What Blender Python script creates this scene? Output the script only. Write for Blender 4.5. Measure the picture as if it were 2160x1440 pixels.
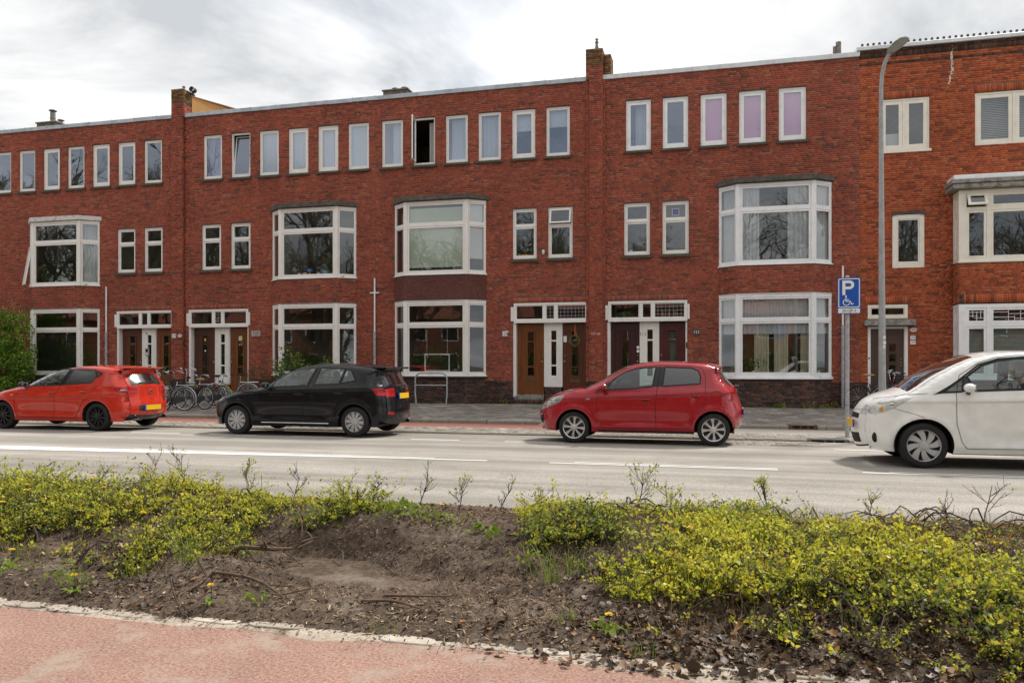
import bpy, bmesh, math, random
import numpy as np
from mathutils import Vector, Matrix
from math import pi, sin, cos, sqrt, radians, atan2
for _o in list(bpy.data.objects):
	bpy.data.objects.remove(_o)
SC = bpy.context.scene
COL = SC.collection
random.seed(7)
RNG = np.random.default_rng(7)
# ------------------------------------------------------------------ camera
cam = bpy.data.cameras.new("camera")
camo = bpy.data.objects.new("camera", cam)
COL.objects.link(camo)
cam.sensor_width = 36.0
cam.lens = 36.0 * 1650.0 / 2160.0
cam.shift_y = 50.0 / 2160.0
cam.clip_start = 0.1
cam.clip_end = 3000.0
camo.location = (0.0, -25.0, 1.42)
camo.rotation_euler = (pi / 2, 0.0, math.atan(420.0 / 1650.0))
SC.camera = camo
# ------------------------------------------------------------------ sky
SUN_EL, SUN_AZ = radians(53), radians(36)      # azimuth of the sun, clockwise from +Y
world = bpy.data.worlds.new("World")
SC.world = world
world.use_nodes = True
wn = world.node_tree.nodes
wl = world.node_tree.links
wn.clear()
w_out = wn.new("ShaderNodeOutputWorld")
w_bg = wn.new("ShaderNodeBackground")
w_bg.inputs[1].default_value = 1.0
w_sky = wn.new("ShaderNodeTexSky")
w_sky.sky_type = 'NISHITA'
w_sky.sun_disc = False
w_sky.sun_elevation = SUN_EL
w_sky.sun_rotation = SUN_AZ
w_sc = wn.new("ShaderNodeVectorMath"); w_sc.operation = 'SCALE'
w_sc.inputs["Scale"].default_value = 0.13
wl.new(w_sky.outputs[0], w_sc.inputs[0])
w_tc = wn.new("ShaderNodeTexCoord")
w_sep = wn.new("ShaderNodeSeparateXYZ")
wl.new(w_tc.outputs["Generated"], w_sep.inputs[0])
w_mx = wn.new("ShaderNodeMath"); w_mx.operation = 'MAXIMUM'; w_mx.inputs[1].default_value = 0.0
wl.new(w_sep.outputs[2], w_mx.inputs[0])
w_ad = wn.new("ShaderNodeMath"); w_ad.operation = 'ADD'; w_ad.inputs[1].default_value = 0.16
wl.new(w_mx.outputs[0], w_ad.inputs[0])
w_dx = wn.new("ShaderNodeMath"); w_dx.operation = 'DIVIDE'
w_dy = wn.new("ShaderNodeMath"); w_dy.operation = 'DIVIDE'
wl.new(w_sep.outputs[0], w_dx.inputs[0]); wl.new(w_ad.outputs[0], w_dx.inputs[1])
wl.new(w_sep.outputs[1], w_dy.inputs[0]); wl.new(w_ad.outputs[0], w_dy.inputs[1])
w_cb = wn.new("ShaderNodeCombineXYZ")
wl.new(w_dx.outputs[0], w_cb.inputs[0]); wl.new(w_dy.outputs[0], w_cb.inputs[1])
w_n1 = wn.new("ShaderNodeTexNoise")
w_n1.inputs["Scale"].default_value = 1.15; w_n1.inputs["Detail"].default_value = 9.0
w_n1.inputs["Roughness"].default_value = 0.56; w_n1.inputs["Distortion"].default_value = 0.5
wl.new(w_cb.outputs[0], w_n1.inputs["Vector"])
w_r1 = wn.new("ShaderNodeValToRGB")
_e = w_r1.color_ramp.elements
_e[0].position = 0.38; _e[0].color = (0.37, 0.385, 0.40, 1)
_e[1].position = 0.62; _e[1].color = (0.74, 0.73, 0.715, 1)
_m = _e.new(0.51); _m.color = (0.60, 0.60, 0.60, 1)
wl.new(w_n1.outputs["Fac"], w_r1.inputs[0])
w_n2 = wn.new("ShaderNodeTexNoise")
w_n2.inputs["Scale"].default_value = 0.55; w_n2.inputs["Detail"].default_value = 5.0
wl.new(w_cb.outputs[0], w_n2.inputs["Vector"])
w_r2 = wn.new("ShaderNodeValToRGB")
w_r2.color_ramp.elements[0].position = 0.30; w_r2.color_ramp.elements[0].color = (0.72, 0.72, 0.72, 1)
w_r2.color_ramp.elements[1].position = 0.50; w_r2.color_ramp.elements[1].color = (1, 1, 1, 1)
wl.new(w_n2.outputs["Fac"], w_r2.inputs[0])
w_mix = wn.new("ShaderNodeMix"); w_mix.data_type = 'RGBA'
wl.new(w_r2.outputs[0], w_mix.inputs[0])
wl.new(w_sc.outputs[0], w_mix.inputs[6]); wl.new(w_r1.outputs[0], w_mix.inputs[7])
wl.new(w_mix.outputs[2], w_bg.inputs[0]); wl.new(w_bg.outputs[0], w_out.inputs[0])
sunl = bpy.data.lights.new("sun", 'SUN')
sunl.energy = 2.4
sunl.angle = radians(7)
sunl.color = (1.0, 0.955, 0.89)
suno = bpy.data.objects.new("sun", sunl)
COL.objects.link(suno)
_sd = Vector((sin(SUN_AZ) * cos(SUN_EL), cos(SUN_AZ) * cos(SUN_EL), sin(SUN_EL)))
suno.rotation_euler = (-_sd).to_track_quat('-Z', 'Y').to_euler()
suno.location = (0, -20, 30)
SC.view_settings.view_transform = 'Standard'
SC.view_settings.look = 'None'
SC.view_settings.exposure = 0.80
SC.view_settings.gamma = 1.0
SC.view_settings.use_curve_mapping = False
# ------------------------------------------------------------------ materials
MATS = {}
def newmat(name):
	m = bpy.data.materials.new(name)
	m.use_nodes = True
	nt = m.node_tree
	nt.nodes.clear()
	out = nt.nodes.new("ShaderNodeOutputMaterial")
	MATS[name] = m
	return m, nt, out
def N(nt, typ, **kw):
	n = nt.nodes.new(typ)
	for k, v in kw.items():
		if k == 'inp':
			for a, b in v.items():
				n.inputs[a].default_value = b
		else:
			setattr(n, k, v)
	return n
def ramp(nt, stops, interp='LINEAR'):
	r = nt.nodes.new("ShaderNodeValToRGB")
	r.color_ramp.interpolation = interp
	el = r.color_ramp.elements
	while len(el) > 1:
		el.remove(el[-1])
	el[0].position = stops[0][0]
	el[0].color = (*stops[0][1], 1)
	for p, c in stops[1:]:
		e = el.new(p)
		e.color = (*c, 1)
	return r
def coords(nt, scale=(1, 1, 1)):
	tc = N(nt, "ShaderNodeTexCoord")
	mp = N(nt, "ShaderNodeMapping")
	mp.inputs["Scale"].default_value = scale
	nt.links.new(tc.outputs["Object"], mp.inputs[0])
	return mp
def noise(nt, vec, scale, detail=4, rough=0.55, dist=0.0):
	n = N(nt, "ShaderNodeTexNoise")
	n.inputs["Scale"].default_value = scale
	n.inputs["Detail"].default_value = detail
	n.inputs["Roughness"].default_value = rough
	n.inputs["Distortion"].default_value = dist
	if vec is not None:
		nt.links.new(vec.outputs[0], n.inputs["Vector"])
	return n
def mixc(nt, fac, a, b, blend='MIX'):
	m = N(nt, "ShaderNodeMix", data_type='RGBA', blend_type=blend)
	for s, v in ((0, fac), (6, a), (7, b)):
		if hasattr(v, 'is_linked') or hasattr(v, 'links'):
			nt.links.new(v, m.inputs[s])
		elif s == 0:
			m.inputs[0].default_value = v
		else:
			m.inputs[s].default_value = (*v, 1)
	return m.outputs[2]
def plain(name, col, rough=0.6, metal=0.0, spec=0.5, var=0.12, vscale=6.0, bump=0.0, bscale=60.0, coat=0.0, dirt=None, dirt_amt=0.5, dscale=2.5):
	"""Principled with a little noise in colour and relief."""
	if name in MATS:
		return MATS[name]
	m, nt, out = newmat(name)
	b = N(nt, "ShaderNodeBsdfPrincipled")
	b.inputs["Roughness"].default_value = rough
	b.inputs["Metallic"].default_value = metal
	b.inputs["Specular IOR Level"].default_value = spec
	b.inputs["Coat Weight"].default_value = coat
	b.inputs["Coat Roughness"].default_value = 0.04
	mp = coords(nt)
	n = noise(nt, mp, vscale, 5)
	lo = tuple(max(0, c * (1 - var)) for c in col)
	hi = tuple(min(1, c * (1 + var)) for c in col)
	r = ramp(nt, [(0.3, lo), (0.7, hi)])
	nt.links.new(n.outputs[0], r.inputs[0])
	c = r.outputs[0]
	if dirt:
		n2 = noise(nt, mp, dscale, 8, 0.65)
		r2 = ramp(nt, [(0.48, (0, 0, 0)), (0.72, (dirt_amt,) * 3)])
		nt.links.new(n2.outputs[0], r2.inputs[0])
		c = mixc(nt, r2.outputs[0], c, dirt)
	nt.links.new(c, b.inputs["Base Color"])
	if bump:
		nb = noise(nt, mp, bscale, 4)
		bp = N(nt, "ShaderNodeBump")
		bp.inputs["Strength"].default_value = bump
		bp.inputs["Distance"].default_value = 0.01
		nt.links.new(nb.outputs[0], bp.inputs["Height"])
		nt.links.new(bp.outputs[0], b.inputs["Normal"])
	nt.links.new(b.outputs[0], out.inputs[0])
	return m
def brickmat(name, stops, fleck=0.0, big=0.35, stain=(0.05, 0.04, 0.035), stain_amt=0.55):
	m, nt, out = newmat(name)
	b = N(nt, "ShaderNodeBsdfPrincipled")
	b.inputs["Roughness"].default_value = 0.88
	b.inputs["Specular IOR Level"].default_value = 0.25
	at = N(nt, "ShaderNodeAttribute", attribute_name="tint")
	oi = N(nt, "ShaderNodeObjectInfo")
	ad = N(nt, "ShaderNodeMath", operation='ADD')
	fr = N(nt, "ShaderNodeMath", operation='FRACT')
	nt.links.new(at.outputs["Fac"], ad.inputs[0])
	nt.links.new(oi.outputs["Random"], ad.inputs[1])
	nt.links.new(ad.outputs[0], fr.inputs[0])
	r = ramp(nt, stops)
	nt.links.new(fr.outputs[0], r.inputs[0])
	geo = N(nt, "ShaderNodeNewGeometry")
	mp = N(nt, "ShaderNodeMapping")
	nt.links.new(geo.outputs["Position"], mp.inputs[0])
	n1 = noise(nt, mp, 0.55, 6, 0.6)
	r1 = ramp(nt, [(0.3, (1 - big,) * 3), (0.7, (1 + big * 0.55,) * 3)])
	nt.links.new(n1.outputs[0], r1.inputs[0])
	c = mixc(nt, 1.0, r.outputs[0], r1.outputs[0], 'MULTIPLY')
	n2 = noise(nt, mp, 24.0, 6, 0.7)
	r2 = ramp(nt, [(0.25, (0.72,) * 3), (0.75, (1.25,) * 3)])
	nt.links.new(n2.outputs[0], r2.inputs[0])
	c = mixc(nt, 1.0, c, r2.outputs[0], 'MULTIPLY')
	mp2 = N(nt, "ShaderNodeMapping")
	mp2.inputs["Scale"].default_value = (1.7, 1.7, 0.45)
	nt.links.new(geo.outputs["Position"], mp2.inputs[0])
	n3 = noise(nt, mp2, 1.5, 8, 0.68)
	r3 = ramp(nt, [(0.56, (0, 0, 0)), (0.78, (stain_amt,) * 3)])
	nt.links.new(n3.outputs[0], r3.inputs[0])
	c = mixc(nt, r3.outputs[0], c, stain)
	if fleck:
		n4 = noise(nt, mp, 7.0, 3, 0.75)
		r4 = ramp(nt, [(0.735 - fleck, (0, 0, 0)), (0.75, (0.8,) * 3)])
		nt.links.new(n4.outputs[0], r4.inputs[0])
		c = mixc(nt, r4.outputs[0], c, (0.5, 0.46, 0.42))
	nt.links.new(c, b.inputs["Base Color"])
	bp = N(nt, "ShaderNodeBump")
	bp.inputs["Strength"].default_value = 0.5
	bp.inputs["Distance"].default_value = 0.006
	nt.links.new(n2.outputs[0], bp.inputs["Height"])
	nt.links.new(bp.outputs[0], b.inputs["Normal"])
	nt.links.new(b.outputs[0], out.inputs[0])
	return m
def glassmat(name, tint=(0.86, 0.9, 0.89), refl=1.9, base=0.05, gl=(1, 1, 1), wav=0.0, rough=0.012):
	m, nt, out = newmat(name)
	t = N(nt, "ShaderNodeBsdfTransparent")
	t.inputs[0].default_value = (*tint, 1)
	g = N(nt, "ShaderNodeBsdfGlossy")
	g.inputs["Roughness"].default_value = rough
	g.inputs[0].default_value = (*gl, 1)
	lw = N(nt, "ShaderNodeLayerWeight")
	lw.inputs[0].default_value = 0.5
	pw = N(nt, "ShaderNodeMath", operation='POWER')
	pw.inputs[1].default_value = 4.0
	nt.links.new(lw.outputs["Facing"], pw.inputs[0])
	sc_ = N(nt, "ShaderNodeMath", operation='MULTIPLY_ADD')
	sc_.inputs[1].default_value = 0.96
	sc_.inputs[2].default_value = 0.04
	nt.links.new(pw.outputs[0], sc_.inputs[0])
	ma = N(nt, "ShaderNodeMath", operation='MULTIPLY_ADD', use_clamp=True)
	ma.inputs[1].default_value = refl
	ma.inputs[2].default_value = base
	nt.links.new(sc_.outputs[0], ma.inputs[0])
	if wav:
		mp = coords(nt)
		n = noise(nt, mp, 1.6, 2, 0.4)
		bp = N(nt, "ShaderNodeBump")
		bp.inputs["Strength"].default_value = wav
		bp.inputs["Distance"].default_value = 0.02
		nt.links.new(n.outputs[0], bp.inputs["Height"])
		nt.links.new(bp.outputs[0], g.inputs["Normal"])
	mx = N(nt, "ShaderNodeMixShader")
	nt.links.new(ma.outputs[0], mx.inputs[0])
	nt.links.new(t.outputs[0], mx.inputs[1])
	nt.links.new(g.outputs[0], mx.inputs[2])
	nt.links.new(mx.outputs[0], out.inputs[0])
	return m
def clothmat(name, col, transl=0.35, var=0.08):
	m, nt, out = newmat(name)
	d = N(nt, "ShaderNodeBsdfDiffuse")
	t = N(nt, "ShaderNodeBsdfTranslucent")
	mp = coords(nt)
	n = noise(nt, mp, 40.0, 3)
	r = ramp(nt, [(0.3, tuple(c * (1 - var) for c in col)), (0.7, col)])
	nt.links.new(n.outputs[0], r.inputs[0])
	nt.links.new(r.outputs[0], d.inputs[0])
	nt.links.new(r.outputs[0], t.inputs[0])
	mx = N(nt, "ShaderNodeMixShader")
	mx.inputs[0].default_value = transl
	nt.links.new(d.outputs[0], mx.inputs[1])
	nt.links.new(t.outputs[0], mx.inputs[2])
	nt.links.new(mx.outputs[0], out.inputs[0])
	return m
def leafmat(name, stops, transl=0.4, gloss=0.25):
	"""leaf colour picked by the per-leaf attribute 'tint'"""
	m, nt, out = newmat(name)
	at = N(nt, "ShaderNodeAttribute", attribute_name="tint")
	r = ramp(nt, stops)
	nt.links.new(at.outputs["Fac"], r.inputs[0])
	d = N(nt, "ShaderNodeBsdfPrincipled")
	d.inputs["Roughness"].default_value = 0.45
	d.inputs["Specular IOR Level"].default_value = gloss
	t = N(nt, "ShaderNodeBsdfTranslucent")
	nt.links.new(r.outputs[0], d.inputs["Base Color"])
	nt.links.new(r.outputs[0], t.inputs[0])
	mx = N(nt, "ShaderNodeMixShader")
	mx.inputs[0].default_value = transl
	nt.links.new(d.outputs[0], mx.inputs[1])
	nt.links.new(t.outputs[0], mx.inputs[2])
	nt.links.new(mx.outputs[0], out.inputs[0])
	return m
def groundmat(name, cols, scale=3.0, fine=90.0, fine_amt=0.3, rough=0.9, bump=0.3, streak=None, patch=None, speck=None):
	"""asphalt-like surface: base noise, fine aggregate, optional streaks along x, light patches, specks"""
	m, nt, out = newmat(name)
	b = N(nt, "ShaderNodeBsdfPrincipled")
	b.inputs["Roughness"].default_value = rough
	b.inputs["Specular IOR Level"].default_value = 0.2
	geo = N(nt, "ShaderNodeNewGeometry")
	mp = N(nt, "ShaderNodeMapping")
	nt.links.new(geo.outputs["Position"], mp.inputs[0])
	n1 = noise(nt, mp, scale, 7, 0.6)
	r1 = ramp(nt, [(0.3, cols[0]), (0.7, cols[1])])
	nt.links.new(n1.outputs[0], r1.inputs[0])
	c = r1.outputs[0]
	if streak:
		mps = N(nt, "ShaderNodeMapping")
		mps.inputs["Scale"].default_value = (0.06, 1.0, 1.0)
		nt.links.new(geo.outputs["Position"], mps.inputs[0])
		ns = noise(nt, mps, streak[0], 4, 0.6)
		rs = ramp(nt, [(0.35, (1 - streak[1],) * 3), (0.65, (1 + streak[1] * 0.6,) * 3)])
		nt.links.new(ns.outputs[0], rs.inputs[0])
		c = mixc(nt, 1.0, c, rs.outputs[0], 'MULTIPLY')
	nf = noise(nt, mp, fine, 3, 0.8)
	rf = ramp(nt, [(0.3, (1 - fine_amt,) * 3), (0.7, (1 + fine_amt,) * 3)])
	nt.links.new(nf.outputs[0], rf.inputs[0])
	c = mixc(nt, 1.0, c, rf.outputs[0], 'MULTIPLY')
	if patch:
		np_ = noise(nt, mp, patch[1], 9, 0.72)
		rp = ramp(nt, [(patch[2], (0, 0, 0)), (patch[2] + 0.1, (patch[3],) * 3)])
		nt.links.new(np_.outputs[0], rp.inputs[0])
		c = mixc(nt, rp.outputs[0], c, patch[0])
	if speck:
		nv = N(nt, "ShaderNodeTexVoronoi")
		nv.inputs["Scale"].default_value = speck[1]
		nt.links.new(mp.outputs[0], nv.inputs["Vector"])
		rv = ramp(nt, [(speck[2], (speck[3],) * 3), (speck[2] + 0.06, (0, 0, 0))])
		nt.links.new(nv.outputs["Distance"], rv.inputs[0])
		c = mixc(nt, rv.outputs[0], c, speck[0])
	nt.links.new(c, b.inputs["Base Color"])
	bp = N(nt, "ShaderNodeBump")
	bp.inputs["Strength"].default_value = bump
	bp.inputs["Distance"].default_value = 0.006
	nt.links.new(nf.outputs[0], bp.inputs["Height"])
	nt.links.new(bp.outputs[0], b.inputs["Normal"])
	nt.links.new(b.outputs[0], out.inputs[0])
	return m
def woodmat(name, c0, c1, rough=0.35):
	m, nt, out = newmat(name)
	b = N(nt, "ShaderNodeBsdfPrincipled")
	b.inputs["Roughness"].default_value = rough
	mp = coords(nt, (14, 14, 0.9))
	n = noise(nt, mp, 2.2, 6, 0.6, 0.6)
	r = ramp(nt, [(0.28, c0), (0.72, c1)])
	nt.links.new(n.outputs[0], r.inputs[0])
	nt.links.new(r.outputs[0], b.inputs["Base Color"])
	nt.links.new(b.outputs[0], out.inputs[0])
	return m
def paintmat(name, col, rough=0.25, coat=1.0, metal=0.0, flake=0.0, edge=None):
	m, nt, out = newmat(name)
	b = N(nt, "ShaderNodeBsdfPrincipled")
	b.inputs["Base Color"].default_value = (*col, 1)
	b.inputs["Roughness"].default_value = rough
	b.inputs["Metallic"].default_value = metal
	b.inputs["Coat Weight"].default_value = coat
	b.inputs["Specular IOR Level"].default_value = 0.15
	b.inputs["Coat Roughness"].default_value = 0.02
	mp = coords(nt)
	# road film: dust that grows in a noisy band, part of the paint's own state
	n = noise(nt, mp, 5.0, 6)
	r = ramp(nt, [(0.35, tuple(c * 0.93 for c in col)), (0.7, tuple(min(1, c * 1.07 + 0.004) for c in col))])
	nt.links.new(n.outputs[0], r.inputs[0])
	nt.links.new(r.outputs[0], b.inputs["Base Color"])
	nt.links.new(b.outputs[0], out.inputs[0])
	return m
M_white = plain("white_paint", (0.85, 0.83, 0.79), 0.42, var=0.05, vscale=3, dirt=(0.45, 0.41, 0.34), dirt_amt=0.35, dscale=3.0)
M_white2 = plain("bright_white_paint", (0.87, 0.875, 0.88), 0.4, var=0.04, vscale=3, dirt=(0.5, 0.48, 0.43), dirt_amt=0.3, dscale=4.0)
M_cream = plain("cream_paint", (0.83, 0.785, 0.68), 0.45, var=0.05, vscale=3, dirt=(0.5, 0.45, 0.35), dirt_amt=0.3)
M_zinc = plain("zinc", (0.42, 0.46, 0.50), 0.45, metal=0.35, var=0.22, vscale=2.2, dirt=(0.2, 0.2, 0.2), dirt_amt=0.55, dscale=5)
M_zincw = plain("pale_zinc", (0.66, 0.68, 0.70), 0.45, metal=0.1, var=0.12, vscale=2.2, dirt=(0.3, 0.3, 0.3), dirt_amt=0.4, dscale=5)
M_sill = plain("sill_stone", (0.085, 0.07, 0.055), 0.9, var=0.35, vscale=14, bump=0.6, bscale=40, dirt=(0.13, 0.12, 0.06), dirt_amt=0.7, dscale=9)
M_slab = plain("bay_slab", (0.085, 0.075, 0.065), 0.9, var=0.4, vscale=7, bump=0.5, bscale=30, dirt=(0.2, 0.19, 0.15), dirt_amt=0.5, dscale=6)
M_slate = plain("black_sill_stone", (0.035, 0.037, 0.042), 0.5, var=0.2)
M_mortar = plain("mortar", (0.17, 0.125, 0.098), 0.95, var=0.35, vscale=3, bump=0.3, bscale=120)
M_mortar_d = plain("mortar_grey", (0.20, 0.17, 0.15), 0.95, var=0.3, vscale=3)
M_mossy = plain("weathered_concrete", (0.30, 0.28, 0.25), 0.95, var=0.3, vscale=10, bump=0.6, bscale=30, dirt=(0.045, 0.042, 0.03), dirt_amt=0.9, dscale=7)
M_roof = plain("roof_felt", (0.06, 0.06, 0.06), 0.95)
M_room = plain("room_wall", (0.30, 0.27, 0.23), 0.9)
M_roomd = plain("room_floor", (0.12, 0.08, 0.05), 0.7)
M_black = plain("black_rubber", (0.014, 0.014, 0.015), 0.75, var=0.1)
M_blackgloss = plain("black_gloss", (0.008, 0.008, 0.009), 0.12, var=0.1)
M_tyre = plain("tyre_rubber", (0.017, 0.0165, 0.016), 0.85, var=0.25, vscale=20, bump=0.3, bscale=80)
M_dkplastic = plain("dark_plastic", (0.03, 0.03, 0.032), 0.55)
M_chrome = plain("chrome", (0.75, 0.76, 0.78), 0.16, metal=1.0, var=0.05)
M_alu = plain("brushed_alloy", (0.62, 0.62, 0.63), 0.3, metal=0.8, var=0.08)
M_silver = plain("silver_hubcap", (0.50, 0.50, 0.51), 0.35, metal=0.35, var=0.06)
M_galv = plain("galvanised_steel", (0.40, 0.42, 0.44), 0.5, metal=0.45, var=0.22, vscale=14, dirt=(0.25, 0.25, 0.25), dirt_amt=0.4, dscale=9)
M_lamp = plain("lamp_post_paint", (0.36, 0.37, 0.375), 0.55, metal=0.2, var=0.14, vscale=9, dirt=(0.2, 0.19, 0.17), dirt_amt=0.45, dscale=3)
M_glass = glassmat("window_glass", (0.92, 0.95, 0.94), 1.9, 0.045, (0.92, 0.96, 1.0), 0.045)
M_glass_up = glassmat("sky_tinted_window_glass", (0.88, 0.92, 0.94), 2.4, 0.12, (0.76, 0.85, 1.0), 0.06)  # blue of the mirrored sky put into the gloss colour, reflection raised
M_glass_d = glassmat("door_glass", (0.42, 0.46, 0.45), 1.6, 0.03)
M_glass_car = glassmat("car_glass", (0.66, 0.76, 0.74), 1.7, 0.03)
M_glass_tint = glassmat("tinted_car_glass", (0.10, 0.12, 0.13), 1.7, 0.05, rough=0.12)
M_glass_lamp = glassmat("lamp_glass", (0.85, 0.87, 0.88), 1.5, 0.04)
M_curtain = clothmat("sheer_curtain", (0.80, 0.81, 0.84), 0.45)
M_curtc = clothmat("cream_curtain", (0.72, 0.66, 0.50), 0.35)
M_pink = clothmat("pink_blind", (0.80, 0.33, 0.50), 0.25)
M_mint = clothmat("pale_green_blind", (0.62, 0.68, 0.56), 0.3)
M_lav = clothmat("lavender_blind", (0.50, 0.50, 0.66), 0.3)
M_wblind = clothmat("white_blind", (0.74, 0.75, 0.76), 0.3)
M_gblind = clothmat("grey_green_blind", (0.36, 0.42, 0.40), 0.2)
M_dblind = clothmat("dark_blind", (0.045, 0.05, 0.045), 0.05)
M_leaf_pot = leafmat("houseplant_leaf", [(0, (0.03, 0.07, 0.015)), (0.6, (0.07, 0.15, 0.03)), (1, (0.20, 0.26, 0.06))])
M_hedge = leafmat("hedge_leaf", [(0, (0.05, 0.11, 0.015)), (0.5, (0.14, 0.27, 0.032)), (0.85, (0.29, 0.43, 0.055)), (1, (0.42, 0.52, 0.08))])
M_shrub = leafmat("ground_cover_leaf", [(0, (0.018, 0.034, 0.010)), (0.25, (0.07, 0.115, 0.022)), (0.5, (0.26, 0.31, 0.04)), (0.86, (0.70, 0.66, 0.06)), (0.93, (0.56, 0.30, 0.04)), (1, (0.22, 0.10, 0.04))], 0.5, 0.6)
M_grass = leafmat("grass_blade", [(0, (0.10, 0.17, 0.025)), (0.6, (0.27, 0.36, 0.05)), (1, (0.42, 0.38, 0.14))], 0.45)
M_petal = plain("dandelion_petal", (0.80, 0.52, 0.01), 0.7, var=0.15, vscale=60)
M_bark = plain("twig_bark", (0.075, 0.052, 0.038), 0.9, var=0.35, vscale=30)
M_bark2 = plain("fallen_branch_bark", (0.13, 0.085, 0.055), 0.9, var=0.35, vscale=20, bump=0.5, bscale=60)
M_treebark = plain("tree_bark", (0.15, 0.125, 0.095), 0.95, var=0.35, vscale=4, bump=0.5, bscale=20)
M_chips = leafmat("wood_chip", [(0, (0.05, 0.034, 0.022)), (0.4, (0.14, 0.09, 0.055)), (0.8, (0.30, 0.21, 0.13)), (1, (0.50, 0.39, 0.26))], 0.0, 0.1)
M_dryleaf = leafmat("dry_leaf", [(0, (0.06, 0.042, 0.03)), (0.5, (0.13, 0.09, 0.062)), (0.85, (0.26, 0.165, 0.10)), (1, (0.36, 0.17, 0.06))], 0.1, 0.3)
M_plate = plain("yellow_plate", (0.80, 0.46, 0.01), 0.4, var=0.03)
M_plateb = plain("plate_blue", (0.02, 0.08, 0.40), 0.4)
M_red_l = plain("red_lens", (0.42, 0.012, 0.015), 0.12, var=0.1)
M_lens = plain("clear_lens", (0.30, 0.30, 0.30), 0.08, var=0.2, vscale=14)
M_amber = plain("amber_lens", (0.75, 0.32, 0.03), 0.2)
M_signblue = plain("sign_blue", (0.006, 0.085, 0.42), 0.35, var=0.05)
M_signwhite = plain("sign_white", (0.80, 0.80, 0.78), 0.4, var=0.03)
M_ink = plain("black_ink", (0.012, 0.012, 0.012), 0.6)
M_brass = plain("brass", (0.50, 0.36, 0.14), 0.3, metal=0.9)
M_w_or = woodmat("orange_varnished_wood", (0.10, 0.028, 0.006), (0.24, 0.078, 0.014))
M_w_rb = woodmat("red_brown_varnished_wood", (0.06, 0.016, 0.007), (0.14, 0.04, 0.014))
M_w_dk = woodmat("dark_brown_wood", (0.045, 0.016, 0.009), (0.10, 0.034, 0.014))
M_w_pu = plain("aubergine_door_paint", (0.045, 0.012, 0.015), 0.3, var=0.15)
M_w_rd = plain("oxblood_door_paint", (0.075, 0.013, 0.012), 0.35, var=0.2)
M_w_br = plain("brown_door_paint", (0.085, 0.045, 0.036), 0.4, var=0.12)
M_terra = plain("terracotta", (0.32, 0.12, 0.06), 0.8)
M_pot = plain("white_pot", (0.7, 0.7, 0.68), 0.3)
M_potg = plain("green_pot", (0.14, 0.26, 0.20), 0.3)
M_blue = plain("blue_enamel", (0.03, 0.20, 0.50), 0.3)
M_yellow = plain("yellow_enamel", (0.60, 0.36, 0.04), 0.3)
M_tan = plain("tan_leather", (0.42, 0.26, 0.13), 0.5)
M_orangebox = plain("ochre_cladding", (0.55, 0.27, 0.075), 0.6, var=0.06)
M_flue = plain("weathered_flue", (0.26, 0.24, 0.20), 0.7, metal=0.3, var=0.35, vscale=12, dirt=(0.12, 0.09, 0.05), dirt_amt=0.7, dscale=9)
BR_main = brickmat("red_brown_brick", [(0.0, (0.16, 0.068, 0.052)), (0.07, (0.23, 0.076, 0.053)), (0.24, (0.33, 0.086, 0.053)), (0.62, (0.395, 0.094, 0.056)), (0.86, (0.42, 0.112, 0.064)), (1.0, (0.40, 0.155, 0.10))], 0.02, 0.24, stain_amt=0.55)
BR_orange = brickmat("orange_red_brick", [(0.0, (0.20, 0.060, 0.036)), (0.12, (0.31, 0.076, 0.036)), (0.4, (0.44, 0.098, 0.040)), (0.8, (0.51, 0.122, 0.046)), (1.0, (0.52, 0.155, 0.065))], 0.03, 0.2, stain_amt=0.35)
BR_dark = brickmat("dark_plinth_brick", [(0.0, (0.035, 0.028, 0.028)), (0.35, (0.065, 0.042, 0.038)), (0.7, (0.105, 0.058, 0.046)), (1.0, (0.17, 0.078, 0.052))], 0.02)
BR_paint = brickmat("brown_painted_brick", [(0.0, (0.15, 0.052, 0.044)), (1.0, (0.175, 0.062, 0.052))], 0.0, 0.12)
BR_brown = brickmat("brown_cornice_brick", [(0.0, (0.055, 0.032, 0.026)), (0.5, (0.10, 0.05, 0.036)), (1.0, (0.15, 0.07, 0.045))], 0.02)
BR_moss = brickmat("mossy_chimney_brick", [(0.0, (0.09, 0.055, 0.03)), (0.5, (0.19, 0.095, 0.045)), (1.0, (0.28, 0.16, 0.06))], 0.0)
BR_far = brickmat("far_house_brick", [(0.0, (0.16, 0.06, 0.04)), (1.0, (0.30, 0.10, 0.06))], 0.0)
G_road = groundmat("asphalt_road", ((0.285, 0.262, 0.23), (0.36, 0.332, 0.293)), 0.6, 55, 0.45, 0.88, 0.5, streak=(1.2, 0.30), patch=((0.21, 0.195, 0.17), 0.9, 0.54, 0.55))
G_park = groundmat("parking_asphalt", ((0.25, 0.225, 0.20), (0.34, 0.31, 0.27)), 0.8, 70, 0.3, 0.9, 0.35, streak=(2.0, 0.2))
G_path = groundmat("red_asphalt", ((0.28, 0.165, 0.13), (0.345, 0.21, 0.163)), 2.2, 60, 0.55, 0.9, 0.5, patch=((0.36, 0.30, 0.24), 1.9, 0.515, 0.7), speck=((0.50, 0.42, 0.35), 50, 0.13, 0.6))
G_pathf = groundmat("red_cycle_path", ((0.26, 0.115, 0.092), (0.32, 0.145, 0.115)), 1.2, 85, 0.2, 0.9, 0.3)
G_grey = groundmat("grey_paving", ((0.27, 0.25, 0.225), (0.34, 0.315, 0.28)), 1.2, 85, 0.2, 0.9, 0.3)
G_kerb = groundmat("kerb_concrete", ((0.22, 0.20, 0.165), (0.33, 0.30, 0.25)), 2.5, 70, 0.3, 0.95, 0.5, patch=((0.11, 0.10, 0.075), 5, 0.55, 0.7))
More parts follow.
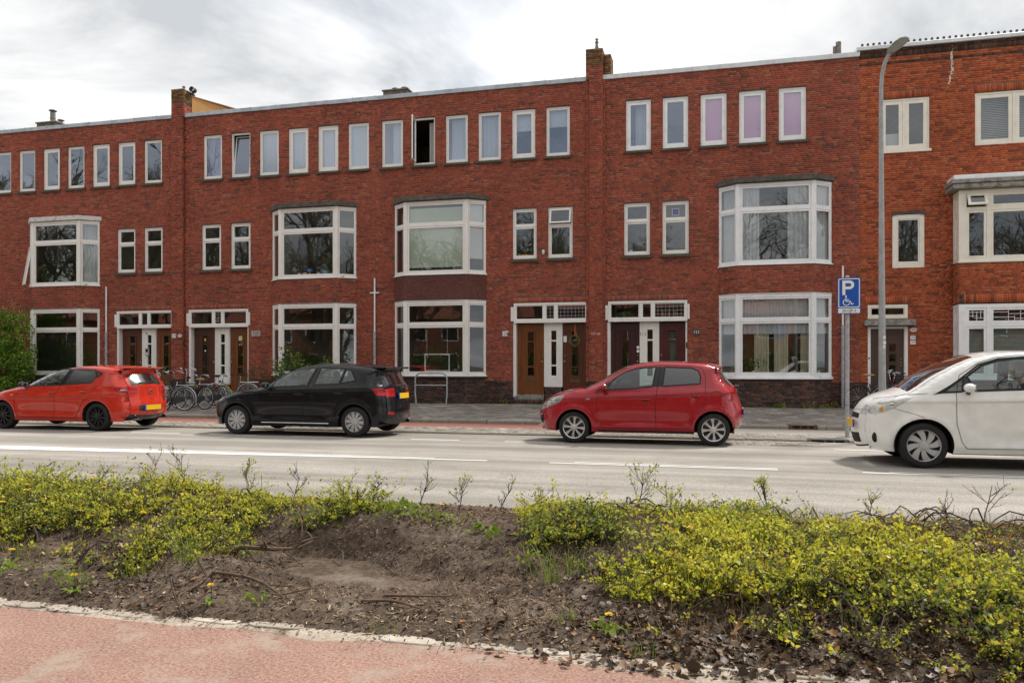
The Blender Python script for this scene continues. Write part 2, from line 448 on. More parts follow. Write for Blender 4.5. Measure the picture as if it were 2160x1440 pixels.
G_tile = groundmat("paving_joint_sand", ((0.11, 0.10, 0.085), (0.17, 0.15, 0.125)), 3.0, 60, 0.3)
G_mark = groundmat("road_marking_paint", ((0.72, 0.71, 0.68), (0.82, 0.81, 0.78)), 2.0, 40, 0.12, 0.7, 0.2, patch=((0.42, 0.39, 0.35), 5.0, 0.60, 0.8))
G_soil = groundmat("dry_soil", ((0.055, 0.038, 0.027), (0.145, 0.105, 0.077)), 1.7, 30, 0.6, 0.98, 1.0, patch=((0.21, 0.17, 0.135), 2.2, 0.54, 0.75))
G_sand = groundmat("sandy_edging", ((0.33, 0.275, 0.215), (0.47, 0.405, 0.33)), 4.0, 50, 0.4, 0.95, 0.5, patch=((0.17, 0.125, 0.09), 3.5, 0.50, 0.9))
G_ground = groundmat("far_ground", ((0.10, 0.11, 0.06), (0.16, 0.15, 0.09)), 0.3, 20, 0.3)
TILE = brickmat("paving_slab", [(0.0, (0.20, 0.18, 0.155)), (0.4, (0.27, 0.245, 0.215)), (0.85, (0.33, 0.30, 0.265)), (1.0, (0.46, 0.42, 0.37))], 0.0, 0.2, stain=(0.14, 0.125, 0.10))
CLINK = brickmat("grey_clinker_paver", [(0.0, (0.25, 0.225, 0.19)), (0.5, (0.34, 0.31, 0.265)), (1.0, (0.44, 0.41, 0.36))], 0.0, 0.2, stain=(0.15, 0.14, 0.08))
STONE = brickmat("pale_edging_stone", [(0.0, (0.36, 0.31, 0.25)), (1.0, (0.52, 0.465, 0.39))], 0.0, 0.3, stain=(0.22, 0.17, 0.12), stain_amt=0.8)
# ------------------------------------------------------------------ object helpers
def tag(o, label=None, cat=None, group=None, kind=None):
	if label:
		o["label"] = label
	if cat:
		o["category"] = cat
	if group:
		o["group"] = group
	if kind:
		o["kind"] = kind
	return o
def root(name, loc, label, cat, group=None, rz=0.0, world=False):
	"""Empty at the base of a thing. world=True: its parts are given in world coordinates."""
	o = bpy.data.objects.new(name, None)
	o.empty_display_size = 0.3
	o.location = loc
	o.rotation_euler = (0, 0, rz)
	COL.objects.link(o)
	tag(o, label, cat, group)
	if world:
		o["w"] = 1
	return o
def link(name, me, parent=None, loc=None):
	o = bpy.data.objects.new(name, me)
	COL.objects.link(o)
	if parent is not None:
		o.parent = parent
		if parent.type == 'EMPTY' and "w" in parent:
			o.location = -parent.location
	if loc is not None:
		o.location = loc
	return o
def np_mesh(name, V, F, mat, tint=None, smooth=False):
	"""V (n,3) array, F (m,4) or (m,3) int array; tint one value per face."""
	V = np.asarray(V, np.float32)
	F = np.asarray(F, np.int32)
	me = bpy.data.meshes.new(name)
	me.vertices.add(len(V))
	me.vertices.foreach_set("co", V.ravel())
	k = F.shape[1]
	me.loops.add(F.size)
	me.loops.foreach_set("vertex_index", F.ravel())
	me.polygons.add(len(F))
	me.polygons.foreach_set("loop_start", np.arange(0, F.size, k, dtype=np.int32))
	if smooth:
		me.polygons.foreach_set("use_smooth", np.ones(len(F), bool))
	me.update(calc_edges=True)
	if tint is not None:
		a = me.attributes.new("tint", 'FLOAT', 'FACE')
		a.data.foreach_set("value", np.asarray(tint, np.float32))
	me.materials.append(mat)
	return me
class MB:
	"""collects boxes, bars, tubes and lathes; build() links them as one mesh object.
	T maps local (u along, d outward, z up) to world when set."""
	def __init__(s, T=None):
		s.v, s.f, s.T = [], [], T
	def P(s, p):
		if s.T is None:
			return tuple(p)
		(ox, oy), (ux, uy) = s.T
		u, d, z = p
		return (ox + u * ux + d * uy, oy + u * uy - d * ux, z)
	def add(s, vs, fs):
		b = len(s.v)
		s.v += [s.P(p) for p in vs]
		s.f += [tuple(i + b for i in f) for f in fs]
	def box(s, a0, a1, b0, b1, c0, c1):
		s.add([(a0, b0, c0), (a1, b0, c0), (a1, b1, c0), (a0, b1, c0), (a0, b0, c1), (a1, b0, c1), (a1, b1, c1), (a0, b1, c1)],
              [(0, 3, 2, 1), (4, 5, 6, 7), (0, 1, 5, 4), (1, 2, 6, 5), (2, 3, 7, 6), (3, 0, 4, 7)])
		return s
	def frame(s, u0, u1, z0, z1, t, d0, d1, tb=None, tt=None):
		tb = t if tb is None else tb
		tt = t if tt is None else tt
		s.box(u0, u0 + t, d0, d1, z0, z1)
		s.box(u1 - t, u1, d0, d1, z0, z1)
		s.box(u0 + t, u1 - t, d0, d1, z0, z0 + tb)
		s.box(u0 + t, u1 - t, d0, d1, z1 - tt, z1)
		return s
	def quad(s, a, b, c, d):
		s.add([a, b, c, d], [(0, 1, 2, 3)])
		return s
	def tube(s, pts, r, n=8, cap=True, closed=False):
		pts = [Vector(p) for p in pts]
		m = len(pts)
		rs = r if isinstance(r, (list, tuple)) else [r] * m
		vs, fs = [], []
		prev = None
		for i, p in enumerate(pts):
			if closed:
				t = pts[(i + 1) % m] - pts[i - 1]
			else:
				t = pts[min(i + 1, m - 1)] - pts[max(i - 1, 0)]
			if t.length < 1e-9:
				t = Vector((0, 0, 1))
			t.normalize()
			if prev is None:
				up = Vector((0, 0, 1)) if abs(t.z) < 0.9 else Vector((1, 0, 0))
				a = t.cross(up).normalized()
			else:
				a = (prev - t * prev.dot(t))
				a = a.normalized() if a.length > 1e-6 else t.orthogonal().normalized()
			prev = a
			b = t.cross(a)
			for k in range(n):
				an = 2 * pi * k / n
				vs.append(p + (a * cos(an) + b * sin(an)) * rs[i])
		segs = m if closed else m - 1
		for i in range(segs):
			j = (i + 1) % m
			for k in range(n):
				l = (k + 1) % n
				fs.append((i * n + k, i * n + l, j * n + l, j * n + k))
		if cap and not closed:
			fs.append(tuple(range(n - 1, -1, -1)))
			fs.append(tuple((m - 1) * n + k for k in range(n)))
		s.add(vs, fs)
		return s
	def lathe(s, prof, c=(0, 0, 0), n=20, axis='z', a0=0.0, a1=2 * pi):
		full = abs(a1 - a0 - 2 * pi) < 1e-6
		cnt = n if full else n + 1
		vs, fs = [], []
		for (r, h) in prof:
			for k in range(cnt):
				a = a0 + (a1 - a0) * k / n
				x, y = r * cos(a), r * sin(a)
				if axis == 'z':
					vs.append((c[0] + x, c[1] + y, c[2] + h))
				else:               # axis y
					vs.append((c[0] + x, c[1] + h, c[2] + y))
		for i in range(len(prof) - 1):
			for k in range(n):
				l = (k + 1) % cnt
				q = (i * cnt + k, i * cnt + l, (i + 1) * cnt + l, (i + 1) * cnt + k)
				fs.append(q if axis == 'z' else q[::-1])
		s.add(vs, fs)
		return s
	def prism(s, poly, d0, d1):
		"""polygon in (u,z) extruded from depth d0 to d1"""
		n = len(poly)
		vs = [(p[0], d0, p[1]) for p in poly] + [(p[0], d1, p[1]) for p in poly]
		fs = [tuple(range(n - 1, -1, -1)), tuple(range(n, 2 * n))]
		fs += [(i, (i + 1) % n, n + (i + 1) % n, n + i) for i in range(n)]
		s.add(vs, fs)
		return s
	def blob(s, c, r, n=10, m=7):
		vs, fs = [], []
		for i in range(m + 1):
			th = pi * i / m
			for k in range(n):
				a = 2 * pi * k / n
				vs.append((c[0] + r[0] * sin(th) * cos(a), c[1] + r[1] * sin(th) * sin(a), c[2] + r[2] * cos(th)))
		for i in range(m):
			for k in range(n):
				l = (k + 1) % n
				fs.append((i * n + k, (i + 1) * n + k, (i + 1) * n + l, i * n + l))
		s.add(vs, fs)
		return s
	def mesh(s, name, mat, smooth=False, bevel=0.0, fixn=True):
		me = bpy.data.meshes.new(name)
		me.from_pydata(s.v, [], s.f)
		me.materials.append(mat)
		if bevel or fixn:
			bm = bmesh.new()
			bm.from_mesh(me)
			if fixn:
				bmesh.ops.recalc_face_normals(bm, faces=bm.faces)
			if bevel:
				es = [e for e in bm.edges if len(e.link_faces) == 2 and e.calc_face_angle(0) > 0.6]
				bmesh.ops.bevel(bm, geom=es, offset=bevel, segments=1, affect='EDGES', clamp_overlap=True)
			bm.to_mesh(me)
			bm.free()
		if smooth:
			me.polygons.foreach_set("use_smooth", np.ones(len(me.polygons), bool))
			try:
				me.set_sharp_from_angle(angle=radians(40))
			except Exception:
				pass
		return me
	def build(s, name, mat, parent=None, smooth=False, bevel=0.0, loc=None):
		return link(name, s.mesh(name, mat, smooth, bevel), parent, loc)
def text_mesh(name, body, size, mat, parent, mtx, extrude=0.001, align='CENTER'):
	"""lettering as flat mesh; mtx places the text's local xy plane"""
	cu = bpy.data.curves.new("lettering", 'FONT')
	cu.body = body
	cu.size = size
	cu.align_x = align
	cu.align_y = 'CENTER'
	cu.extrude = extrude
	cu.resolution_u = 3
	to = bpy.data.objects.new("lettering", cu)
	COL.objects.link(to)
	dg = bpy.context.evaluated_depsgraph_get()
	me = bpy.data.meshes.new_from_object(to.evaluated_get(dg))
	bpy.data.objects.remove(to)
	bpy.data.curves.remove(cu)
	me.transform(mtx)
	me.materials.clear()
	me.materials.append(mat)
	return link(name, me, parent)
def wall_mtx(x, y, z, ang=0.0):
	"""text standing upright on a wall facing -y"""
	return Matrix.Translation((x, y, z)) @ Matrix.Rotation(ang, 4, 'Z') @ Matrix.Rotation(pi / 2, 4, 'X')
# ------------------------------------------------------------------ ground, road, paths
X0, X1 = -75.0, 40.0
def sheet(name, mat, pts, nx=1):
	"""strip swept along x; pts = [(y,z),...] cross-section from near to far"""
	xs = np.linspace(X0, X1, nx + 1)
	V = [(x, y, z) for x in xs for (y, z) in pts]
	k = len(pts)
	F = []
	for i in range(nx):
		for j in range(k - 1):
			F.append((i * k + j, (i + 1) * k + j, (i + 1) * k + j + 1, i * k + j + 1))
	o = link(name, np_mesh(name, V, F, mat))
	tag(o, kind="structure")
	return o
def pav_z(y):
	return 0.046 + (y + 6.1) / 6.1 * 0.114
g = MB().quad((-900, -900, -0.3), (900, -900, -0.3), (900, 900, -0.3), (-900, 900, -0.3)).build("ground", G_ground)
tag(g, kind="structure")
road = sheet("road", G_road, [(-17.56, -0.02), (-14.0, 0.0), (-11.0, 0.0)], 4)
park = sheet("parking_lane", G_park, [(-11.0, 0.0), (-9.1, -0.05)], 4)
fpath = sheet("cycle_path", G_pathf, [(-7.95, -0.05), (-6.1, -0.05)], 4)
gp = MB().quad((-0.9, -7.93, -0.046), (X1, -7.93, -0.046), (X1, -6.12, -0.046), (-0.9, -6.12, -0.046)).build("grey_path", G_grey)
tag(gp, kind="structure")
pave = sheet("pavement", G_tile, [(-6.0, pav_z(-6.0) - 0.006), (0.6, pav_z(0.0) - 0.006)], 4)
med = sheet("median", G_tile, [(-8.97, -0.008), (-7.95, -0.008), (-7.949, -0.06)], 4)
npath = sheet("near_cycle_path", G_path, [(-26.2, 0.0), (-21.24, 0.0)], 4)
vg = sheet("verge", G_ground, [(-60.0, 0.0), (-26.2, 0.01)], 1)
def jit_boxes(cells, top, thick, rng, jz=0.004, jo=0.004, gap=0.006, tilt=0.006):
	"""cells (n,4)=x0,x1,y0,y1 ; paving pieces with gaps, uneven height. top: function y->z"""
	C = np.asarray(cells, float)
	n = len(C)
	x0 = C[:, 0] + gap / 2 + rng.uniform(-jo, jo, n) * 0.5
	x1 = C[:, 1] - gap / 2 + rng.uniform(-jo, jo, n) * 0.5
	y0 = C[:, 2] + gap / 2 + rng.uniform(-jo, jo, n) * 0.5
	y1 = C[:, 3] - gap / 2 + rng.uniform(-jo, jo, n) * 0.5
	dz = rng.uniform(-jz, jz, n)
	tx = rng.uniform(-tilt, tilt, n)
	ty = rng.uniform(-tilt, tilt, n)
	V = np.zeros((n, 8, 3))
	for k, (xx, yy, sx, sy) in enumerate(((x0, y0, -1, -1), (x1, y0, 1, -1), (x1, y1, 1, 1), (x0, y1, -1, 1))):
		V[:, k, 0] = xx; V[:, k, 1] = yy
		V[:, k, 2] = top(yy) + dz + tx * sx * 0.5 + ty * sy * 0.5
		V[:, k + 4, 0] = xx; V[:, k + 4, 1] = yy
		V[:, k + 4, 2] = top(yy) - thick
	base = np.arange(n)[:, None, None] * 8
	f = np.array([(0, 1, 2, 3), (0, 4, 5, 1), (1, 5, 6, 2), (2, 6, 7, 3), (3, 7, 4, 0)])
	F = (base + f[None]).reshape(-1, 4)
	tint = np.repeat(rng.random(n), 5)
	return V.reshape(-1, 3), F, tint
def split_pieces(name, cells, parent, mat, top, thick, rng, near=300, ref=(0, -25), **kw):
	"""the nearest pieces as objects of their own, the rest joined"""
	C = np.asarray(cells, float)
	cx, cy = (C[:, 0] + C[:, 1]) / 2, (C[:, 2] + C[:, 3]) / 2
	d = np.hypot(cx - ref[0], cy - ref[1])
	order = np.argsort(d)
	nearC, farC = C[order[:near]], C[order[near:]]
	if len(farC):
		V, F, t = jit_boxes(farC, top, thick, rng, **kw)
		o = link(name + "_field", np_mesh(name + "_field", V, F, mat, t), parent)
		tag(o, kind="stuff")
	shared = {}
	for c in nearC:
		w, h = round(c[1] - c[0], 3), round(c[3] - c[2], 3)
		if (w, h) not in shared:
			V, F, t = jit_boxes([(-w / 2, w / 2, -h / 2, h / 2)], lambda y: y * 0.0, thick, rng, jz=0.0, jo=0.0, tilt=0.0, gap=kw.get('gap', 0.006))
			shared[(w, h)] = np_mesh(name, V, F, mat, t * 0)
		yc = (c[2] + c[3]) / 2
		o = link(name, shared[(w, h)], parent, ((c[0] + c[1]) / 2, yc, float(top(np.array([yc]))[0]) + rng.uniform(-0.004, 0.004)))
		slope = math.atan(0.114 / 6.1) if name == "paving_slab" else 0.0
		o.rotation_euler = (slope + rng.uniform(-0.01, 0.01), rng.uniform(-0.01, 0.01), rng.uniform(-0.006, 0.006))
_r = np.random.default_rng(3)
cells = []
j = 0
y = -5.97
while y < -0.32:
	off = 0.15 * (j % 2)
	x = -31.0 + off
	while x < 14:
		cells.append((x, x + 0.30, y, y + 0.30))
		x += 0.30
	y += 0.30
	j += 1
split_pieces("paving_slab", cells, pave, TILE, lambda yy: pav_z(yy), 0.03, _r, 300, ref=(-0.5, -9.0))
# kerb along the pavement
kerb = root("pavement_kerb", (0, -6.05, 0), None, None)
tag(kerb, kind="structure")
kerb2 = root("median_kerb", (0, -9.03, 0), None, None)
tag(kerb2, kind="structure")
kerb3 = root("planting_kerb", (0, -17.6, 0), None, None)
tag(kerb3, kind="structure")
def kerb_mesh(name, L, w, h, hb):
	b = MB()
	n = 5
	for i in range(n):          # a few cuts so that the worn edge can wander
		pass
	xs = [-L / 2 + L * i / n for i in range(n + 1)]
	rr = random.Random(hash(name) & 255)
	ring = []
	for x in xs:
		e = rr.uniform(-0.004, 0.004)
		ring.append([(x, -w / 2, -hb), (x, -w / 2 + e, h - 0.025), (x, -w / 2 + 0.02 + e, h - 0.003), (x, w / 2, h), (x, w / 2, -hb)])
	vs = [p for r_ in ring for p in r_]
	fs = []
	for i in range(n):
		for k in range(4):
			fs.append((i * 5 + k, (i + 1) * 5 + k, (i + 1) * 5 + k + 1, i * 5 + k + 1))
	fs.append((0, 1, 2, 3, 4)); fs.append(tuple(n * 5 + k for k in (4, 3, 2, 1, 0)))
	b.add(vs, fs)
	return b.mesh(name, G_kerb)
km1 = kerb_mesh("kerb_stone", 0.985, 0.10, 0.046, 0.10)
km2 = kerb_mesh("kerb_stone", 0.985, 0.13, 0.0, 0.10)
km3 = kerb_mesh("kerb_stone", 0.985, 0.08, 0.035, 0.08)
for kr, km, off, gw in ((kerb, km1, 0.03, 0.62), (kerb2, km2, 0.16, 0.75), (kerb3, km3, 0.5, 0)):
	for i in range(-40, 16):
		if gw and i == 2:           # a gully grate sits here, between two short stones
			wf = (1.0 - gw) / 2 - 0.005
			for sg in (-1, 1):
				o = link("kerb_stone", km, kr, (i + off + sg * (0.5 - wf / 2), 0, 0))
				o.scale = (wf, 1, 1)
			continue
		o = link("kerb_stone", km, kr, (i + off, 0, random.uniform(-0.004, 0.004)))
		o.rotation_euler = (random.uniform(-.012, .012), random.uniform(-.003, .003), random.uniform(-.004, .004))
# median pavers, herringbone reads as short bricks from here: rows of clinkers
cells = []
j = 0
y = -8.955
while y < -7.97:
	x = -31.0 + 0.1 * (j % 2)
	while x < 14:
		cells.append((x, x + 0.2, y, y + 0.1))
		x += 0.2
	y += 0.1
	j += 1
split_pieces("clinker", cells, med, CLINK, lambda yy: yy * 0.0, 0.03, _r, 300, ref=(0.8, -12.0), jz=0.006, gap=0.008)
cells = []
j = 0
y = -10.15
while y < -9.13:
	x = -0.15 + 0.1 * (j % 2)
	while x < 1.75 + 0.2 * sin(j * 1.7):
		cells.append((x, x + 0.2, y, y + 0.1))
		x += 0.2
	y += 0.1
	j += 1
split_pieces("clinker", cells, park, CLINK, lambda yy: -0.05 * (yy + 11.0) / 1.9 + 0.006, 0.02, _r, 120, ref=(1.4, -12.0), jz=0.006, gap=0.009)
# road markings
mk = root("road_marking", (0, -13.8, 0), None, None)
tag(mk, kind="structure")
def mark(pts, z=0.004):
	MB().add([], []) if False else None
	b = MB()
	n = len(pts)
	b.add([(p[0], p[1] + 13.8, z) for p in pts], [tuple(range(n))])
	b.build("painted_line", G_mark, mk)
mark([(-40, -15.6), (-12.2, -14.34), (-4.6, -13.88), (-3.23, -13.86), (-3.23, -13.79), (-4.6, -13.79), (-12.2, -13.82), (-40, -14.3)])
mark([(-9.5, -13.745), (-4.1, -13.73), (-4.1, -13.68), (-9.5, -13.69)])
for a, b_ in ((-2.28, 0.88), (1.94, 6.2), (7.3, 11.5)):
	mark([(a, -13.87), (b_, -13.87), (b_, -13.80), (a, -13.80)])
	mark([(a + .35, -13.735), (b_, -13.735), (b_, -13.68), (a + .35, -13.68)])
for a, b_ in ((-13.6, -12.9), (-11.9, -10.7), (-10.0, -8.9), (-8.1, -7.0), (-5.58, -4.6), (-3.72, -2.6), (2.0, 3.4)):
	mark([(a, -10.98), (b_, -10.98), (b_, -10.90), (a, -10.90)])
# gully grates set in the two kerbs
def grate(x, y, zt, w, label, rust):
	r = root("gully_grate", (x, y, zt - 0.1), label, "drain", "street gullies")
	mat = plain("rusty_iron", (0.16, 0.085, 0.05), 0.8, metal=0.3, var=0.35, vscale=20) if rust else plain("grey_iron", (0.20, 0.19, 0.17), 0.8, metal=0.3, var=0.3, vscale=20)
	MB().box(-w / 2, w / 2, -0.085, -0.07, 0.0, 0.035).box(-w / 2, w / 2, -0.085, -0.07, 0.085, 0.1).box(-w / 2, -w / 2 + .08, -0.085, -0.07, 0.035, 0.085).box(w / 2 - .08, w / 2, -0.085, -0.07, 0.035, 0.085).box(-.06, -.03, -0.085, -0.07, 0.035, 0.085).box(.1, .13, -0.085, -0.07, 0.035, 0.085).build("front_plate", mat, r)
	MB().box(-w / 2, w / 2, -0.02, 0.0, 0.0, 0.1).box(-w / 2, w / 2, -0.07, -0.02, -0.02, 0.02).build("gully_box", M_black, r)
	MB().box(-w / 2, w / 2, -0.07, -0.05, 0.085, 0.104).box(-w / 2, w / 2, 0.27, 0.3, 0.0, 0.104).box(-w / 2, -w / 2 + .02, -0.05, 0.27, 0.0, 0.104).box(w / 2 - .02, w / 2, -0.05, 0.27, 0.0, 0.104).build("rim", mat, r)
	bm_ = MB().box(-0.008, 0.008, -0.05, 0.27, 0.06, 0.102).mesh("bar", mat)
	n = int(w / 0.032)
	for i in range(n):
		link("bar", bm_, r, (-w / 2 + 0.03 + i * (w - .06) / (n - 1), 0, 0))
	return r
grate(2.03, -6.0, 0.05, 0.62, "rusty iron gully grate in the pavement kerb", True)
grate(2.16, -8.95, 0.003, 0.75, "grey iron gully grate in the roadside kerb by the sign post", False)
# ------------------------------------------------------------------ brickwork
CH = 0.0625           # course height
BL = 0.22             # stretcher incl. joint
def brick_cells(width, z0, z1, holes, rng, soldier=False, bl=BL, ch=CH, stagger=None):
	"""brick faces (u0,u1,z0,z1) filling a panel, cut by holes (u0,u1,z0,z1)"""
	out = []
	if soldier:
		u = 0.0
		while u < width - 0.03:
			u1 = min(u + ch, width)
			out.append((u, u1, z0, z1))
			u = u1
		return out
	row = int(round(z0 / ch))
	z = z0
	while z < z1 - 0.015:
		zt = min(z + ch, z1)
		# cross bond with some irregularity: rows of stretchers and headers mixed
		pos = -[0.0, 0.165, 0.055, 0.11, 0.2, 0.03][row % 6] * (bl / 0.22)
		iv = []
		while pos < width:
			L = bl if (rng.random() < 0.72 and row % 2 == 0) or rng.random() < 0.55 else bl / 2
			a, b = max(pos, 0.0), min(pos + L, width)
			if b - a > 0.02:
				iv.append((a, b))
			pos += L
		hs = [(h[0], h[1]) for h in holes if h[2] < zt - 0.02 and h[3] > z + 0.02]
		for (a, b) in iv:
			segs = [(a, b)]
			for (h0, h1) in hs:
				ns = []
				for (p, q) in segs:
					if h1 <= p or h0 >= q:
						ns.append((p, q))
					else:
						if h0 - p > 0.015:
							ns.append((p, h0))
						if q - h1 > 0.015:
							ns.append((h1, q))
				segs = ns
			for (p, q) in segs:
				out.append((p, q, z, zt))
		z = zt
		row += 1
	return out
def brick_geo(cells, T, rng, depth=0.12, proud=0.007, joint=0.010, holes=()):
	C = np.asarray(cells, float)
	n = len(C)
	(ox, oy), (ux, uy) = T
	j = joint / 2
	u0, u1 = C[:, 0] + j, C[:, 1] - j
	z0, z1 = C[:, 2] + j, C[:, 3] - j
	# butt the bricks flush against openings (no joint there)
	for h in holes:
		m = np.abs(C[:, 1] - h[0]) < 1e-6
		u1[m] += j
		m = np.abs(C[:, 0] - h[1]) < 1e-6
		u0[m] -= j
	d = proud + rng.uniform(-0.002, 0.002, n)
	V = np.zeros((n, 8, 3))
	jt = 0.0016
	for k, (a, b, dd) in enumerate(((u0, z0, 1), (u1, z0, 1), (u1, z1, 1), (u0, z1, 1), (u0, z0, 0), (u1, z0, 0), (u1, z1, 0), (u0, z1, 0))):
		aa = a + (rng.uniform(-jt, jt, n) if dd else 0)
		bb = b + (rng.uniform(-jt, jt, n) if dd else 0)
		od = d if dd else np.full(n, -depth)
		V[:, k, 0] = ox + aa * ux + od * uy
		V[:, k, 1] = oy + aa * uy - od * ux
		V[:, k, 2] = bb
	f = np.array([(0, 1, 2, 3), (0, 4, 5, 1), (1, 5, 6, 2), (2, 6, 7, 3), (3, 7, 4, 0)])
	F = (np.arange(n)[:, None, None] * 8 + f[None]).reshape(-1, 4)
	return V.reshape(-1, 3), F, np.repeat(rng.random(n), 5)
class Bricks:
	"""gathers brick panels of one material for one house"""
	def __init__(s, rng):
		s.V, s.F, s.t, s.n, s.rng = [], [], [], 0, rng
		s.cand = []
	def panel(s, T, width, z0, z1, holes=(), soldier=False, depth=0.12, proud=0.007, pick=False, bl=BL, ch=CH):
		c = brick_cells(width, z0, z1, holes, s.rng, soldier, bl, ch)
		if not c:
			return
		if pick:
			keep = []
			(ox, oy), (ux, uy) = T
			for q in c:
				L = q[1] - q[0]
				full = abs(L - bl) < 1e-6 and abs(q[3] - q[2] - ch) < 1e-6
				if full:
					s.cand.append((q, T))
				else:
					keep.append(q)
			c = keep
		if c:
			V, F, t = brick_geo(c, T, s.rng, depth, proud, holes=holes)
			s.V.append(V); s.F.append(F + s.n); s.t.append(t); s.n += len(V)
	def build(s, parent, mat, name="brickwork", ref=(0, -25, 1.4), nmax=300, zmin=0.0, visible=None):
		if s.cand:
			def dist(e):
				q, T = e
				(ox, oy), (ux, uy) = T
				u = (q[0] + q[1]) / 2
				x, y, z = ox + u * ux, oy + u * uy, (q[2] + q[3]) / 2
				pen = 1e6 if (z < zmin or (visible and not visible(x, z))) else 0
				return (x - ref[0]) ** 2 + (y - ref[1]) ** 2 + (z - ref[2]) ** 2 + pen
			s.cand.sort(key=dist)
			near, far = s.cand[:nmax], s.cand[nmax:]
			byT = {}
			for q, T in far:
				byT.setdefault(T, []).append(q)
			for T, c in byT.items():
				V, F, t = brick_geo(c, T, s.rng)
				s.V.append(V); s.F.append(F + s.n); s.t.append(t); s.n += len(V)
			Vb, Fb, tb = brick_geo([(-BL / 2, BL / 2, -CH / 2, CH / 2)], ((0, 0), (1, 0)), s.rng, proud=0.0)
			me = np_mesh("brick", Vb, Fb, mat, tb * 0)
			for q, T in near:
				(ox, oy), (ux, uy) = T
				u = (q[0] + q[1]) / 2
				pr = 0.007 + s.rng.uniform(-0.003, 0.003)
				o = link("brick", me, parent, (ox + u * ux + pr * uy, oy + u * uy - pr * ux, (q[2] + q[3]) / 2))
				o.rotation_euler = (0, s.rng.uniform(-.006, .006), atan2(uy, ux))
		if s.V:
			o = link(name, np_mesh(name, np.vstack(s.V), np.vstack(s.F), mat, np.concatenate(s.t)), parent)
			tag(o, kind="stuff")
			return o
def slab_wall(x0, x1, z0, z1, holes, th=0.25, e=0.007):
	"""mortar-faced wall slab with real openings (slightly larger than the brick edge)"""
	H = [(h[0] - e, h[1] + e, h[2] - e, h[3] + e) for h in holes]
	xs = sorted(set([x0, x1] + [min(max(v, x0), x1) for h in H for v in h[:2]]))
	zs = sorted(set([z0, z1] + [min(max(v, z0), z1) for h in H for v in h[2:]]))
	nx, nz = len(xs) - 1, len(zs) - 1
	solid = [[not any(h[0] < (xs[i] + xs[i + 1]) / 2 < h[1] and h[2] < (zs[k] + zs[k + 1]) / 2 < h[3] for h in H) for k in range(nz)] for i in range(nx)]
	b = MB()
	for i in range(nx):
		for k in range(nz):
			if not solid[i][k]:
				continue
			a, c, p, q = xs[i], xs[i + 1], zs[k], zs[k + 1]
			b.quad((a, 0, p), (c, 0, p), (c, 0, q), (a, 0, q))
			b.quad((a, th, p), (a, th, q), (c, th, q), (c, th, p))
			if i == 0 or not solid[i - 1][k]:
				b.quad((a, 0, p), (a, 0, q), (a, th, q), (a, th, p))
			if i == nx - 1 or not solid[i + 1][k]:
				b.quad((c, 0, p), (c, th, p), (c, th, q), (c, 0, q))
			if k == 0 or not solid[i][k - 1]:
				b.quad((a, 0, p), (a, th, p), (c, th, p), (c, 0, p))
			if k == nz - 1 or not solid[i][k + 1]:
				b.quad((a, 0, q), (c, 0, q), (c, th, q), (a, th, q))
	return b
FRONT = lambda x: ((x, 0.0), (1.0, 0.0))
def T_of(p, q):
	L = sqrt((q[0] - p[0]) ** 2 + (q[1] - p[1]) ** 2)
	return (p, ((q[0] - p[0]) / L, (q[1] - p[1]) / L)), L
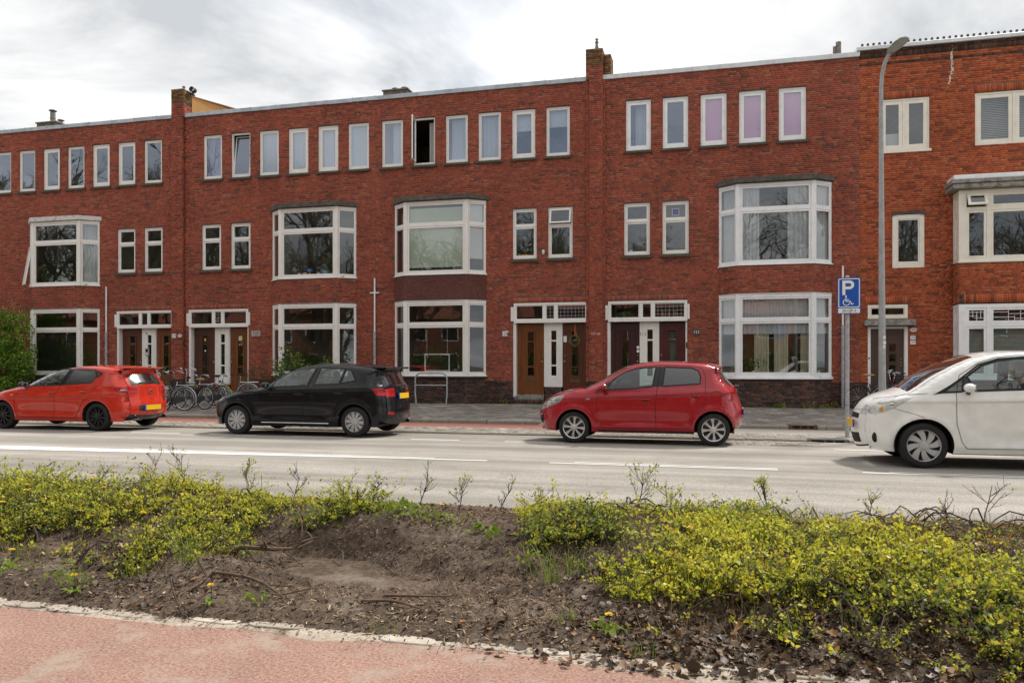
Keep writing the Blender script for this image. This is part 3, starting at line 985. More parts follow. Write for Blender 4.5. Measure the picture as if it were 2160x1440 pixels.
# ------------------------------------------------------------------ windows and doors
def window(parent, x0, x1, z0, z1, mat=M_white, d=-0.055, split=None, sash=True, sill=True, mull=None, T=None, tf=0.055, ts=0.05, opened=None, glass=None, sill_mat=None, name="window"):
	"""window unit as a part with sub-parts; d is the depth of the frame's face (negative = recessed)"""
	T = T or ((0.0, 0.0), (1.0, 0.0))
	w = MB(T).frame(x0, x1, z0, z1, tf, d - 0.07, d, tb=tf * 1.15)
	if split:
		w.box(x0 + tf, x1 - tf, d - 0.068, d + 0.006, split - 0.028, split + 0.028)
	if mull:
		for m in mull:
			w.box(m - 0.035, m + 0.035, d - 0.07, d - 0.002, z0 + tf * 1.15, z1 - tf)
	o = w.build(name, mat, parent, bevel=0.004)
	us = [x0 + tf] + [v for m in (mull or []) for v in (m - 0.035, m + 0.035)] + [x1 - tf]
	zsp = [z0 + tf * 1.15] + ([split - 0.028, split + 0.028] if split else []) + [z1 - tf]
	k = 0
	for i in range(0, len(us), 2):
		for m in range(0, len(zsp), 2):
			a, b, p, q = us[i] + .003, us[i + 1] - .003, zsp[m] + .003, zsp[m + 1] - .003
			s = ts if sash else 0.018
			ang = opened[k] if opened and opened[k] else None
			if ang is None:
				MB(T).frame(a, b, p, q, s, d - 0.055, d - 0.012 if sash else d - 0.03).build("sash", mat, o, bevel=0.003)
				pn = MB(T).quad((a + s - .004, d - 0.035, p + s - .004), (b - s + .004, d - 0.035, p + s - .004), (b - s + .004, d - 0.035, q - s + .004), (a + s - .004, d - 0.035, q - s + .004))
				pn.build("pane", glass or M_glass, o)
			else:
				kind, deg = ang
				sb = MB().frame(0, b - a, 0, q - p, s, -0.02, 0.025)
				gb = MB().quad((s, 0, s), (b - a - s, 0, s), (b - a - s, 0, q - p - s), (s, 0, q - p - s))
				if kind == 'side':      # hinged at the left, swings out
					M = Matrix.Translation((a, -d + 0.0, p)) @ Matrix.Rotation(radians(-deg), 4, 'Z')
				elif kind == 'top':     # hinged at the top, bottom swings out
					M = Matrix.Translation((a, -d, q)) @ Matrix.Rotation(radians(-deg), 4, 'X') @ Matrix.Translation((0, 0, -(q - p)))
				else:                   # tilts inward
					M = Matrix.Translation((a, -d + 0.02, p)) @ Matrix.Rotation(radians(-deg), 4, 'X')
				(ox, oy), (ux, uy) = T
				M = Matrix(((ux, -uy, 0, ox), (uy, ux, 0, oy), (0, 0, 1, 0), (0, 0, 0, 1))) @ M
				for bb, nm, mt in ((sb, "sash", mat), (gb, "pane", glass or M_glass)):
					me = bb.mesh(nm, mt, bevel=0.003 if nm == "sash" else 0)
					me.transform(M)
					link(nm, me, o)
			k += 1
	if sill:
		s_ = MB(T)
		s_.add([(x0 - .07, d - .05, z0 - .10), (x1 + .07, d - .05, z0 - .10), (x1 + .07, .085, z0 - .115), (x0 - .07, .085, z0 - .115),
				(x0 - .07, d - .05, z0 + .004), (x1 + .07, d - .05, z0 + .004), (x1 + .07, .085, z0 - .035), (x0 - .07, .085, z0 - .035)],
               [(0, 3, 2, 1), (4, 5, 6, 7), (0, 1, 5, 4), (1, 2, 6, 5), (2, 3, 7, 6), (3, 0, 4, 7)])
		s_.build("sill", sill_mat or M_sill, o, bevel=0.008)
	return o
def handle_marks(parent, a, b, z, d=-0.06):
	for u, sgn in ((a, 1), (b, -1)):
		MB().tube([(u, -d - 0.012, z), (u + 0.05 * sgn, -d - 0.02, z + 0.02)], 0.007, 6).build("stay", M_chrome, parent)
def door(parent, x0, x1, z0, z1, mat, y=0.20, lights=((0.55, 0.95, 0.0, 0.0),), style=0, knob=1):
	"""panelled front door with a narrow glazed slot"""
	w, h = x1 - x0, z1 - z0
	c = (x0 + x1) / 2
	gw = 0.105
	o = MB()
	# stiles and rails around the slot and two long side panels
	za, zb = z0 + 0.62 if style != 2 else z0 + 0.55, z1 - 0.26
	t = 0.045
	o.box(x0, x0 + 0.13, y, y + t, z0, z1).box(x1 - 0.13, x1, y, y + t, z0, z1)
	o.box(x0 + 0.13, x1 - 0.13, y, y + t, z0, za).box(x0 + 0.13, x1 - 0.13, y, y + t, zb, z1)
	o.box(c - gw - 0.045, c - gw, y - .006, y + t, za, zb).box(c + gw, c + gw + 0.045, y - .006, y + t, za, zb)
	o.box(x0 + 0.13, c - gw - 0.045, y + .018, y + t, za, zb).box(c + gw + 0.045, x1 - 0.13, y + .018, y + t, za, zb)
	hh = zb - za
	bars = (0.20, 0.78) if style != 2 else (0.78,)
	for f in bars:
		o.box(c - gw, c + gw, y + .002, y + t - .005, za + hh * f - .02, za + hh * f + .02)
	d = o.build("door", mat, parent, bevel=0.004)
	zz = [0.0] + list(bars) + [1.0]
	for i in range(len(zz) - 1):
		a, b = za + hh * zz[i] + (0.02 if i else 0), za + hh * zz[i + 1] - (0.02 if i < len(zz) - 2 else 0)
		MB().quad((c - gw, y + .022, a), (c + gw, y + .022, a), (c + gw, y + .022, b), (c - gw, y + .022, b)).build("door_glass", M_glass_d, d)
	MB().box(c - 0.17, c + 0.17, y - .012, y + .002, z0 + 0.40, z0 + 0.49).build("letter_slot", plain("aged_brass", (0.12, 0.09, 0.05), 0.5, metal=0.5), d, bevel=0.004)
	kx = x1 - 0.065 if knob > 0 else x0 + 0.065
	MB().blob((kx, y - .045, z0 + 1.08), (.03, .03, .03)).lathe([(.012, -.045), (.012, 0)], (kx, y, z0 + 1.08), 8, 'y').build("knob", M_brass, d, smooth=True)
	MB().lathe([(.0, -.012), (.022, -.012), (.024, 0)], (kx, y, z0 + 1.28), 10, 'y').build("lock", M_chrome, d, smooth=True)
	MB().box(x0 - .0, x1 + .0, y - .03, y + t, z0 - .05, z0 - .002).build("threshold", M_mossy, d)
	return d
def entrance(parent, X, m_left, m_right, zt=0.46, steps=True, lead=(False, False, True), name2=None):
	"""transom window over two doors with a glazed pier between; X = left edge of the transom"""
	W = 2.47
	# transom
	tr = MB().frame(X, X + W, 2.80, 3.45, 0.07, -0.035, 0.07, tb=0.11)
	us = (X + 0.07, X + 0.99, X + 1.07, X + 1.37, X + 1.45, X + W - 0.07)
	tr.box(us[1], us[2], -0.03, 0.065, 2.91, 3.38).box(us[3], us[4], -0.03, 0.065, 2.91, 3.38)
	t = tr.build("transom_window", M_white, parent, bevel=0.005)
	for k in range(3):
		a, b = us[2 * k], us[2 * k + 1]
		MB().frame(a, b, 2.91, 3.38, 0.028, -0.012, 0.03).build("sash", M_white, t)
		MB().quad((a + .02, .012, 2.93), (b - .02, .012, 2.93), (b - .02, .012, 3.36), (a + .02, .012, 3.36)).build("pane", M_glass, t)
		if lead[k]:
			lb = MB()
			nn = max(2, int((b - a) / 0.11))
			for i in range(1, nn):
				u = a + (b - a) * i / nn
				lb.box(u - .005, u + .005, .004, .010, 2.938, 3.352)
			for i in range(1, 4):
				z = 2.91 + 0.47 * i / 4
				lb.box(a + .028, b - .028, .003, .009, z - .005, z + .005)
			lb.build("leading", M_galv, t)
	# white ear blocks beside the transom
	MB().box(X - 0.10, X - 0.004, -0.03, 0.06, 2.86, 3.33).build("corner_block", M_white, t, bevel=0.006)
	MB().box(X + W + 0.004, X + W + 0.07, -0.03, 0.06, 2.86, 3.33).build("corner_block", M_white, t, bevel=0.006)
	# jambs
	MB().box(X - 0.03, X + 0.065, 0.02, 0.26, zt - 0.1, 2.797).box(X + W - .055, X + W - .0, 0.02, 0.26, zt - 0.1, 2.797).build("door_frame", M_white, parent, bevel=0.005)
	door(parent, X + 0.07, X + 0.98, zt, 2.775, m_left, knob=1)
	door(parent, X + 1.60, X + 2.41, zt, 2.775, m_right, knob=-1)
	# pier with slot windows
	p = MB()
	a, b = X + 0.985, X + 1.595
	c = (a + b) / 2 + 0.02
	p.box(a, c - 0.085, 0.14, 0.24, zt + .25, 2.797).box(c + 0.085, b, 0.14, 0.24, zt + .25, 2.797)
	p.box(c - 0.085, c + 0.085, 0.14, 0.24, zt + .25, zt + .62).box(c - 0.085, c + 0.085, 0.14, 0.24, 2.55, 2.797)
	for z in (zt + .95, 2.22):
		p.box(c - 0.085, c + 0.085, 0.145, 0.235, z - .025, z + .025)
	for u in (a + .05, a + .12, b - .12, b - .05):
		p.box(u - .012, u + .012, 0.128, 0.14, zt + .25, 2.797)
	pp = p.build("door_pier", M_white, parent, bevel=0.004)
	for z0, z1 in ((zt + .62, zt + .925), (zt + .975, 2.195), (2.245, 2.55)):
		MB().quad((c - .085, .18, z0), (c + .085, .18, z0), (c + .085, .18, z1), (c - .085, .18, z1)).build("pane", M_glass_d, pp)
	pb = Bricks(np.random.default_rng(5))
	pb.panel(((a + .05, 0.10), (1, 0)), b - a - .1, 0.16, zt + .25, depth=.05)
	pb.build(parent, BR_dark, "pier_base_brickwork")
	MB().box(a + .05, b - .05, .10, .24, 0.16, zt + .25 - .004).build("pier_base", M_mortar, parent)
	# doorstep of bricks on edge
	MB().box(X - 0.02, a, -0.10, .20, .10, .30).box(b, X + W, -0.10, .20, .10, .30).build("doorstep", M_mortar, parent)
	sb = Bricks(np.random.default_rng(6))
	sb.panel(((X - 0.02, -0.10), (1, 0)), a - X + .02, 0.17, .305, soldier=True, depth=.15)
	sb.panel(((b, -0.10), (1, 0)), X + W - b, 0.17, .305, soldier=True, depth=.15)
	sb.build(parent, BR_dark, "doorstep_brickwork")
	MB().box(X + .02, a, -.02, .2, .306, zt - .052).box(b, X + W - .02, -.02, .2, .306, zt - .052).build("doorsill", M_mossy, parent)
	return X, W
def room(parent, x0, x1, levels, depth=4.0):
	"""plain rooms behind the windows so that one looks into a real space"""
	b = MB()
	z0, z1 = levels[0], levels[-1]
	b.quad((x0, depth, z0), (x1, depth, z0), (x1, depth, z1), (x0, depth, z1))
	b.quad((x0, .26, z0), (x0, depth, z0), (x0, depth, z1), (x0, .26, z1))
	b.quad((x1, .26, z0), (x1, .26, z1), (x1, depth, z1), (x1, depth, z0))
	b.build("room_walls", M_room, parent)
	f = MB()
	for z in levels:
		f.box(x0, x1, 0.26, depth, z - 0.12, z + 0.12)
	f.build("floors", M_roomd, parent)
def bay_points(xc, hw=1.635, fw=1.075, p=0.43):
	return [(xc - hw, 0.0), (xc - fw, -p), (xc + fw, -p), (xc + hw, 0.0)]
def bay_unit(parent, pts, z0, z1, zs, mat, glassm=None, post=0.10, thick_rail=0.075, name="bay_window", opened=None, top_open=None):
	"""three-sided glazed bay between z0 and z1, transom rail at zs"""
	body = MB()
	for (px, py) in pts[1:3]:
		body.T = None
		body.box(px - post / 2 - .012, px + post / 2 + .012, py - .012, py + post, z0, z1)
	first = None
	o = None
	for k in range(3):
		T, L = T_of(pts[k], pts[k + 1])
		a, b = (0.0, L)
		m0 = post * .75 if k != 0 else 0.035
		m1 = post * .75 if k != 2 else 0.035
		body.T = T
		body.box(a, b, -.09, 0.0, z0, z0 + .09)
		body.box(a, b, -.09, 0.0, z1 - .09, z1)
		body.box(a + m0, b - m1, -.085, -.004, zs - thick_rail / 2, zs + thick_rail / 2)
		body.box(a, a + m0, -.085, -.003, z0 + .09, z1 - .09)
		body.box(b - m1, b, -.085, -.003, z0 + .09, z1 - .09)
		body.box(a - .02, b + .02, 0.0, .035, z0 - .012, z0 + .022)
	o = body.build(name, mat, parent, bevel=0.004)
	for k in range(3):
		T, L = T_of(pts[k], pts[k + 1])
		m0 = post * .75 if k != 0 else 0.035
		m1 = post * .75 if k != 2 else 0.035
		for (p, q) in ((z0 + .09, zs - thick_rail / 2), (zs + thick_rail / 2, z1 - .09)):
			u0, u1 = m0 + .004, L - m1 - .004
			s = 0.055 if k == 1 else 0.045
			MB(T).frame(u0, u1, p + .003, q - .003, s, -.06, -.014).build("sash", mat, o, bevel=0.003)
			MB(T).quad((u0 + s - .004, -.04, p + s), (u1 - s + .004, -.04, p + s), (u1 - s + .004, -.04, q - s), (u0 + s - .004, -.04, q - s)).build("pane", glassm or M_glass, o)
	return o
def ring_poly(pts, off, z0, z1, name, mat, parent, back=0.0, bevel=0.006):
	"""slab following the bay's plan, pushed out by off"""
	(ax, ay), (bx, by), (cx, cy), (dx, dy) = pts
	k = off
	P = [(ax - k * 1.1, back), (ax - k * .75, ay - .0), (bx - k * .35, by - k), (cx + k * .35, cy - k), (dx + k * .75, dy), (dx + k * 1.1, back)]
	b = MB()
	n = len(P)
	b.add([(x, y, z0) for x, y in P] + [(x, y, z1) for x, y in P],
          [tuple(range(n - 1, -1, -1)), tuple(range(n, 2 * n))] + [(i, (i + 1) % n, n + (i + 1) % n, n + i) for i in range(n)])
	return b.build(name, mat, parent, bevel=bevel)
def bay_infill(parent, pts, z0, z1, br, name="spandrel"):
	"""brick body of the bay between storeys"""
	b = MB()
	P = list(pts)
	n = len(P)
	b.add([(x, y, z0) for x, y in P] + [(x, y, z1) for x, y in P], [tuple(range(n)), tuple(range(2 * n - 1, n - 1, -1))] + [(i, i + 1, n + i + 1, n + i) for i in range(n - 1)])
	b.build(name, M_mortar, parent)
	for k in range(3):
		T, L = T_of(pts[k], pts[k + 1])
		br.panel(T, L, z0, z1, depth=.03)
# ------------------------------------------------------------------ the terrace
W3 = {'A': [-27.52, -26.36, -25.20, -24.06, -22.91, -21.76, -20.60], 'B': [-18.05, -16.89, -15.74, -14.58, -13.42, -12.26],
      'C': [-11.0, -9.84, -8.68, -7.53, -6.37, -5.22], 'D': [-2.63, -1.48, -0.32, 0.83, 1.99]}
W1 = {'A': [-21.79, -20.60], 'B': [-18.12, -16.91], 'C': [-6.35, -5.16], 'D': [-2.69, -1.49]}
EX = {'A': -21.78, 'B': -18.64, 'C': -6.30, 'D': -3.19}
BAY = {'A': -24.19, 'B': -13.57, 'C': -8.88, 'D': 1.86}
XR = {'A': (-33.0, -19.06), 'B': (-19.06, -11.23), 'C': (-11.23, -3.56), 'D': (-3.56, 4.25)}
HL = {'A': "red brick terraced house at the left end behind the hedge and red hatchback",
      'B': "red brick terraced house with 125 plate behind the bicycles and black car",
      'C': "red brick terraced house with an open top-floor casement and wreathed door",
      'D': "red brick terraced house with pink top-floor blinds beside the orange house"}
HOUSE = {}
def zinc_edge(parent, x0, x1, z0=10.54, z1=10.69, mat=M_zinc):
	o = None
	x = x0
	rr = random.Random(int(x0 * 10))
	prof = [(.02, z1), (-.055, z1 - .006), (-.062, z1 - .02), (-.06, z0 + .01), (-.045, z0)]
	e = root  # noqa
	cap = MB().box(x0, x1, -.02, .30, z0 + .01, z1 - .012).build("parapet_capping", mat, parent)
	while x < x1 - .05:
		b_ = min(x + 1.0, x1)
		dz = rr.uniform(-.004, .004)
		b = MB()
		n = len(prof)
		b.add([(x + .001, y, z + dz) for y, z in prof] + [(b_ - .001, y, z + dz) for y, z in prof], [(i, i + 1, n + i + 1, n + i) for i in range(n - 1)])
		b.build("zinc_sheet", mat, cap)
		MB().box(b_ - .012, b_ + .012, -.068, .02, z0 + .02 + dz, z1 + .008).build("seam", mat, cap)
		x = b_
	return cap
def chimney(parent, x0, x1, y0, y1, z0, z1, steps=None, mossy=2):
	rng = np.random.default_rng(11)
	st = MB().box(x0 + .004, x1 - .004, y0 + .004, y1, z0, z1 - .01).build("chimney", M_mortar, parent)
	br = Bricks(rng)
	zc = z1 - 0.0625 * 4 * mossy
	T1, L1 = T_of((x0, y0), (x1, y0))
	T2, L2 = T_of((x1, y0), (x1, y1))
	T3, L3 = T_of((x0, y1), (x0, y0))
	for T, L in ((T1, L1), (T2, L2), (T3, L3)):
		br.panel(T, L, z0, zc, depth=.004, proud=.008)
	br.build(st, BR_main)
	bm_ = Bricks(rng)
	for T, L in ((T1, L1), (T2, L2), (T3, L3)):
		bm_.panel(T, L, zc, z1, depth=.004, proud=.010)
	bm_.build(st, BR_moss, "top_brickwork")
	MB().box(x0 - .012, x1 + .012, y0 - .012, y1 + .01, z1 - .005, z1 + .02).build("capstone", M_mossy, st, bevel=.006)
	return st
def make_house(k):
	x0, x1 = XR[k]
	h = root("terraced_house", ((x0 + x1) / 2, 0, 0.16), HL[k], "house", "houses of the terrace", world=True)
	HOUSE[k] = h
	rng = np.random.default_rng(100 + ord(k))
	xc = BAY[k]
	pts = bay_points(xc)
	third = [(x, x + .79, 8.23, 9.82) for x in W3[k]]
	first = [(x, x + .82, 4.91, 6.56) for x in W1[k]]
	ent = (EX[k] - .035, EX[k] + 2.475, 0.0, 3.45)
	bayH = (xc - 1.62, xc + 1.62, 0.0, 7.0)
	sold = (EX[k] - .035, EX[k] + 2.475, 3.45, 3.63)
	bz0 = 1.05
	wall_holes = third + first + [ent, (xc - 1.5, xc + 1.5, bz0 + .05, 3.5), (xc - 1.5, xc + 1.5, 4.46, 6.85)]
	wall = slab_wall(x0, x1, 0.0, 10.55, wall_holes).build("front_wall", M_mortar, h)
	br = Bricks(rng)
	holes = [(a - x0, b - x0, c, d) for a, b, c, d in third + first + [ent, bayH, sold]]
	br.panel(FRONT(x0), x1 - x0, 0.90, 10.55, holes, pick=True)
	vis = {'A': lambda x, z: x > -27 and z > 2.5, 'B': lambda x, z: z > 2.0, 'C': lambda x, z: z > 1.2, 'D': lambda x, z: z > 1.6}[k]
	br.build(wall, BR_main, visible=vis)
	dk = Bricks(rng)
	dk.panel(FRONT(x0), x1 - x0, 0.15, 0.90, holes, proud=.016)
	s2 = Bricks(rng)
	s2.panel(FRONT(sold[0]), sold[1] - sold[0], 3.455, 3.63, soldier=True)
	s2.build(wall, BR_main, "soldier_course")
	# bay: plinth, ground-floor glazing, spandrel, first-floor glazing, slab
	wm = M_white2 if k == 'D' else M_white
	sp = Bricks(rng)
	dk2 = Bricks(rng)
	bay_infill(h, pts, 0.12, bz0 - .03, dk2, "bay_plinth")
	dk2.V and dk.V.extend(dk2.V); dk.F.extend([f + dk.n for f in dk2.F]); dk.t.extend(dk2.t); dk.n += dk2.n
	dk.build(wall, BR_dark, "plinth_brickwork")
	bay_infill(h, pts, 3.56, 4.40, sp)
	sp.build(h, BR_paint if k == 'C' else BR_main, "spandrel_brickwork")
	if k == 'C':
		ring_poly(pts, .09, bz0 - .05, bz0 + .0, "bay_sill", M_slate, h)
	else:
		ring_poly(pts, .06, bz0 - .05, bz0 + .0, "bay_sill", wm if k == 'D' else M_sill, h)
	bay_unit(h, pts, bz0 + .01, 3.545, 2.76, wm)
	ring_poly(pts, .018, 3.546, 3.575, "bay_flashing", M_zincw if k in 'CD' else M_mossy, h)
	bay_unit(h, pts, 4.43, 6.885, 6.08, wm)
	if k == 'A':
		ring_poly(pts, .10, 6.90, 7.06, "bay_roof", plain("peeling_white_fascia", (0.66, 0.65, 0.62), 0.6, var=.08, dirt=(0.12, 0.11, 0.1), dirt_amt=.8, dscale=6), h)
	else:
		ring_poly(pts, .13, 6.90, 7.05, "bay_roof", M_slab, h)
	MB().add([], [])
	# inside of the bay: floor and ceiling boards so that no gap shows
	# windows
	for i, (a, b, c, d) in enumerate(third):
		kw = {}
		mat = M_white
		if k == 'B' and i == 1:
			kw = dict(opened=[('tilt', 7)])
		if k == 'C' and i == 1:
			kw = dict(opened=[('side', 78)])
		if k == 'D':
			mat = M_white2
		heavy = (k == 'D') or (k == 'A' and i in (2, 4, 5)) or (k == 'B' and i in (3, 4)) or (k == 'C' and i == 4)
		w = window(h, a + .004, b - .004, c + .004, d - .004, mat, ts=.085 if heavy else .035, glass=M_glass_up, **kw)
		if k == 'D':
			handle_marks(w, a + .16, b - .16, c + .42)
	for i, (a, b, c, d) in enumerate(first):
		kw = {}
		if k == 'C' and i == 1:
			kw = dict(opened=[None, ('top', 14)])
		window(h, a + .004, b - .004, c + .004, d - .004, M_white, split=5.98, ts=.05, **kw)
	doors = {'A': (M_w_rb, M_w_or), 'B': (M_w_dk, M_w_or), 'C': (M_w_or, M_w_rb), 'D': (M_w_pu, M_w_rd)}[k]
	lead = {'A': (False, False, False), 'B': (False, True, False), 'C': (False, True, True), 'D': (False, False, True)}[k]
	entrance(h, EX[k], doors[0], doors[1], lead=lead)
	zinc_edge(h, x0 if k != 'A' else x0, x1, mat=M_zincw if k == 'D' else M_zinc)
	# roof, back and rooms
	MB().box(x0 + .01, x1 - .01, .251, 9.0, 10.30, 10.45).build("roof", M_roof, h)
	MB().box(x0 + .01, x1 - .01, 8.75, 9.0, 0.0, 10.30).build("back_wall", M_mortar, h)
	MB().box(x0 + .005, x0 + .12, .251, 8.75, 0.0, 10.30).box(x1 - .12, x1 - .005, .251, 8.75, 0.0, 10.30).build("party_wall", M_mortar, h)
	room(h, x0 + .13, x1 - .13, (0.3, 3.98, 7.55, 10.2), 4.2)
	mid = [(xc - 1.9, 'bay')]
	side = xc + 1.9 if EX[k] > xc else xc - 1.9
	MB().box(side - .05, side + .05, .26, 4.19, .43, 7.42).build("partition", M_room, h)
	return h
for _k in "ABCD":
	make_house(_k)
# the left bay's side light stands open, seen edge on
_T, _L = T_of(bay_points(BAY['A'])[0], bay_points(BAY['A'])[1])
_M = Matrix(((_T[1][0], -_T[1][1], 0, _T[0][0]), (_T[1][1], _T[1][0], 0, _T[0][1]), (0, 0, 1, 0), (0, 0, 0, 1))) @ Matrix.Translation((.05, -.01, 6.0)) @ Matrix.Rotation(radians(-9), 4, 'X') @ Matrix.Translation((0, 0, -1.5))
for _b, _n, _m in ((MB().frame(0, _L - .1, 0, 1.5, .06, -.025, .02), "open_sash", M_white), (MB().quad((.06, 0, .06), (_L - .16, 0, .06), (_L - .16, 0, 1.44), (.06, 0, 1.44)), "pane", M_glass)):
	_me = _b.mesh(_n, _m)
	_me.transform(_M)
	link(_n, _me, HOUSE['A'])
# pilasters that carry the party-wall chimneys
def pilaster(h, x0, x1, proud, z1, name="pilaster"):
	rng = np.random.default_rng(int(abs(x0) * 100))
	st = MB().box(x0 + .004, x1 - .004, -proud + .004, .02, .12, z1).build(name, M_mortar, h)
	T1, L1 = T_of((x0, -proud), (x1, -proud))
	T2, L2 = T_of((x1, -proud), (x1, -.011))
	T3, L3 = T_of((x0, -.011), (x0, -proud))
	a, b = Bricks(rng), Bricks(rng)
	for T, L in ((T1, L1), (T2, L2), (T3, L3)):
		a.panel(T, L, .90, z1, depth=.004, proud=.008)
		b.panel(T, L, .15, .90, depth=.004, proud=.012)
	a.build(st, BR_main)
	b.build(st, BR_dark, "plinth_brickwork")
	return st
pilaster(HOUSE['A'], -19.30, -18.83, .13, 10.55)
pilaster(HOUSE['C'], -3.89, -3.28, .055, 10.55, "pilaster_backing")
pilaster(HOUSE['C'], -3.78, -3.35, .14, 10.55)
chA = chimney(HOUSE['A'], -19.30, -18.80, -.13, .55, 10.55, 11.56)
chC = chimney(HOUSE['C'], -3.88, -3.36, -.14, .62, 10.55, 11.50)
# stepped right shoulder of the chimney over houses C and D
_b = Bricks(np.random.default_rng(4))
_b.panel(T_of((-3.355, .06), (-3.12, .06))[0], .235, 10.55, 11.38, depth=.004)
_b.panel(T_of((-3.12, .06), (-3.12, .7))[0], .64, 10.55, 11.38, depth=.004)
_sh = MB().box(-3.355, -3.125, .064, .7, 10.5, 11.375).build("shoulder", M_mortar, chC)
_b.build(chC, BR_moss, "shoulder_brickwork")
_b = MB()
_b.lathe([(.09, 0), (.085, .05), (.05, .16), (.045, .26), (.06, .27), (.06, .30), (.04, .30), (.035, .36), (.055, .38), (.055, .40)], (-3.57, .1, 11.52), 12).build("chimney_pot", M_flue, chC, smooth=True)
MB().lathe([(.045, 0), (.045, .16), (.06, .16), (.06, .19)], (-18.98, .15, 11.57), 10).build("flue_pipe", M_flue, chA, smooth=True)
MB().lathe([(.04, 0), (.04, .16)], (-18.70, .3, 11.46), 8).lathe([(.10, -.10), (.10, .10)], (-18.70, .3, 11.66), 12, 'y').build("round_cowl", M_dkplastic, chA, smooth=True)
# ochre dormer box beside the left chimney
_bx = MB()
_bx.add([(-18.78, .35, 10.5), (-18.02, 2.2, 10.5), (-18.02, 2.8, 10.5), (-18.78, 2.8, 10.5), (-18.78, .35, 11.42), (-18.02, 2.2, 11.42), (-18.02, 2.8, 11.42), (-18.78, 2.8, 11.42)],
		[(0, 3, 2, 1), (4, 5, 6, 7), (0, 1, 5, 4), (1, 2, 6, 5), (2, 3, 7, 6), (3, 0, 4, 7)])
_bo = _bx.build("roof_box", M_orangebox, HOUSE['B'])
_bx = MB()
_bx.add([(-18.80, .28, 11.42), (-17.94, 2.2, 11.42), (-17.94, 2.85, 11.42), (-18.80, 2.85, 11.42), (-18.80, .28, 11.46), (-17.94, 2.2, 11.46), (-17.94, 2.85, 11.46), (-18.80, 2.85, 11.46)],
		[(0, 3, 2, 1), (4, 5, 6, 7), (0, 1, 5, 4), (1, 2, 6, 5), (2, 3, 7, 6), (3, 0, 4, 7)])
_bx.build("box_edge", M_terra, _bo)
def flue(h, x, y, z, ht, r=.16, cap=True):
	b = MB().lathe([(r * .62, 0), (r * .62, ht), ], (x, y, z), 14)
	b.lathe([(r * .7, ht * .45), (r * .7, ht * .5)], (x, y, z), 14)
	o = b.build("flue", M_flue, h, smooth=True)
	if cap:
		for a in range(3):
			MB().tube([(x + r * .6 * cos(a * 2.1), y + r * .6 * sin(a * 2.1), z + ht), (x + r * .6 * cos(a * 2.1), y + r * .6 * sin(a * 2.1), z + ht + .09)], .008, 5).build("cowl_stay", M_flue, o)
		MB().lathe([(0, ht + .13), (r * .7, ht + .11), (r, ht + .07), (r * .95, ht + .06), (0, ht + .09)], (x, y, z), 16).build("cowl", M_flue, o, smooth=True)
	return o
def flue_base(h, x0, x1, y, z0, z1):
	MB().box(x0, x1, y - .35, y + .35, z0, z1 - .05).build("flue_stack", M_mortar, h)
	MB().box(x0 - .05, x1 + .05, y - .4, y + .4, z1 - .05, z1).build("flue_capstone", M_mossy, h, bevel=.01)
flue_base(HOUSE['A'], -28.2, -27.2, 3.0, 10.45, 11.88)
flue(HOUSE['A'], -27.70, 3.0, 11.88, .50, .17)
flue(HOUSE['A'], -27.28, 3.0, 11.88, .05, .15)
flue_base(HOUSE['C'], -12.1, -11.12, 3.0, 10.45, 11.88)
HOUSE_C_fl = [flue(HOUSE['C'], -11.74, 3.0, 11.88, .05, .16), flue(HOUSE['C'], -11.36, 3.0, 11.88, .05, .16)]
_c1 = flue(HOUSE['D'], 4.12, 3.0, 10.45, 1.74, .14, cap=False)
flue(HOUSE['D'], 4.00, 3.0, 10.45, 1.60, .09, cap=False)
# rain pipes: white upper pipe in a thicker lower sleeve
def rainpipe(x, z1, z2, zb, label, cross=None, fat=.05):
	r = root("rain_pipe", (x, -.06, 0.16), label, "drainpipe", "rain pipes on the terrace", world=True)
	MB().tube([(x, -.06, z2), (x, -.06, z1)], .028, 10).build("upper_pipe", M_white2, r, smooth=True)
	MB().tube([(x, -.06, .15), (x, -.06, z2)], fat, 12).build("lower_sleeve", M_galv, r, smooth=True)
	for z in (z2 - .1, (z2 + .3) / 2, z2 + .7):
		MB().box(x - .055, x + .055, -.075, -.012, z - .012, z + .012).build("bracket", M_galv, r)
	if cross:
		MB().box(x - .17, x + .16, -.085, -.045, cross - .02, cross + .02).build("cross_bar", M_white2, r)
rainpipe(-22.22, 4.39, 2.66, .15, "white rain pipe beside the left house's bay window")
rainpipe(-11.23, 4.42, 2.57, .15, "white rain pipe with a cross bar between the two middle bays", 3.91)
rainpipe(3.79, 4.37, 2.62, .15, "white rain pipe right behind the blue parking sign")
# ------------------------------------------------------------------ orange corner house
hx0, hx1 = 4.25, 13.2
hE = root("terraced_house", ((hx0 + hx1) / 2, 0, 0.16), "bright orange brick house with stubs along its parapet at the right edge", "house", "houses of the terrace", world=True)
HOUSE['E'] = hE
_rng = np.random.default_rng(55)
ew1, ew2, ew3 = (4.82, 6.15, 7.70, 9.22), (7.33, 9.33, 7.70, 9.21), (5.15, 6.01, 4.26, 5.82)
eent = (4.48, 5.575, 0.0, 2.55)
etr = (4.48, 5.575, 2.78, 3.20)
ebay = (6.76, 11.04, 0.0, 6.45)
ecan = (4.37, 5.73, 2.57, 2.75)
ewall = slab_wall(hx0, hx1, 0.0, 10.69, [ew1, ew2, ew3, eent, etr, (6.95, 10.85, 1.1, 3.05), (6.95, 10.85, 4.4, 6.25)]).build("front_wall", M_mortar, hE)
solds = [(4.80, 6.17, 9.225, 9.44), (7.31, 9.35, 9.215, 9.43), (4.42, 5.64, 3.205, 3.42), (5.13, 6.03, 5.825, 5.90)]
_h = [(a - hx0, b - hx0, c, d) for a, b, c, d in [ew1, ew2, ew3, eent, etr, ebay, ecan] + solds]
br = Bricks(_rng)
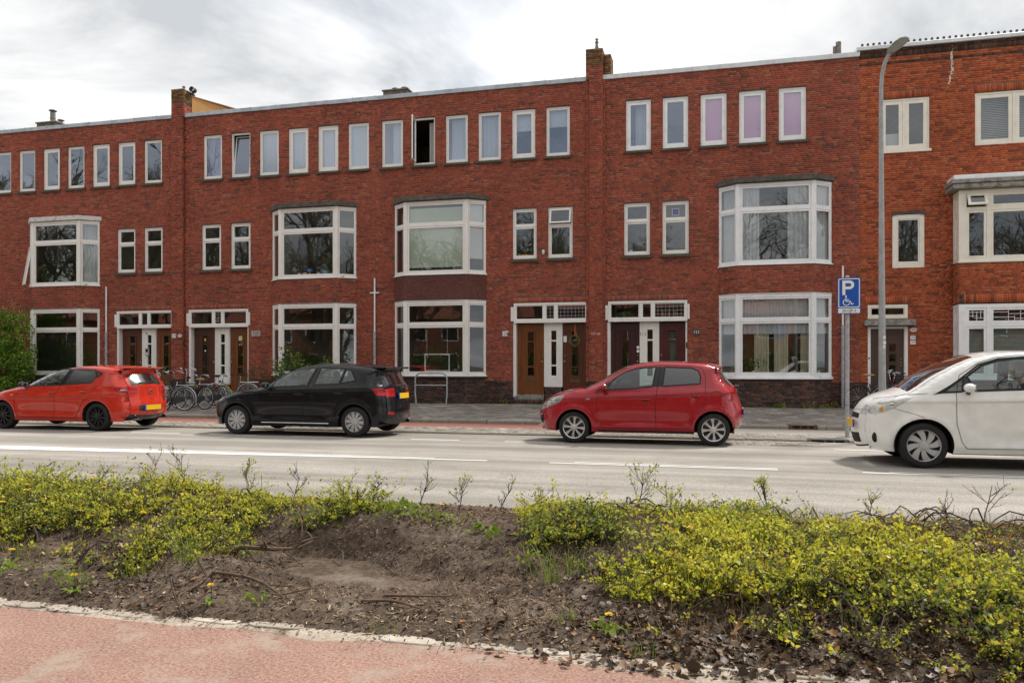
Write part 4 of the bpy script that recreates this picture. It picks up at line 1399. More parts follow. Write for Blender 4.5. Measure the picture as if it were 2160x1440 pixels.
br.panel(FRONT(hx0), hx1 - hx0, .90, 10.25, _h, pick=True)
br.panel(FRONT(hx0), hx1 - hx0, 10.325, 10.46, ())
br.build(ewall, BR_orange, visible=lambda x, z: x < 8.4 and z > 1.6)
s2 = Bricks(_rng)
for a, b, c, d in solds[:3]:
	s2.panel(FRONT(a), b - a, c + .003, d, soldier=True, proud=.012)
s2.build(ewall, BR_orange, "soldier_course")
dk = Bricks(_rng)
dk.panel(FRONT(hx0), hx1 - hx0, .15, .90, _h, proud=.016)
dk.panel(FRONT(hx0), hx1 - hx0, 10.25, 10.325, (), ch=.075)
dk.panel(FRONT(hx0), hx1 - hx0, 10.46, 10.62, (), soldier=True, proud=.02)
dk.panel(FRONT(hx0), hx1 - hx0, 10.62, 10.69, (), ch=.07, proud=.03)
dk.build(ewall, BR_brown, "dark_brickwork")
# arched brow over the small window
MB().prism([(5.12, 5.78), (5.12, 5.85), (5.3, 5.89), (5.58, 5.905), (5.86, 5.89), (6.04, 5.85), (6.04, 5.78), (5.86, 5.82), (5.58, 5.835), (5.3, 5.82)], -.045, .02).build("brow", plain("slate_brow", (0.075, 0.065, 0.075), .8), hE)
window(hE, *[v + e for v, e in zip(ew1, (.004, -.004, .004, -.004))], M_cream, mull=[5.47], sill=False, ts=.10, d=-.02)
MB().box(4.79, 6.19, -.05, .03, 7.63, 7.70).build("sill", M_cream, hE, bevel=.006)
window(hE, *[v + e for v, e in zip(ew2, (.004, -.004, .004, -.004))], M_cream, mull=[8.33], sill=False, ts=.10, d=-.02)
window(hE, *[v + e for v, e in zip(ew3, (.004, -.004, .004, -.004))], M_cream, sill=False, tf=.13, ts=.03, d=.012)
window(hE, *[v + e for v, e in zip(etr, (.004, -.004, .004, -.004))], M_cream, sill=False, tf=.085, ts=.02, d=.0, name="transom_window")
MB().box(4.37, 5.73, -.28, .02, 2.575, 2.72).box(4.40, 5.70, -.25, .02, 2.72, 2.75).build("canopy", M_mossy, hE, bevel=.012)
MB().box(4.485, 4.565, -.01, .12, .4, 2.55).box(5.475, 5.57, -.01, .12, .4, 2.55).box(4.565, 5.475, -.01, .12, 2.49, 2.55).build("door_frame", M_white, hE, bevel=.004)
# panelled brown door with small stepped lights
db = MB().box(4.57, 5.47, .09, .13, .42, 2.485)
db.frame(4.70, 5.34, .60, 2.36, .05, .078, .09)
dE = db.build("door", M_w_br, hE, bevel=.004)
for i in range(4):
	z = 2.05 - i * .31
	MB().box(5.08, 5.26, .08, .088, z - .22, z).build("door_glass", M_glass_d, dE)
	MB().box(5.07, 5.30, .05, .09, z - .245, z - .222).build("glass_ledge", M_w_br, dE)
for z in (1.50, 1.60, 1.42):
	MB().blob((5.40, .055, z), (.022, .022, .022)).build("knob", M_brass, dE, smooth=True)
MB().blob((4.52, -.02, 1.63), (.022, .02, .022)).build("bell_push", M_black, hE, smooth=True)
MB().box(4.45, 5.60, -.12, .09, .12, .40).build("doorstep", M_mossy, hE, bevel=.01)
# square bay
bx0, bx1, bp = 6.755, 11.045, .57
ep = [(bx0, 0.0), (bx0, -bp), (bx1, -bp), (bx1, 0.0)]
ob, od, os_ = Bricks(_rng), Bricks(_rng), Bricks(_rng)
bay_infill(hE, ep, 3.16, 4.28, Bricks(_rng))
bay_infill(hE, ep, .12, 1.0, Bricks(_rng), "bay_plinth")
for k in range(3):
	T, L = T_of(ep[k], ep[k + 1])
	ob.panel(T, L, 3.42, 4.28, depth=.03)
	od.panel(T, L, .15, 1.0, depth=.03)
	if k == 1:
		od.panel(T, .12, 3.16, 3.42, depth=.03)
		os_.panel(((T[0][0] + .12, T[0][1]), T[1]), L - .12, 3.16, 3.42, soldier=True, depth=.03, proud=.012)
	else:
		ob.panel(T, L, 3.16, 3.42, depth=.03)
ob.build(hE, BR_orange, "spandrel_brickwork")
os_.build(hE, BR_orange, "soldier_course")
od.build(hE, BR_dark, "plinth_brickwork")
def square_bay(z0, z1, zs, mat, vent=False):
	b = MB()
	T, L = T_of(ep[1], ep[2])
	b.T = T
	us = [0.20, 0.70, 0.81, 3.48, 3.59, 4.09]
	b.box(0, L, -.10, 0, z0, z0 + .10).box(0, L, -.10, 0, z1 - .11, z1)
	b.box(0, .20, -.10, 0, z0 + .10, z1 - .11).box(4.09, L, -.10, 0, z0 + .10, z1 - .11)
	b.box(.70, .81, -.10, -.003, z0 + .10, z1 - .11).box(3.48, 3.59, -.10, -.003, z0 + .10, z1 - .11)
	for a, c in ((.20, .70), (.81, 3.48), (3.59, 4.09)):
		b.box(a, c, -.095, -.006, zs - .05, zs + .05)
	b.box(-.03, L + .03, 0, .04, z0 - .03, z0 + .015)
	for (p, q) in ((ep[0], ep[1]), (ep[2], ep[3])):
		Ts, Ls = T_of(p, q)
		b.T = Ts
		b.box(.005, Ls - .005, -.09, -.002, z0 + .001, z0 + .099).box(.005, Ls - .005, -.09, -.002, z1 - .109, z1 - .001).box(.005, .10, -.09, -.004, z0 + .1, z1 - .11).box(Ls - .22, Ls - .1, -.09, -.004, z0 + .1, z1 - .11)
		b.box(.1, Ls - .22, -.085, -.01, zs - .05, zs + .05)
	o = b.build("bay_window", mat, hE, bevel=.004)
	n = 0
	for (p, q) in ((ep[1], ep[2]), (ep[0], ep[1]), (ep[2], ep[3])):
		Ts, Ls = T_of(p, q)
		spans = ((.20, .70), (.81, 3.48), (3.59, 4.09)) if n == 0 else ((.1, Ls - .22),)
		for a, c in spans:
			for (zz0, zz1) in ((z0 + .10, zs - .05), (zs + .05, z1 - .11)):
				s = .06
				if vent and n == 0 and a < .3 and zz1 > zs:
					w_ = c - a - .006
					h_ = zz1 - zz0 - .006
					M = Matrix.Translation((ep[1][0] + a + .003, -bp - .006, zz1 - .003)) @ Matrix.Rotation(radians(-24), 4, 'X') @ Matrix.Translation((0, 0, -h_))
					for bb, nm, mt in ((MB().frame(0, w_, 0, h_, .07, -.02, .02), "vent_sash", mat), (MB().quad((.06, 0, .06), (w_ - .06, 0, .06), (w_ - .06, 0, h_ - .06), (.06, 0, h_ - .06)), "pane", M_glass)):
						me = bb.mesh(nm, mt)
						me.transform(M)
						link(nm, me, o)
					continue
				MB(Ts).frame(a + .003, c - .003, zz0 + .003, zz1 - .003, s, -.06, -.012).build("sash", mat, o, bevel=.003)
				MB(Ts).quad((a + s, -.04, zz0 + s), (c - s, -.04, zz0 + s), (c - s, -.04, zz1 - s), (a + s, -.04, zz1 - s)).build("pane", M_glass, o)
		n += 1
	return o
bwE = square_bay(1.03, 3.13, 2.55, M_white2)
square_bay(4.32, 6.33, 5.80, M_cream, vent=True)
# stained-glass leading in the top lights of the ground-floor bay
T_, _L = T_of(ep[1], ep[2])
lb = MB(T_)
for u, za, zb in ((.36, 2.75, 2.97), (.46, 2.66, 2.92), (.56, 2.72, 2.97), (1.25, 2.66, 2.97), (1.40, 2.66, 2.80), (1.55, 2.66, 2.93), (1.85, 2.66, 2.97), (2.6, 2.66, 2.97), (2.9, 2.66, 2.85)):
	lb.box(u - .006, u + .006, -.036, -.028, za, zb)
for u0, u1, z in ((.26, .64, 2.90), (.26, .5, 2.80), (.4, .64, 2.74), (.87, 1.25, 2.90), (.87, 1.4, 2.76), (1.25, 1.85, 2.85), (1.4, 2.6, 2.72), (1.85, 3.4, 2.91), (2.6, 3.4, 2.80)):
	lb.box(u0, u1, -.036, -.027, z - .006, z + .006)
lb.build("leading", M_white2, bwE)
# layered slab over the upper bay
MB().box(bx0 - .20, bx1 + .2, -bp - .22, .0, 6.345, 6.47).build("bay_roof", M_mossy, hE, bevel=.012)
MB().box(bx0 - .23, bx1 + .23, -bp - .25, .0, 6.485, 6.60).build("bay_roof_edge", M_mossy, hE, bevel=.012)
MB().box(bx0 - .16, bx1 + .16, -bp - .14, .0, 6.60, 6.74).build("bay_roof_upstand", M_white2, hE, bevel=.015)
# parapet edge and stubs
MB().box(hx0 - .07, hx1, -.10, .30, 10.70, 10.80).box(hx0 - .07, hx1, -.085, .30, 10.80, 10.815).build("parapet_capping", M_zincw, hE, bevel=.006)
stub = MB().lathe([(0, .13), (.028, .125), (.038, .10), (.038, 0)], (0, 0, 0), 8).mesh("parapet_stub", plain("dark_glazed_stub", (0.06, 0.042, 0.036), .5), smooth=True)
x = 4.34
while x < 12.9:
	o = link("parapet_stub", stub, hE, (x - hE.location.x, .03 - hE.location.y, 10.80 - hE.location.z))
	o.rotation_euler = (random.uniform(-.03, .03), random.uniform(-.03, .03), 0)
	x += .1563
# repaired crack running down from the parapet
cb = MB()
zz, xx = 10.66, 6.70
rr = random.Random(5)
while zz > 9.55:
	cb.box(xx, xx + rr.uniform(.02, .07), -.0145, -.010, zz - rr.uniform(.03, .07), zz)
	zz -= .055
	xx -= rr.choice((0, .0, .03, .02, -.01))
cb.build("crack_filling", plain("pale_filler", (.62, .58, .52), .9), hE)
MB().box(hx0 + .01, hx1, .251, 9.0, 10.30, 10.45).build("roof", M_roof, hE)
MB().box(hx0 + .01, hx1, 8.75, 9.0, 0, 10.3).build("back_wall", M_mortar, hE)
MB().box(hx0 + .005, hx0 + .12, .251, 8.75, 0, 10.3).box(hx1 - .12, hx1 - .005, .251, 8.75, 0, 10.3).build("party_wall", M_mortar, hE)
room(hE, hx0 + .13, hx1 - .13, (.3, 3.75, 7.0, 10.2), 4.2)
MB().lathe([(.055, -.02), (.06, -.02), (.06, .01), (.045, .01)], (4.72, 0, 5.87), 14, 'y').build("wall_vent", M_black, hE)
# vents low in the plinths (missing bricks)
for h, xs, yy in (('C', [-8.62 + .055 * i for i in range(6)], -.43), ('D', [1.62 + .065 * i for i in range(6)], -.43)):
	vb = MB()
	for v in xs:
		vb.box(v, v + .022, yy - .022, yy - .014, .21, .34)
	vb.build("plinth_vent", M_black, HOUSE[h])
# ------------------------------------------------------------------ number plates and other small things on the walls
def plate(h, x, z, w, ht, txt, y=-.026, mat=M_signwhite, ink=M_ink, size=None, label=None, oval=False):
	b = MB()
	if oval:
		n = 20
		b.prism([(x + w / 2 * cos(2 * pi * i / n), z + ht / 2 * sin(2 * pi * i / n)) for i in range(n)], y, y + .014)
	else:
		b.box(x - w / 2, x + w / 2, y, y + .014, z - ht / 2, z + ht / 2)
	o = b.build("number_plate", mat, HOUSE[h])
	if label:
		o["label"] = label
	text_mesh("number", txt, size or ht * .8, ink, o, wall_mtx(x, y - .002, z))
	return o
plate('A', -19.17, 2.50, .17, .14, "127", y=-.16, label="white enamel 127 number plate")
plate('A', -18.92, 2.50, .17, .13, "125", y=-.16, oval=True)
plate('B', -15.86, 2.56, .36, .20, "125", mat=plain("stone_plate", (.42, .37, .32), .8), size=.17, label="stone 125 number plate")
plate('C', -6.60, 2.46, .17, .16, "123", label="white 123 number plate")
plate('C', -6.53, 2.52, .10, .07, "123", y=-.024)
plate('D', -.44, 2.45, .20, .17, "121", mat=plain("dark_number", (.05, .04, .04), .6), ink=M_signwhite, label="dark 121 number plate")
plate('E', 5.71, 2.45, .21, .12, "119a", oval=True, label="oval 119a number plate")
plate('E', 5.70, 2.22, .14, .11, "119B", size=.055)
plate('E', 5.70, 2.08, .14, .11, "119C", size=.055)
text_mesh("number", "121", .15, M_ink, HOUSE['D'], wall_mtx(EX['D'] + 1.09, .136, 2.40))
text_mesh("number", "127 125", .09, M_signwhite, HOUSE['C'], wall_mtx(-3.57, -.152, 2.42))
# entry phone on the left house's pier
ip = MB().box(EX['A'] + 1.18, EX['A'] + 1.33, .07, .128, 1.78, 2.06).build("entry_phone", M_galv, HOUSE['A'], bevel=.006)
MB().box(EX['A'] + 1.215, EX['A'] + 1.295, .062, .07, 1.92, 2.02).build("screen", M_blackgloss, ip)
MB().box(EX['A'] + 1.225, EX['A'] + 1.285, .062, .07, 1.81, 1.88).build("call_plate", M_signwhite, ip)
text_mesh("number", "0", .14, M_ink, HOUSE['A'], wall_mtx(EX['A'] + 1.19, .136, 2.62))
# notices and stickers on doors
def notice(h, x, z, w, ht, mat, y=.185):
	MB().box(x - w / 2, x + w / 2, y, y + .004, z - ht / 2, z + ht / 2).build("notice", mat, HOUSE[h])
notice('C', EX['C'] + 1.68, 2.27, .11, .20, M_signwhite)
notice('B', EX['B'] + .53, 2.36, .08, .11, plain("orange_note", (.65, .36, .10), .7), y=.21)
notice('B', EX['B'] + .53, 1.95, .06, .06, M_signwhite, y=.21)
notice('B', EX['B'] + 2.0, 2.40, .15, .17, plain("yellow_note", (.66, .62, .30), .7), y=.21)
for dx in (-.03, .04):
	MB().lathe([(0, -.004), (.022, -.004), (.022, 0)], (EX['B'] + 2.0 + dx, .21, 2.17), 10, 'y').build("sticker", M_signwhite, HOUSE['B'])
for z in (1.87, 1.99):
	MB().lathe([(0, -.006), (.05, -.006), (.05, 0)], (EX['D'] + .93, .198, z), 12, 'y').build("round_sticker", M_signwhite, HOUSE['D'])
MB().box(EX['D'] + 2.43, EX['D'] + 2.475, -.0, .02, 1.95, 2.13).build("door_bell", M_blackgloss, HOUSE['D'], bevel=.004)
MB().lathe([(.02, 0), (.045, .05), (.05, .12), (.03, .16)], (-5.28 - .02, -.05, 5.02), 10).build("hanging_cup", M_pot, HOUSE['C'])
# wreath on the right-hand door of house C
wr = root("door_wreath", (EX['C'] + 2.0, .17, 2.30), "twig wreath hanging from an orange ribbon on a brown door", "wreath", world=True)
wc = Vector((EX['C'] + 2.0, .165, 2.22))
wb = MB()
rr = random.Random(9)
for i in range(16):
	R = rr.uniform(.13, .19)
	ph = rr.uniform(0, 6.28)
	ln = rr.uniform(2.0, 4.5)
	wb.tube([(wc.x + (R + .012 * sin(7 * t + i)) * cos(ph + ln * t), wc.y + rr.uniform(-.015, .015), wc.z + (R + .012 * sin(7 * t + i)) * sin(ph + ln * t)) for t in [k / 12 for k in range(13)]], .006, 5)
wb.build("twig_ring", plain("willow_twig", (.20, .14, .05), .8, var=.3), wr)
MB().box(wc.x - .02, wc.x + .02, .188, .192, wc.z + .15, 2.77).build("ribbon", plain("orange_ribbon", (.45, .13, .03), .6), wr)
lf = MB()
for i in range(40):
	a = rr.uniform(3.4, 6.0)
	R = rr.uniform(.12, .21)
	p = Vector((wc.x + R * cos(a), .15 + rr.uniform(-.02, .02), wc.z + R * sin(a)))
	d1 = Vector((rr.uniform(-1, 1), rr.uniform(-.4, .4), rr.uniform(-1, 1))).normalized() * .03
	d2 = d1.orthogonal().normalized() * .010
	lf.quad(p, p + d1 * .5 + d2, p + d1, p + d1 * .5 - d2)
lf.build("wreath_leaves", plain("wreath_leaf", (.16, .16, .05), .7, var=.4), wr)
# ------------------------------------------------------------------ curtains, blinds and things behind the glass
def curtain(x0, x1, z0, z1, y, mat, label, folds=None, amp=.02, T=None, group="curtains in the windows", cat="curtain", spread=0.0):
	w = abs(x1 - x0)
	folds = folds or max(3, int(w / .11))
	n = folds * 8
	rr = random.Random(int(x0 * 100 + z0 * 10))
	ph = [rr.uniform(-.5, .5) for _ in range(folds + 1)]
	V, F = [], []
	rows = 5
	for j in range(rows + 1):
		f = j / rows
		for i in range(n + 1):
			u = i / n
			a = u * folds
			k = int(min(a, folds - 1))
			off = amp * (sin(2 * pi * a + ph[k]) + .4 * sin(4.3 * pi * a + 1)) * (1.0 - .35 * f)
			xx = x0 + (x1 - x0) * u * (1 - spread * f)
			V.append((xx, y + off, z0 + (z1 - z0) * f + (.006 * sin(9 * u + x0) if j == 0 else 0)))
	for j in range(rows):
		for i in range(n):
			F.append((j * (n + 1) + i, j * (n + 1) + i + 1, (j + 1) * (n + 1) + i + 1, (j + 1) * (n + 1) + i))
	if T:
		mbt = MB(T)
		V = [mbt.P((p[0], -p[1], p[2])) for p in V]
	o = link("curtain" if cat == "curtain" else "roller_blind", np_mesh("curtain", V, F, mat, smooth=True))
	tag(o, label, cat, group)
	return o
def roller(x0, x1, z0, z1, y, mat, label, T=None):
	b = MB(T) if T else MB(((0, 0), (1, 0)))
	b.box(x0, x1, -y - .002, -y, z0 + .02, z1)
	b.box(x0, x1, -y - .008, -y + .006, z0, z0 + .02)
	o = b.build("roller_blind", mat)
	tag(o, label, "blind", "roller blinds")
	return o
def venetian(x0, x1, z0, z1, y, mat, label, pitch=.035, tilt=.5):
	r = root("venetian_blind", ((x0 + x1) / 2, y, z0), label, "blind", "slatted blinds")
	w = x1 - x0
	sm = MB().add([(-w / 2, -.014 * cos(tilt), -.014 * sin(tilt)), (w / 2, -.014 * cos(tilt), -.014 * sin(tilt)), (w / 2, .014 * cos(tilt), .014 * sin(tilt)), (-w / 2, .014 * cos(tilt), .014 * sin(tilt))], [(0, 1, 2, 3)])
	b = MB()
	b.add([(-w / 2, -.014 * cos(tilt), -.014 * sin(tilt)), (w / 2, -.014 * cos(tilt), -.014 * sin(tilt)), (w / 2, .0, .004), (-w / 2, .0, .004), (w / 2, .014 * cos(tilt), .014 * sin(tilt)), (-w / 2, .014 * cos(tilt), .014 * sin(tilt))], [(0, 1, 2, 3), (3, 2, 4, 5)])
	me = b.mesh("slat", mat, fixn=False)
	z = .02
	while z < z1 - z0 - .03:
		link("slat", me, r, (0, 0, z))
		z += pitch
	MB().box(-w / 2, w / 2, -.015, .015, z1 - z0 - .03, z1 - z0).build("head_rail", mat, r)
	return r
ORD = ["first", "second", "third", "fourth", "fifth", "sixth", "seventh"]
def gl3(k, i):
	a = W3[k][i]
	return a + .06, a + .73
a, b = gl3('B', 0); roller(a, b, 8.3, 9.76, .20, M_lav, "lavender roller blind in the first top-floor window right of the left chimney")
for i in (2, 3, 4, 5):
	a, b = gl3('B', i)
	curtain(a - .05, b + .05, 8.3, 9.78, .17, M_curtain, "white sheer curtain in the %s of four curtained top-floor windows above the left bay" % ORD[i - 2])
a, b = gl3('C', 0); curtain(a + .28, b + .1, 8.3, 9.76, .24, M_curtain, "white curtain half drawn in the top-floor window left of the open casement")
a, b = gl3('C', 1); curtain(a + .44, b + .05, 8.3, 9.7, .26, plain("striped_cloth", (.42, .41, .39), .9), "grey curtain drawn aside inside the open casement window", folds=3)
a, b = gl3('C', 2); curtain(a + .1, b + .08, 8.3, 9.72, .24, M_curtain, "white sheer curtain in the top-floor window right of the open casement")
a, b = gl3('C', 3); curtain(a, b + .08, 8.3, 9.72, .24, M_curtain, "white sheer curtain in the second top-floor window right of the open casement")
for i in (4, 5):
	a, b = gl3('C', i)
	roller(a - .04, b + .04, 9.15 if i == 4 else 9.2, 9.78, .19, M_wblind, "white half-lowered blind in the %s top-floor window left of the tall chimney" % ("second" if i == 4 else "first"))
a, b = gl3('D', 0); curtain(a + .22, b, 8.3, 9.76, .35, M_curtain, "pale curtain in the first top-floor window right of the tall chimney")
for i, w_ in ((2, "left"), (3, "middle"), (4, "right")):
	a, b = gl3('D', i)
	roller(a - .02, b + .02, 8.28, 9.78, .15, M_pink, "pink roller blind, the %s one of the three" % w_)
# bay blinds and curtains
def bayT(k, side):
	p = bay_points(BAY[k])
	return T_of(p[side], p[side + 1])
T, L = bayT('C', 1)
roller(.10, L - .10, 4.68, 6.02, .09, M_mint, "pale green roller blind in the lower first-floor bay window", T)
roller(.10, L - .10, 6.14, 6.66, .09, M_mint, "pale green roller blind in the upper light of the first-floor bay", T)
T, L = bayT('C', 2)
roller(.06, L - .05, 4.95, 6.78, .09, M_wblind, "white roller blind in the right side light of the pale green blinded bay", T)
T, L = bayT('D', 1)
curtain(.06, .62, 4.56, 6.76, .10, M_curtain, "white sheer curtain at the left of the right-hand first-floor bay", T=T, amp=.03)
curtain(L - .72, L - .06, 4.56, 6.76, .10, M_curtain, "white sheer curtain at the right of the right-hand first-floor bay", T=T, amp=.03)
T, L = bayT('D', 0)
curtain(.05, L - .06, 4.56, 6.76, .12, M_curtain, "white curtain in the left side light of the right-hand first-floor bay", T=T)
T, L = bayT('D', 2)
curtain(.06, L - .05, 4.56, 6.76, .12, M_curtain, "white curtain in the right side light of the right-hand first-floor bay", T=T)
T, L = bayT('A', 2)
curtain(.10, L - .05, 4.56, 6.76, .12, M_curtain, "white curtain in the right side light of the left house's bay", T=T)
T, L = bayT('D', 1)
curtain(.06, L - .06, 2.36, 2.72, .12, M_curtain, "short white valance across the flowery ground-floor bay window", T=T, amp=.02, folds=14)
curtain(.06, L - .06, 2.80, 3.44, .14, M_curtain, "white lace curtain in the top light above the flowery bay window", T=T, amp=.015, folds=22)
for n_, (a, b) in enumerate(((.48, .90), (1.05, 1.45), (1.80, 2.08))):
	curtain(a, b, 1.15, 2.74, .17, M_curtc, "cream curtain, the %s of three in the flowery bay window" % ("left", "middle", "right")[n_], T=T, amp=.03, folds=5)
for sd, nm in ((0, "left"), (2, "right")):
	T2, L2 = bayT('D', sd)
	curtain(.05, L2 - .05, 2.36, 2.74, .12, M_curtain, "short white valance in the %s side light of the flowery bay" % nm, T=T2, folds=6)
	curtain(.05, L2 - .05, 2.82, 3.46, .12, M_curtain, "white net in the %s upper side light of the flowery bay" % nm, T=T2, folds=6)
curtain(EX['D'] + 1.91, EX['D'] + 2.11, 1.10, 2.50, .26, M_curtain, "narrow white curtain behind the oxblood door's glass", folds=4, amp=.008)
pA = bay_points(BAY['A'])
venetian(pA[1][0] + .12, pA[2][0] - .12, 1.15, 2.70, -.30, M_dblind, "dark slatted blind in the ground-floor bay beside the hedge")
venetian(ep[1][0] + .86, 10.2, 1.16, 2.50, -.42, M_gblind, "grey green slatted blind behind the white car, wide one", tilt=1.0)
venetian(ep[1][0] + .24, ep[1][0] + .67, 1.16, 2.50, -.42, M_gblind, "grey green slatted blind behind the white car, narrow one", tilt=1.0)
venetian(7.44, 8.27, 7.80, 9.12, .16, M_wblind, "white slatted blind in the left leaf of the top right window", tilt=.7, pitch=.05)
venetian(8.40, 9.25, 7.80, 9.12, .16, M_wblind, "white slatted blind in the right leaf of the top right window", tilt=.7, pitch=.05)
roller(4.95, 5.40, 7.80, 8.25, .2, M_wblind, "low white screen in the cream two-leaf window by the lamp post")
# a white picture frame hanging in the ground-floor bay of house C
T, L = bayT('C', 1)
fr = root("hanging_frame", (BAY['C'], -.33, 1.2), "thin white frame hanging on cords in the dark ground-floor bay", "frame", world=True)
f0, f1 = BAY['C'] - .42, BAY['C'] + .46
MB().frame(f0, f1, 1.22, 1.80, .03, -.335, -.32).build("frame_bars", M_white2, fr)
for u in (f0 + .08, f1 - .08):
	MB().tube([(u, -.327, 1.8), (u, -.327, 2.66)], .004, 5).build("cord", M_white2, fr)
# pot plants on the window boards
def leaf_cloud(c, rad, n, size, rng, up=.3, droop=0.0):
	"""arrays of leaf quads filling an ellipsoid"""
	d = rng.normal(size=(n, 3))
	d /= np.linalg.norm(d, axis=1)[:, None]
	r = rng.random(n) ** .45
	p = np.array(c) + d * r[:, None] * np.array(rad)
	return leaves_at(p, size, rng, d, up)
def leaves_at(p, size, rng, bias=None, up=.3, fold=.25, wid=.42):
	n = len(p)
	a = rng.normal(size=(n, 3))
	if bias is not None:
		a += bias * .8
	a[:, 2] += up
	a /= np.linalg.norm(a, axis=1)[:, None]
	b = np.cross(a, rng.normal(size=(n, 3)))
	b /= np.linalg.norm(b, axis=1)[:, None] + 1e-9
	c = np.cross(a, b)
	s = (np.asarray(size) * rng.uniform(.6, 1.25, n))[:, None]
	V = np.zeros((n, 4, 3))
	V[:, 0] = p
	V[:, 1] = p + a * s * .55 + b * s * wid + c * s * fold * .5
	V[:, 2] = p + a * s
	V[:, 3] = p + a * s * .55 - b * s * wid + c * s * fold * .5
	F = np.arange(n * 4).reshape(n, 4)
	return V.reshape(-1, 3), F
_prng = np.random.default_rng(21)
def potplant(x, y, z, h, r, pot, label, n=60, size=.07, kind="bush", potr=.06, poth=.11, flower=None):
	o = root("potted_plant", (x, y, z), label, "plant", "plants on the window boards")
	MB().lathe([(potr * .7, 0), (potr, poth), (potr * 1.05, poth), (potr * 1.05, poth * .85), (potr * .9, poth), (0, poth * .95)], (0, 0, 0), 14).build("pot", pot, o, smooth=True)
	if kind == "bush":
		V, F = leaf_cloud((0, 0, poth + h * .55), (r, r * .7, h * .5), n, size, _prng)
		sb = MB()
		for i in range(5):
			a = i * 1.3
			sb.tube([(0, 0, poth * .9), (r * .3 * cos(a), r * .3 * sin(a), poth + h * .5)], .004, 4)
		sb.build("stems", M_bark, o)
	else:                   # sword leaves
		P, F = [], []
		for i in range(n):
			a = _prng.uniform(0, 6.28)
			hh = h * _prng.uniform(.5, 1.0)
			lean = _prng.uniform(.05, .35) * r
			w = .022
			bx, by = .02 * cos(a), .02 * sin(a)
			tx, ty = lean * cos(a), lean * sin(a)
			wx, wy = -sin(a) * w, cos(a) * w
			k = len(P)
			P += [(bx - wx * .6, by - wy * .6, poth * .9), (bx + wx * .6, by + wy * .6, poth * .9), (tx * .6 + wx, ty * .6 + wy, poth + hh * .55), (tx * .6 - wx, ty * .6 - wy, poth + hh * .55), (tx * 1.2, ty * 1.2, poth + hh), (tx * 1.2, ty * 1.2, poth + hh)]
			F += [(k, k + 1, k + 2, k + 3), (k + 3, k + 2, k + 4, k + 5)]
		V = P
	link("leaves", np_mesh("leaves", V, F, M_leaf_pot, _prng.random(len(F))), o)
	if flower:
		V, F = leaf_cloud((flower[1], 0, poth + flower[2]), (.07, .05, .06), 40, .035, _prng, up=.1)
		link("flowers", np_mesh("flowers", V, F, flower[0], _prng.random(len(F))), o)
		MB().tube([(0, 0, poth), (flower[1], 0, poth + flower[2])], .004, 4).build("flower_stem", M_leaf_pot, o)
	return o
M_lilac = plain("lilac_petal", (.34, .26, .48), .7)
M_wpet = plain("white_petal", (.78, .78, .74), .7)
zb = 1.155
xD = BAY['D']
MB().box(xD - 1.3, xD + 1.3, -.36, .05, 1.08, 1.15).build("window_board", M_white2, HOUSE['D'])
potplant(xD - .60, -.22, zb, .42, .22, M_pot, "bushy pot plant at the left of the flowery bay window", 90, .06)
potplant(xD - .28, -.18, zb, .32, .14, M_terra, "leafy plant in a clay pot in the flowery bay window", 50, .07)
potplant(xD + .12, -.20, zb, .20, .10, M_pot, "lilac-flowered plant in the middle of the flowery bay window", 26, .05, flower=(M_lilac, 0, .42))
potplant(xD + .55, -.20, zb, .26, .12, M_pot, "white-flowered plant in the flowery bay window", 30, .05, flower=(M_wpet, -.02, .36))
potplant(xD + .78, -.20, zb, .22, .10, M_pot, "white-flowered plant nearest the right post of the flowery bay", 24, .05, flower=(M_wpet, .06, .22))
potplant(xD - 1.24, -.10, zb, .95, .16, M_terra, "tall sword plant in the left side light of the flowery bay", 14, .06, "sword")
potplant(xD + 1.24, -.10, zb, 1.05, .2, M_pot, "tall sword plant in the right side light of the flowery bay", 14, .06, "sword")
xB = BAY['B']
zb1 = 4.54
MB().box(xB - 1.3, xB + 1.3, -.36, .05, 4.47, 4.53).build("window_board", M_white, HOUSE['B'])
potplant(xB - .98, -.25, zb1, .30, .12, M_potg, "plant in a green pot at the left of the first-floor bay above the black car", 40, .05)
potplant(xB - .45, -.22, zb1, .30, .16, M_pot, "yellow-green plant on the first-floor bay board", 60, .05)
potplant(xB + .30, -.22, zb1, .12, .08, M_pot, "small plant in a white pot on the first-floor bay board", 20, .04)
potplant(xB + .60, -.22, zb1, .55, .14, M_potg, "tall plant in a green pot at the right of the first-floor bay", 60, .06, potr=.13, poth=.17)
lp = root("table_lamp", (xB - .02, -.25, zb1), "small blue mushroom lamp in the first-floor bay window", "lamp")
MB().lathe([(.06, 0), (.02, .02), (.015, .16)], (0, 0, 0), 12).build("lamp_foot", M_pot, lp, smooth=True)
MB().lathe([(.0, .26), (.05, .25), (.09, .21), (.105, .15), (.09, .15), (0, .2)], (0, 0, 0), 16).build("lamp_shade", M_blue, lp, smooth=True)
yv = MB().lathe([(.07, 0), (.085, .06), (.075, .11), (.06, .11), (.06, .02), (0, .02)], (0, 0, 0), 14).build("yellow_bowl", M_yellow, None, smooth=True)
yv.location = (xB - .2, -.25, zb1)
tag(yv, "yellow bowl on the first-floor bay board beside the blue lamp", "bowl")
xA = BAY['A']
MB().box(xA - 1.3, xA + 1.3, -.36, .05, 4.47, 4.53).build("window_board", M_white, HOUSE['A'])
potplant(xA - .2, -.1, 5.0, .42, .24, M_pot, "hanging plant in a white pot in the left house's first-floor bay", 80, .07)
potplant(xA - .15, -.22, zb1, .30, .14, M_pot, "white-potted plant on the left house's bay board", 40, .06)
potplant(xA + .38, -.2, zb1, .5, .20, M_terra, "bushy plant at the right of the left house's first-floor bay", 80, .07)
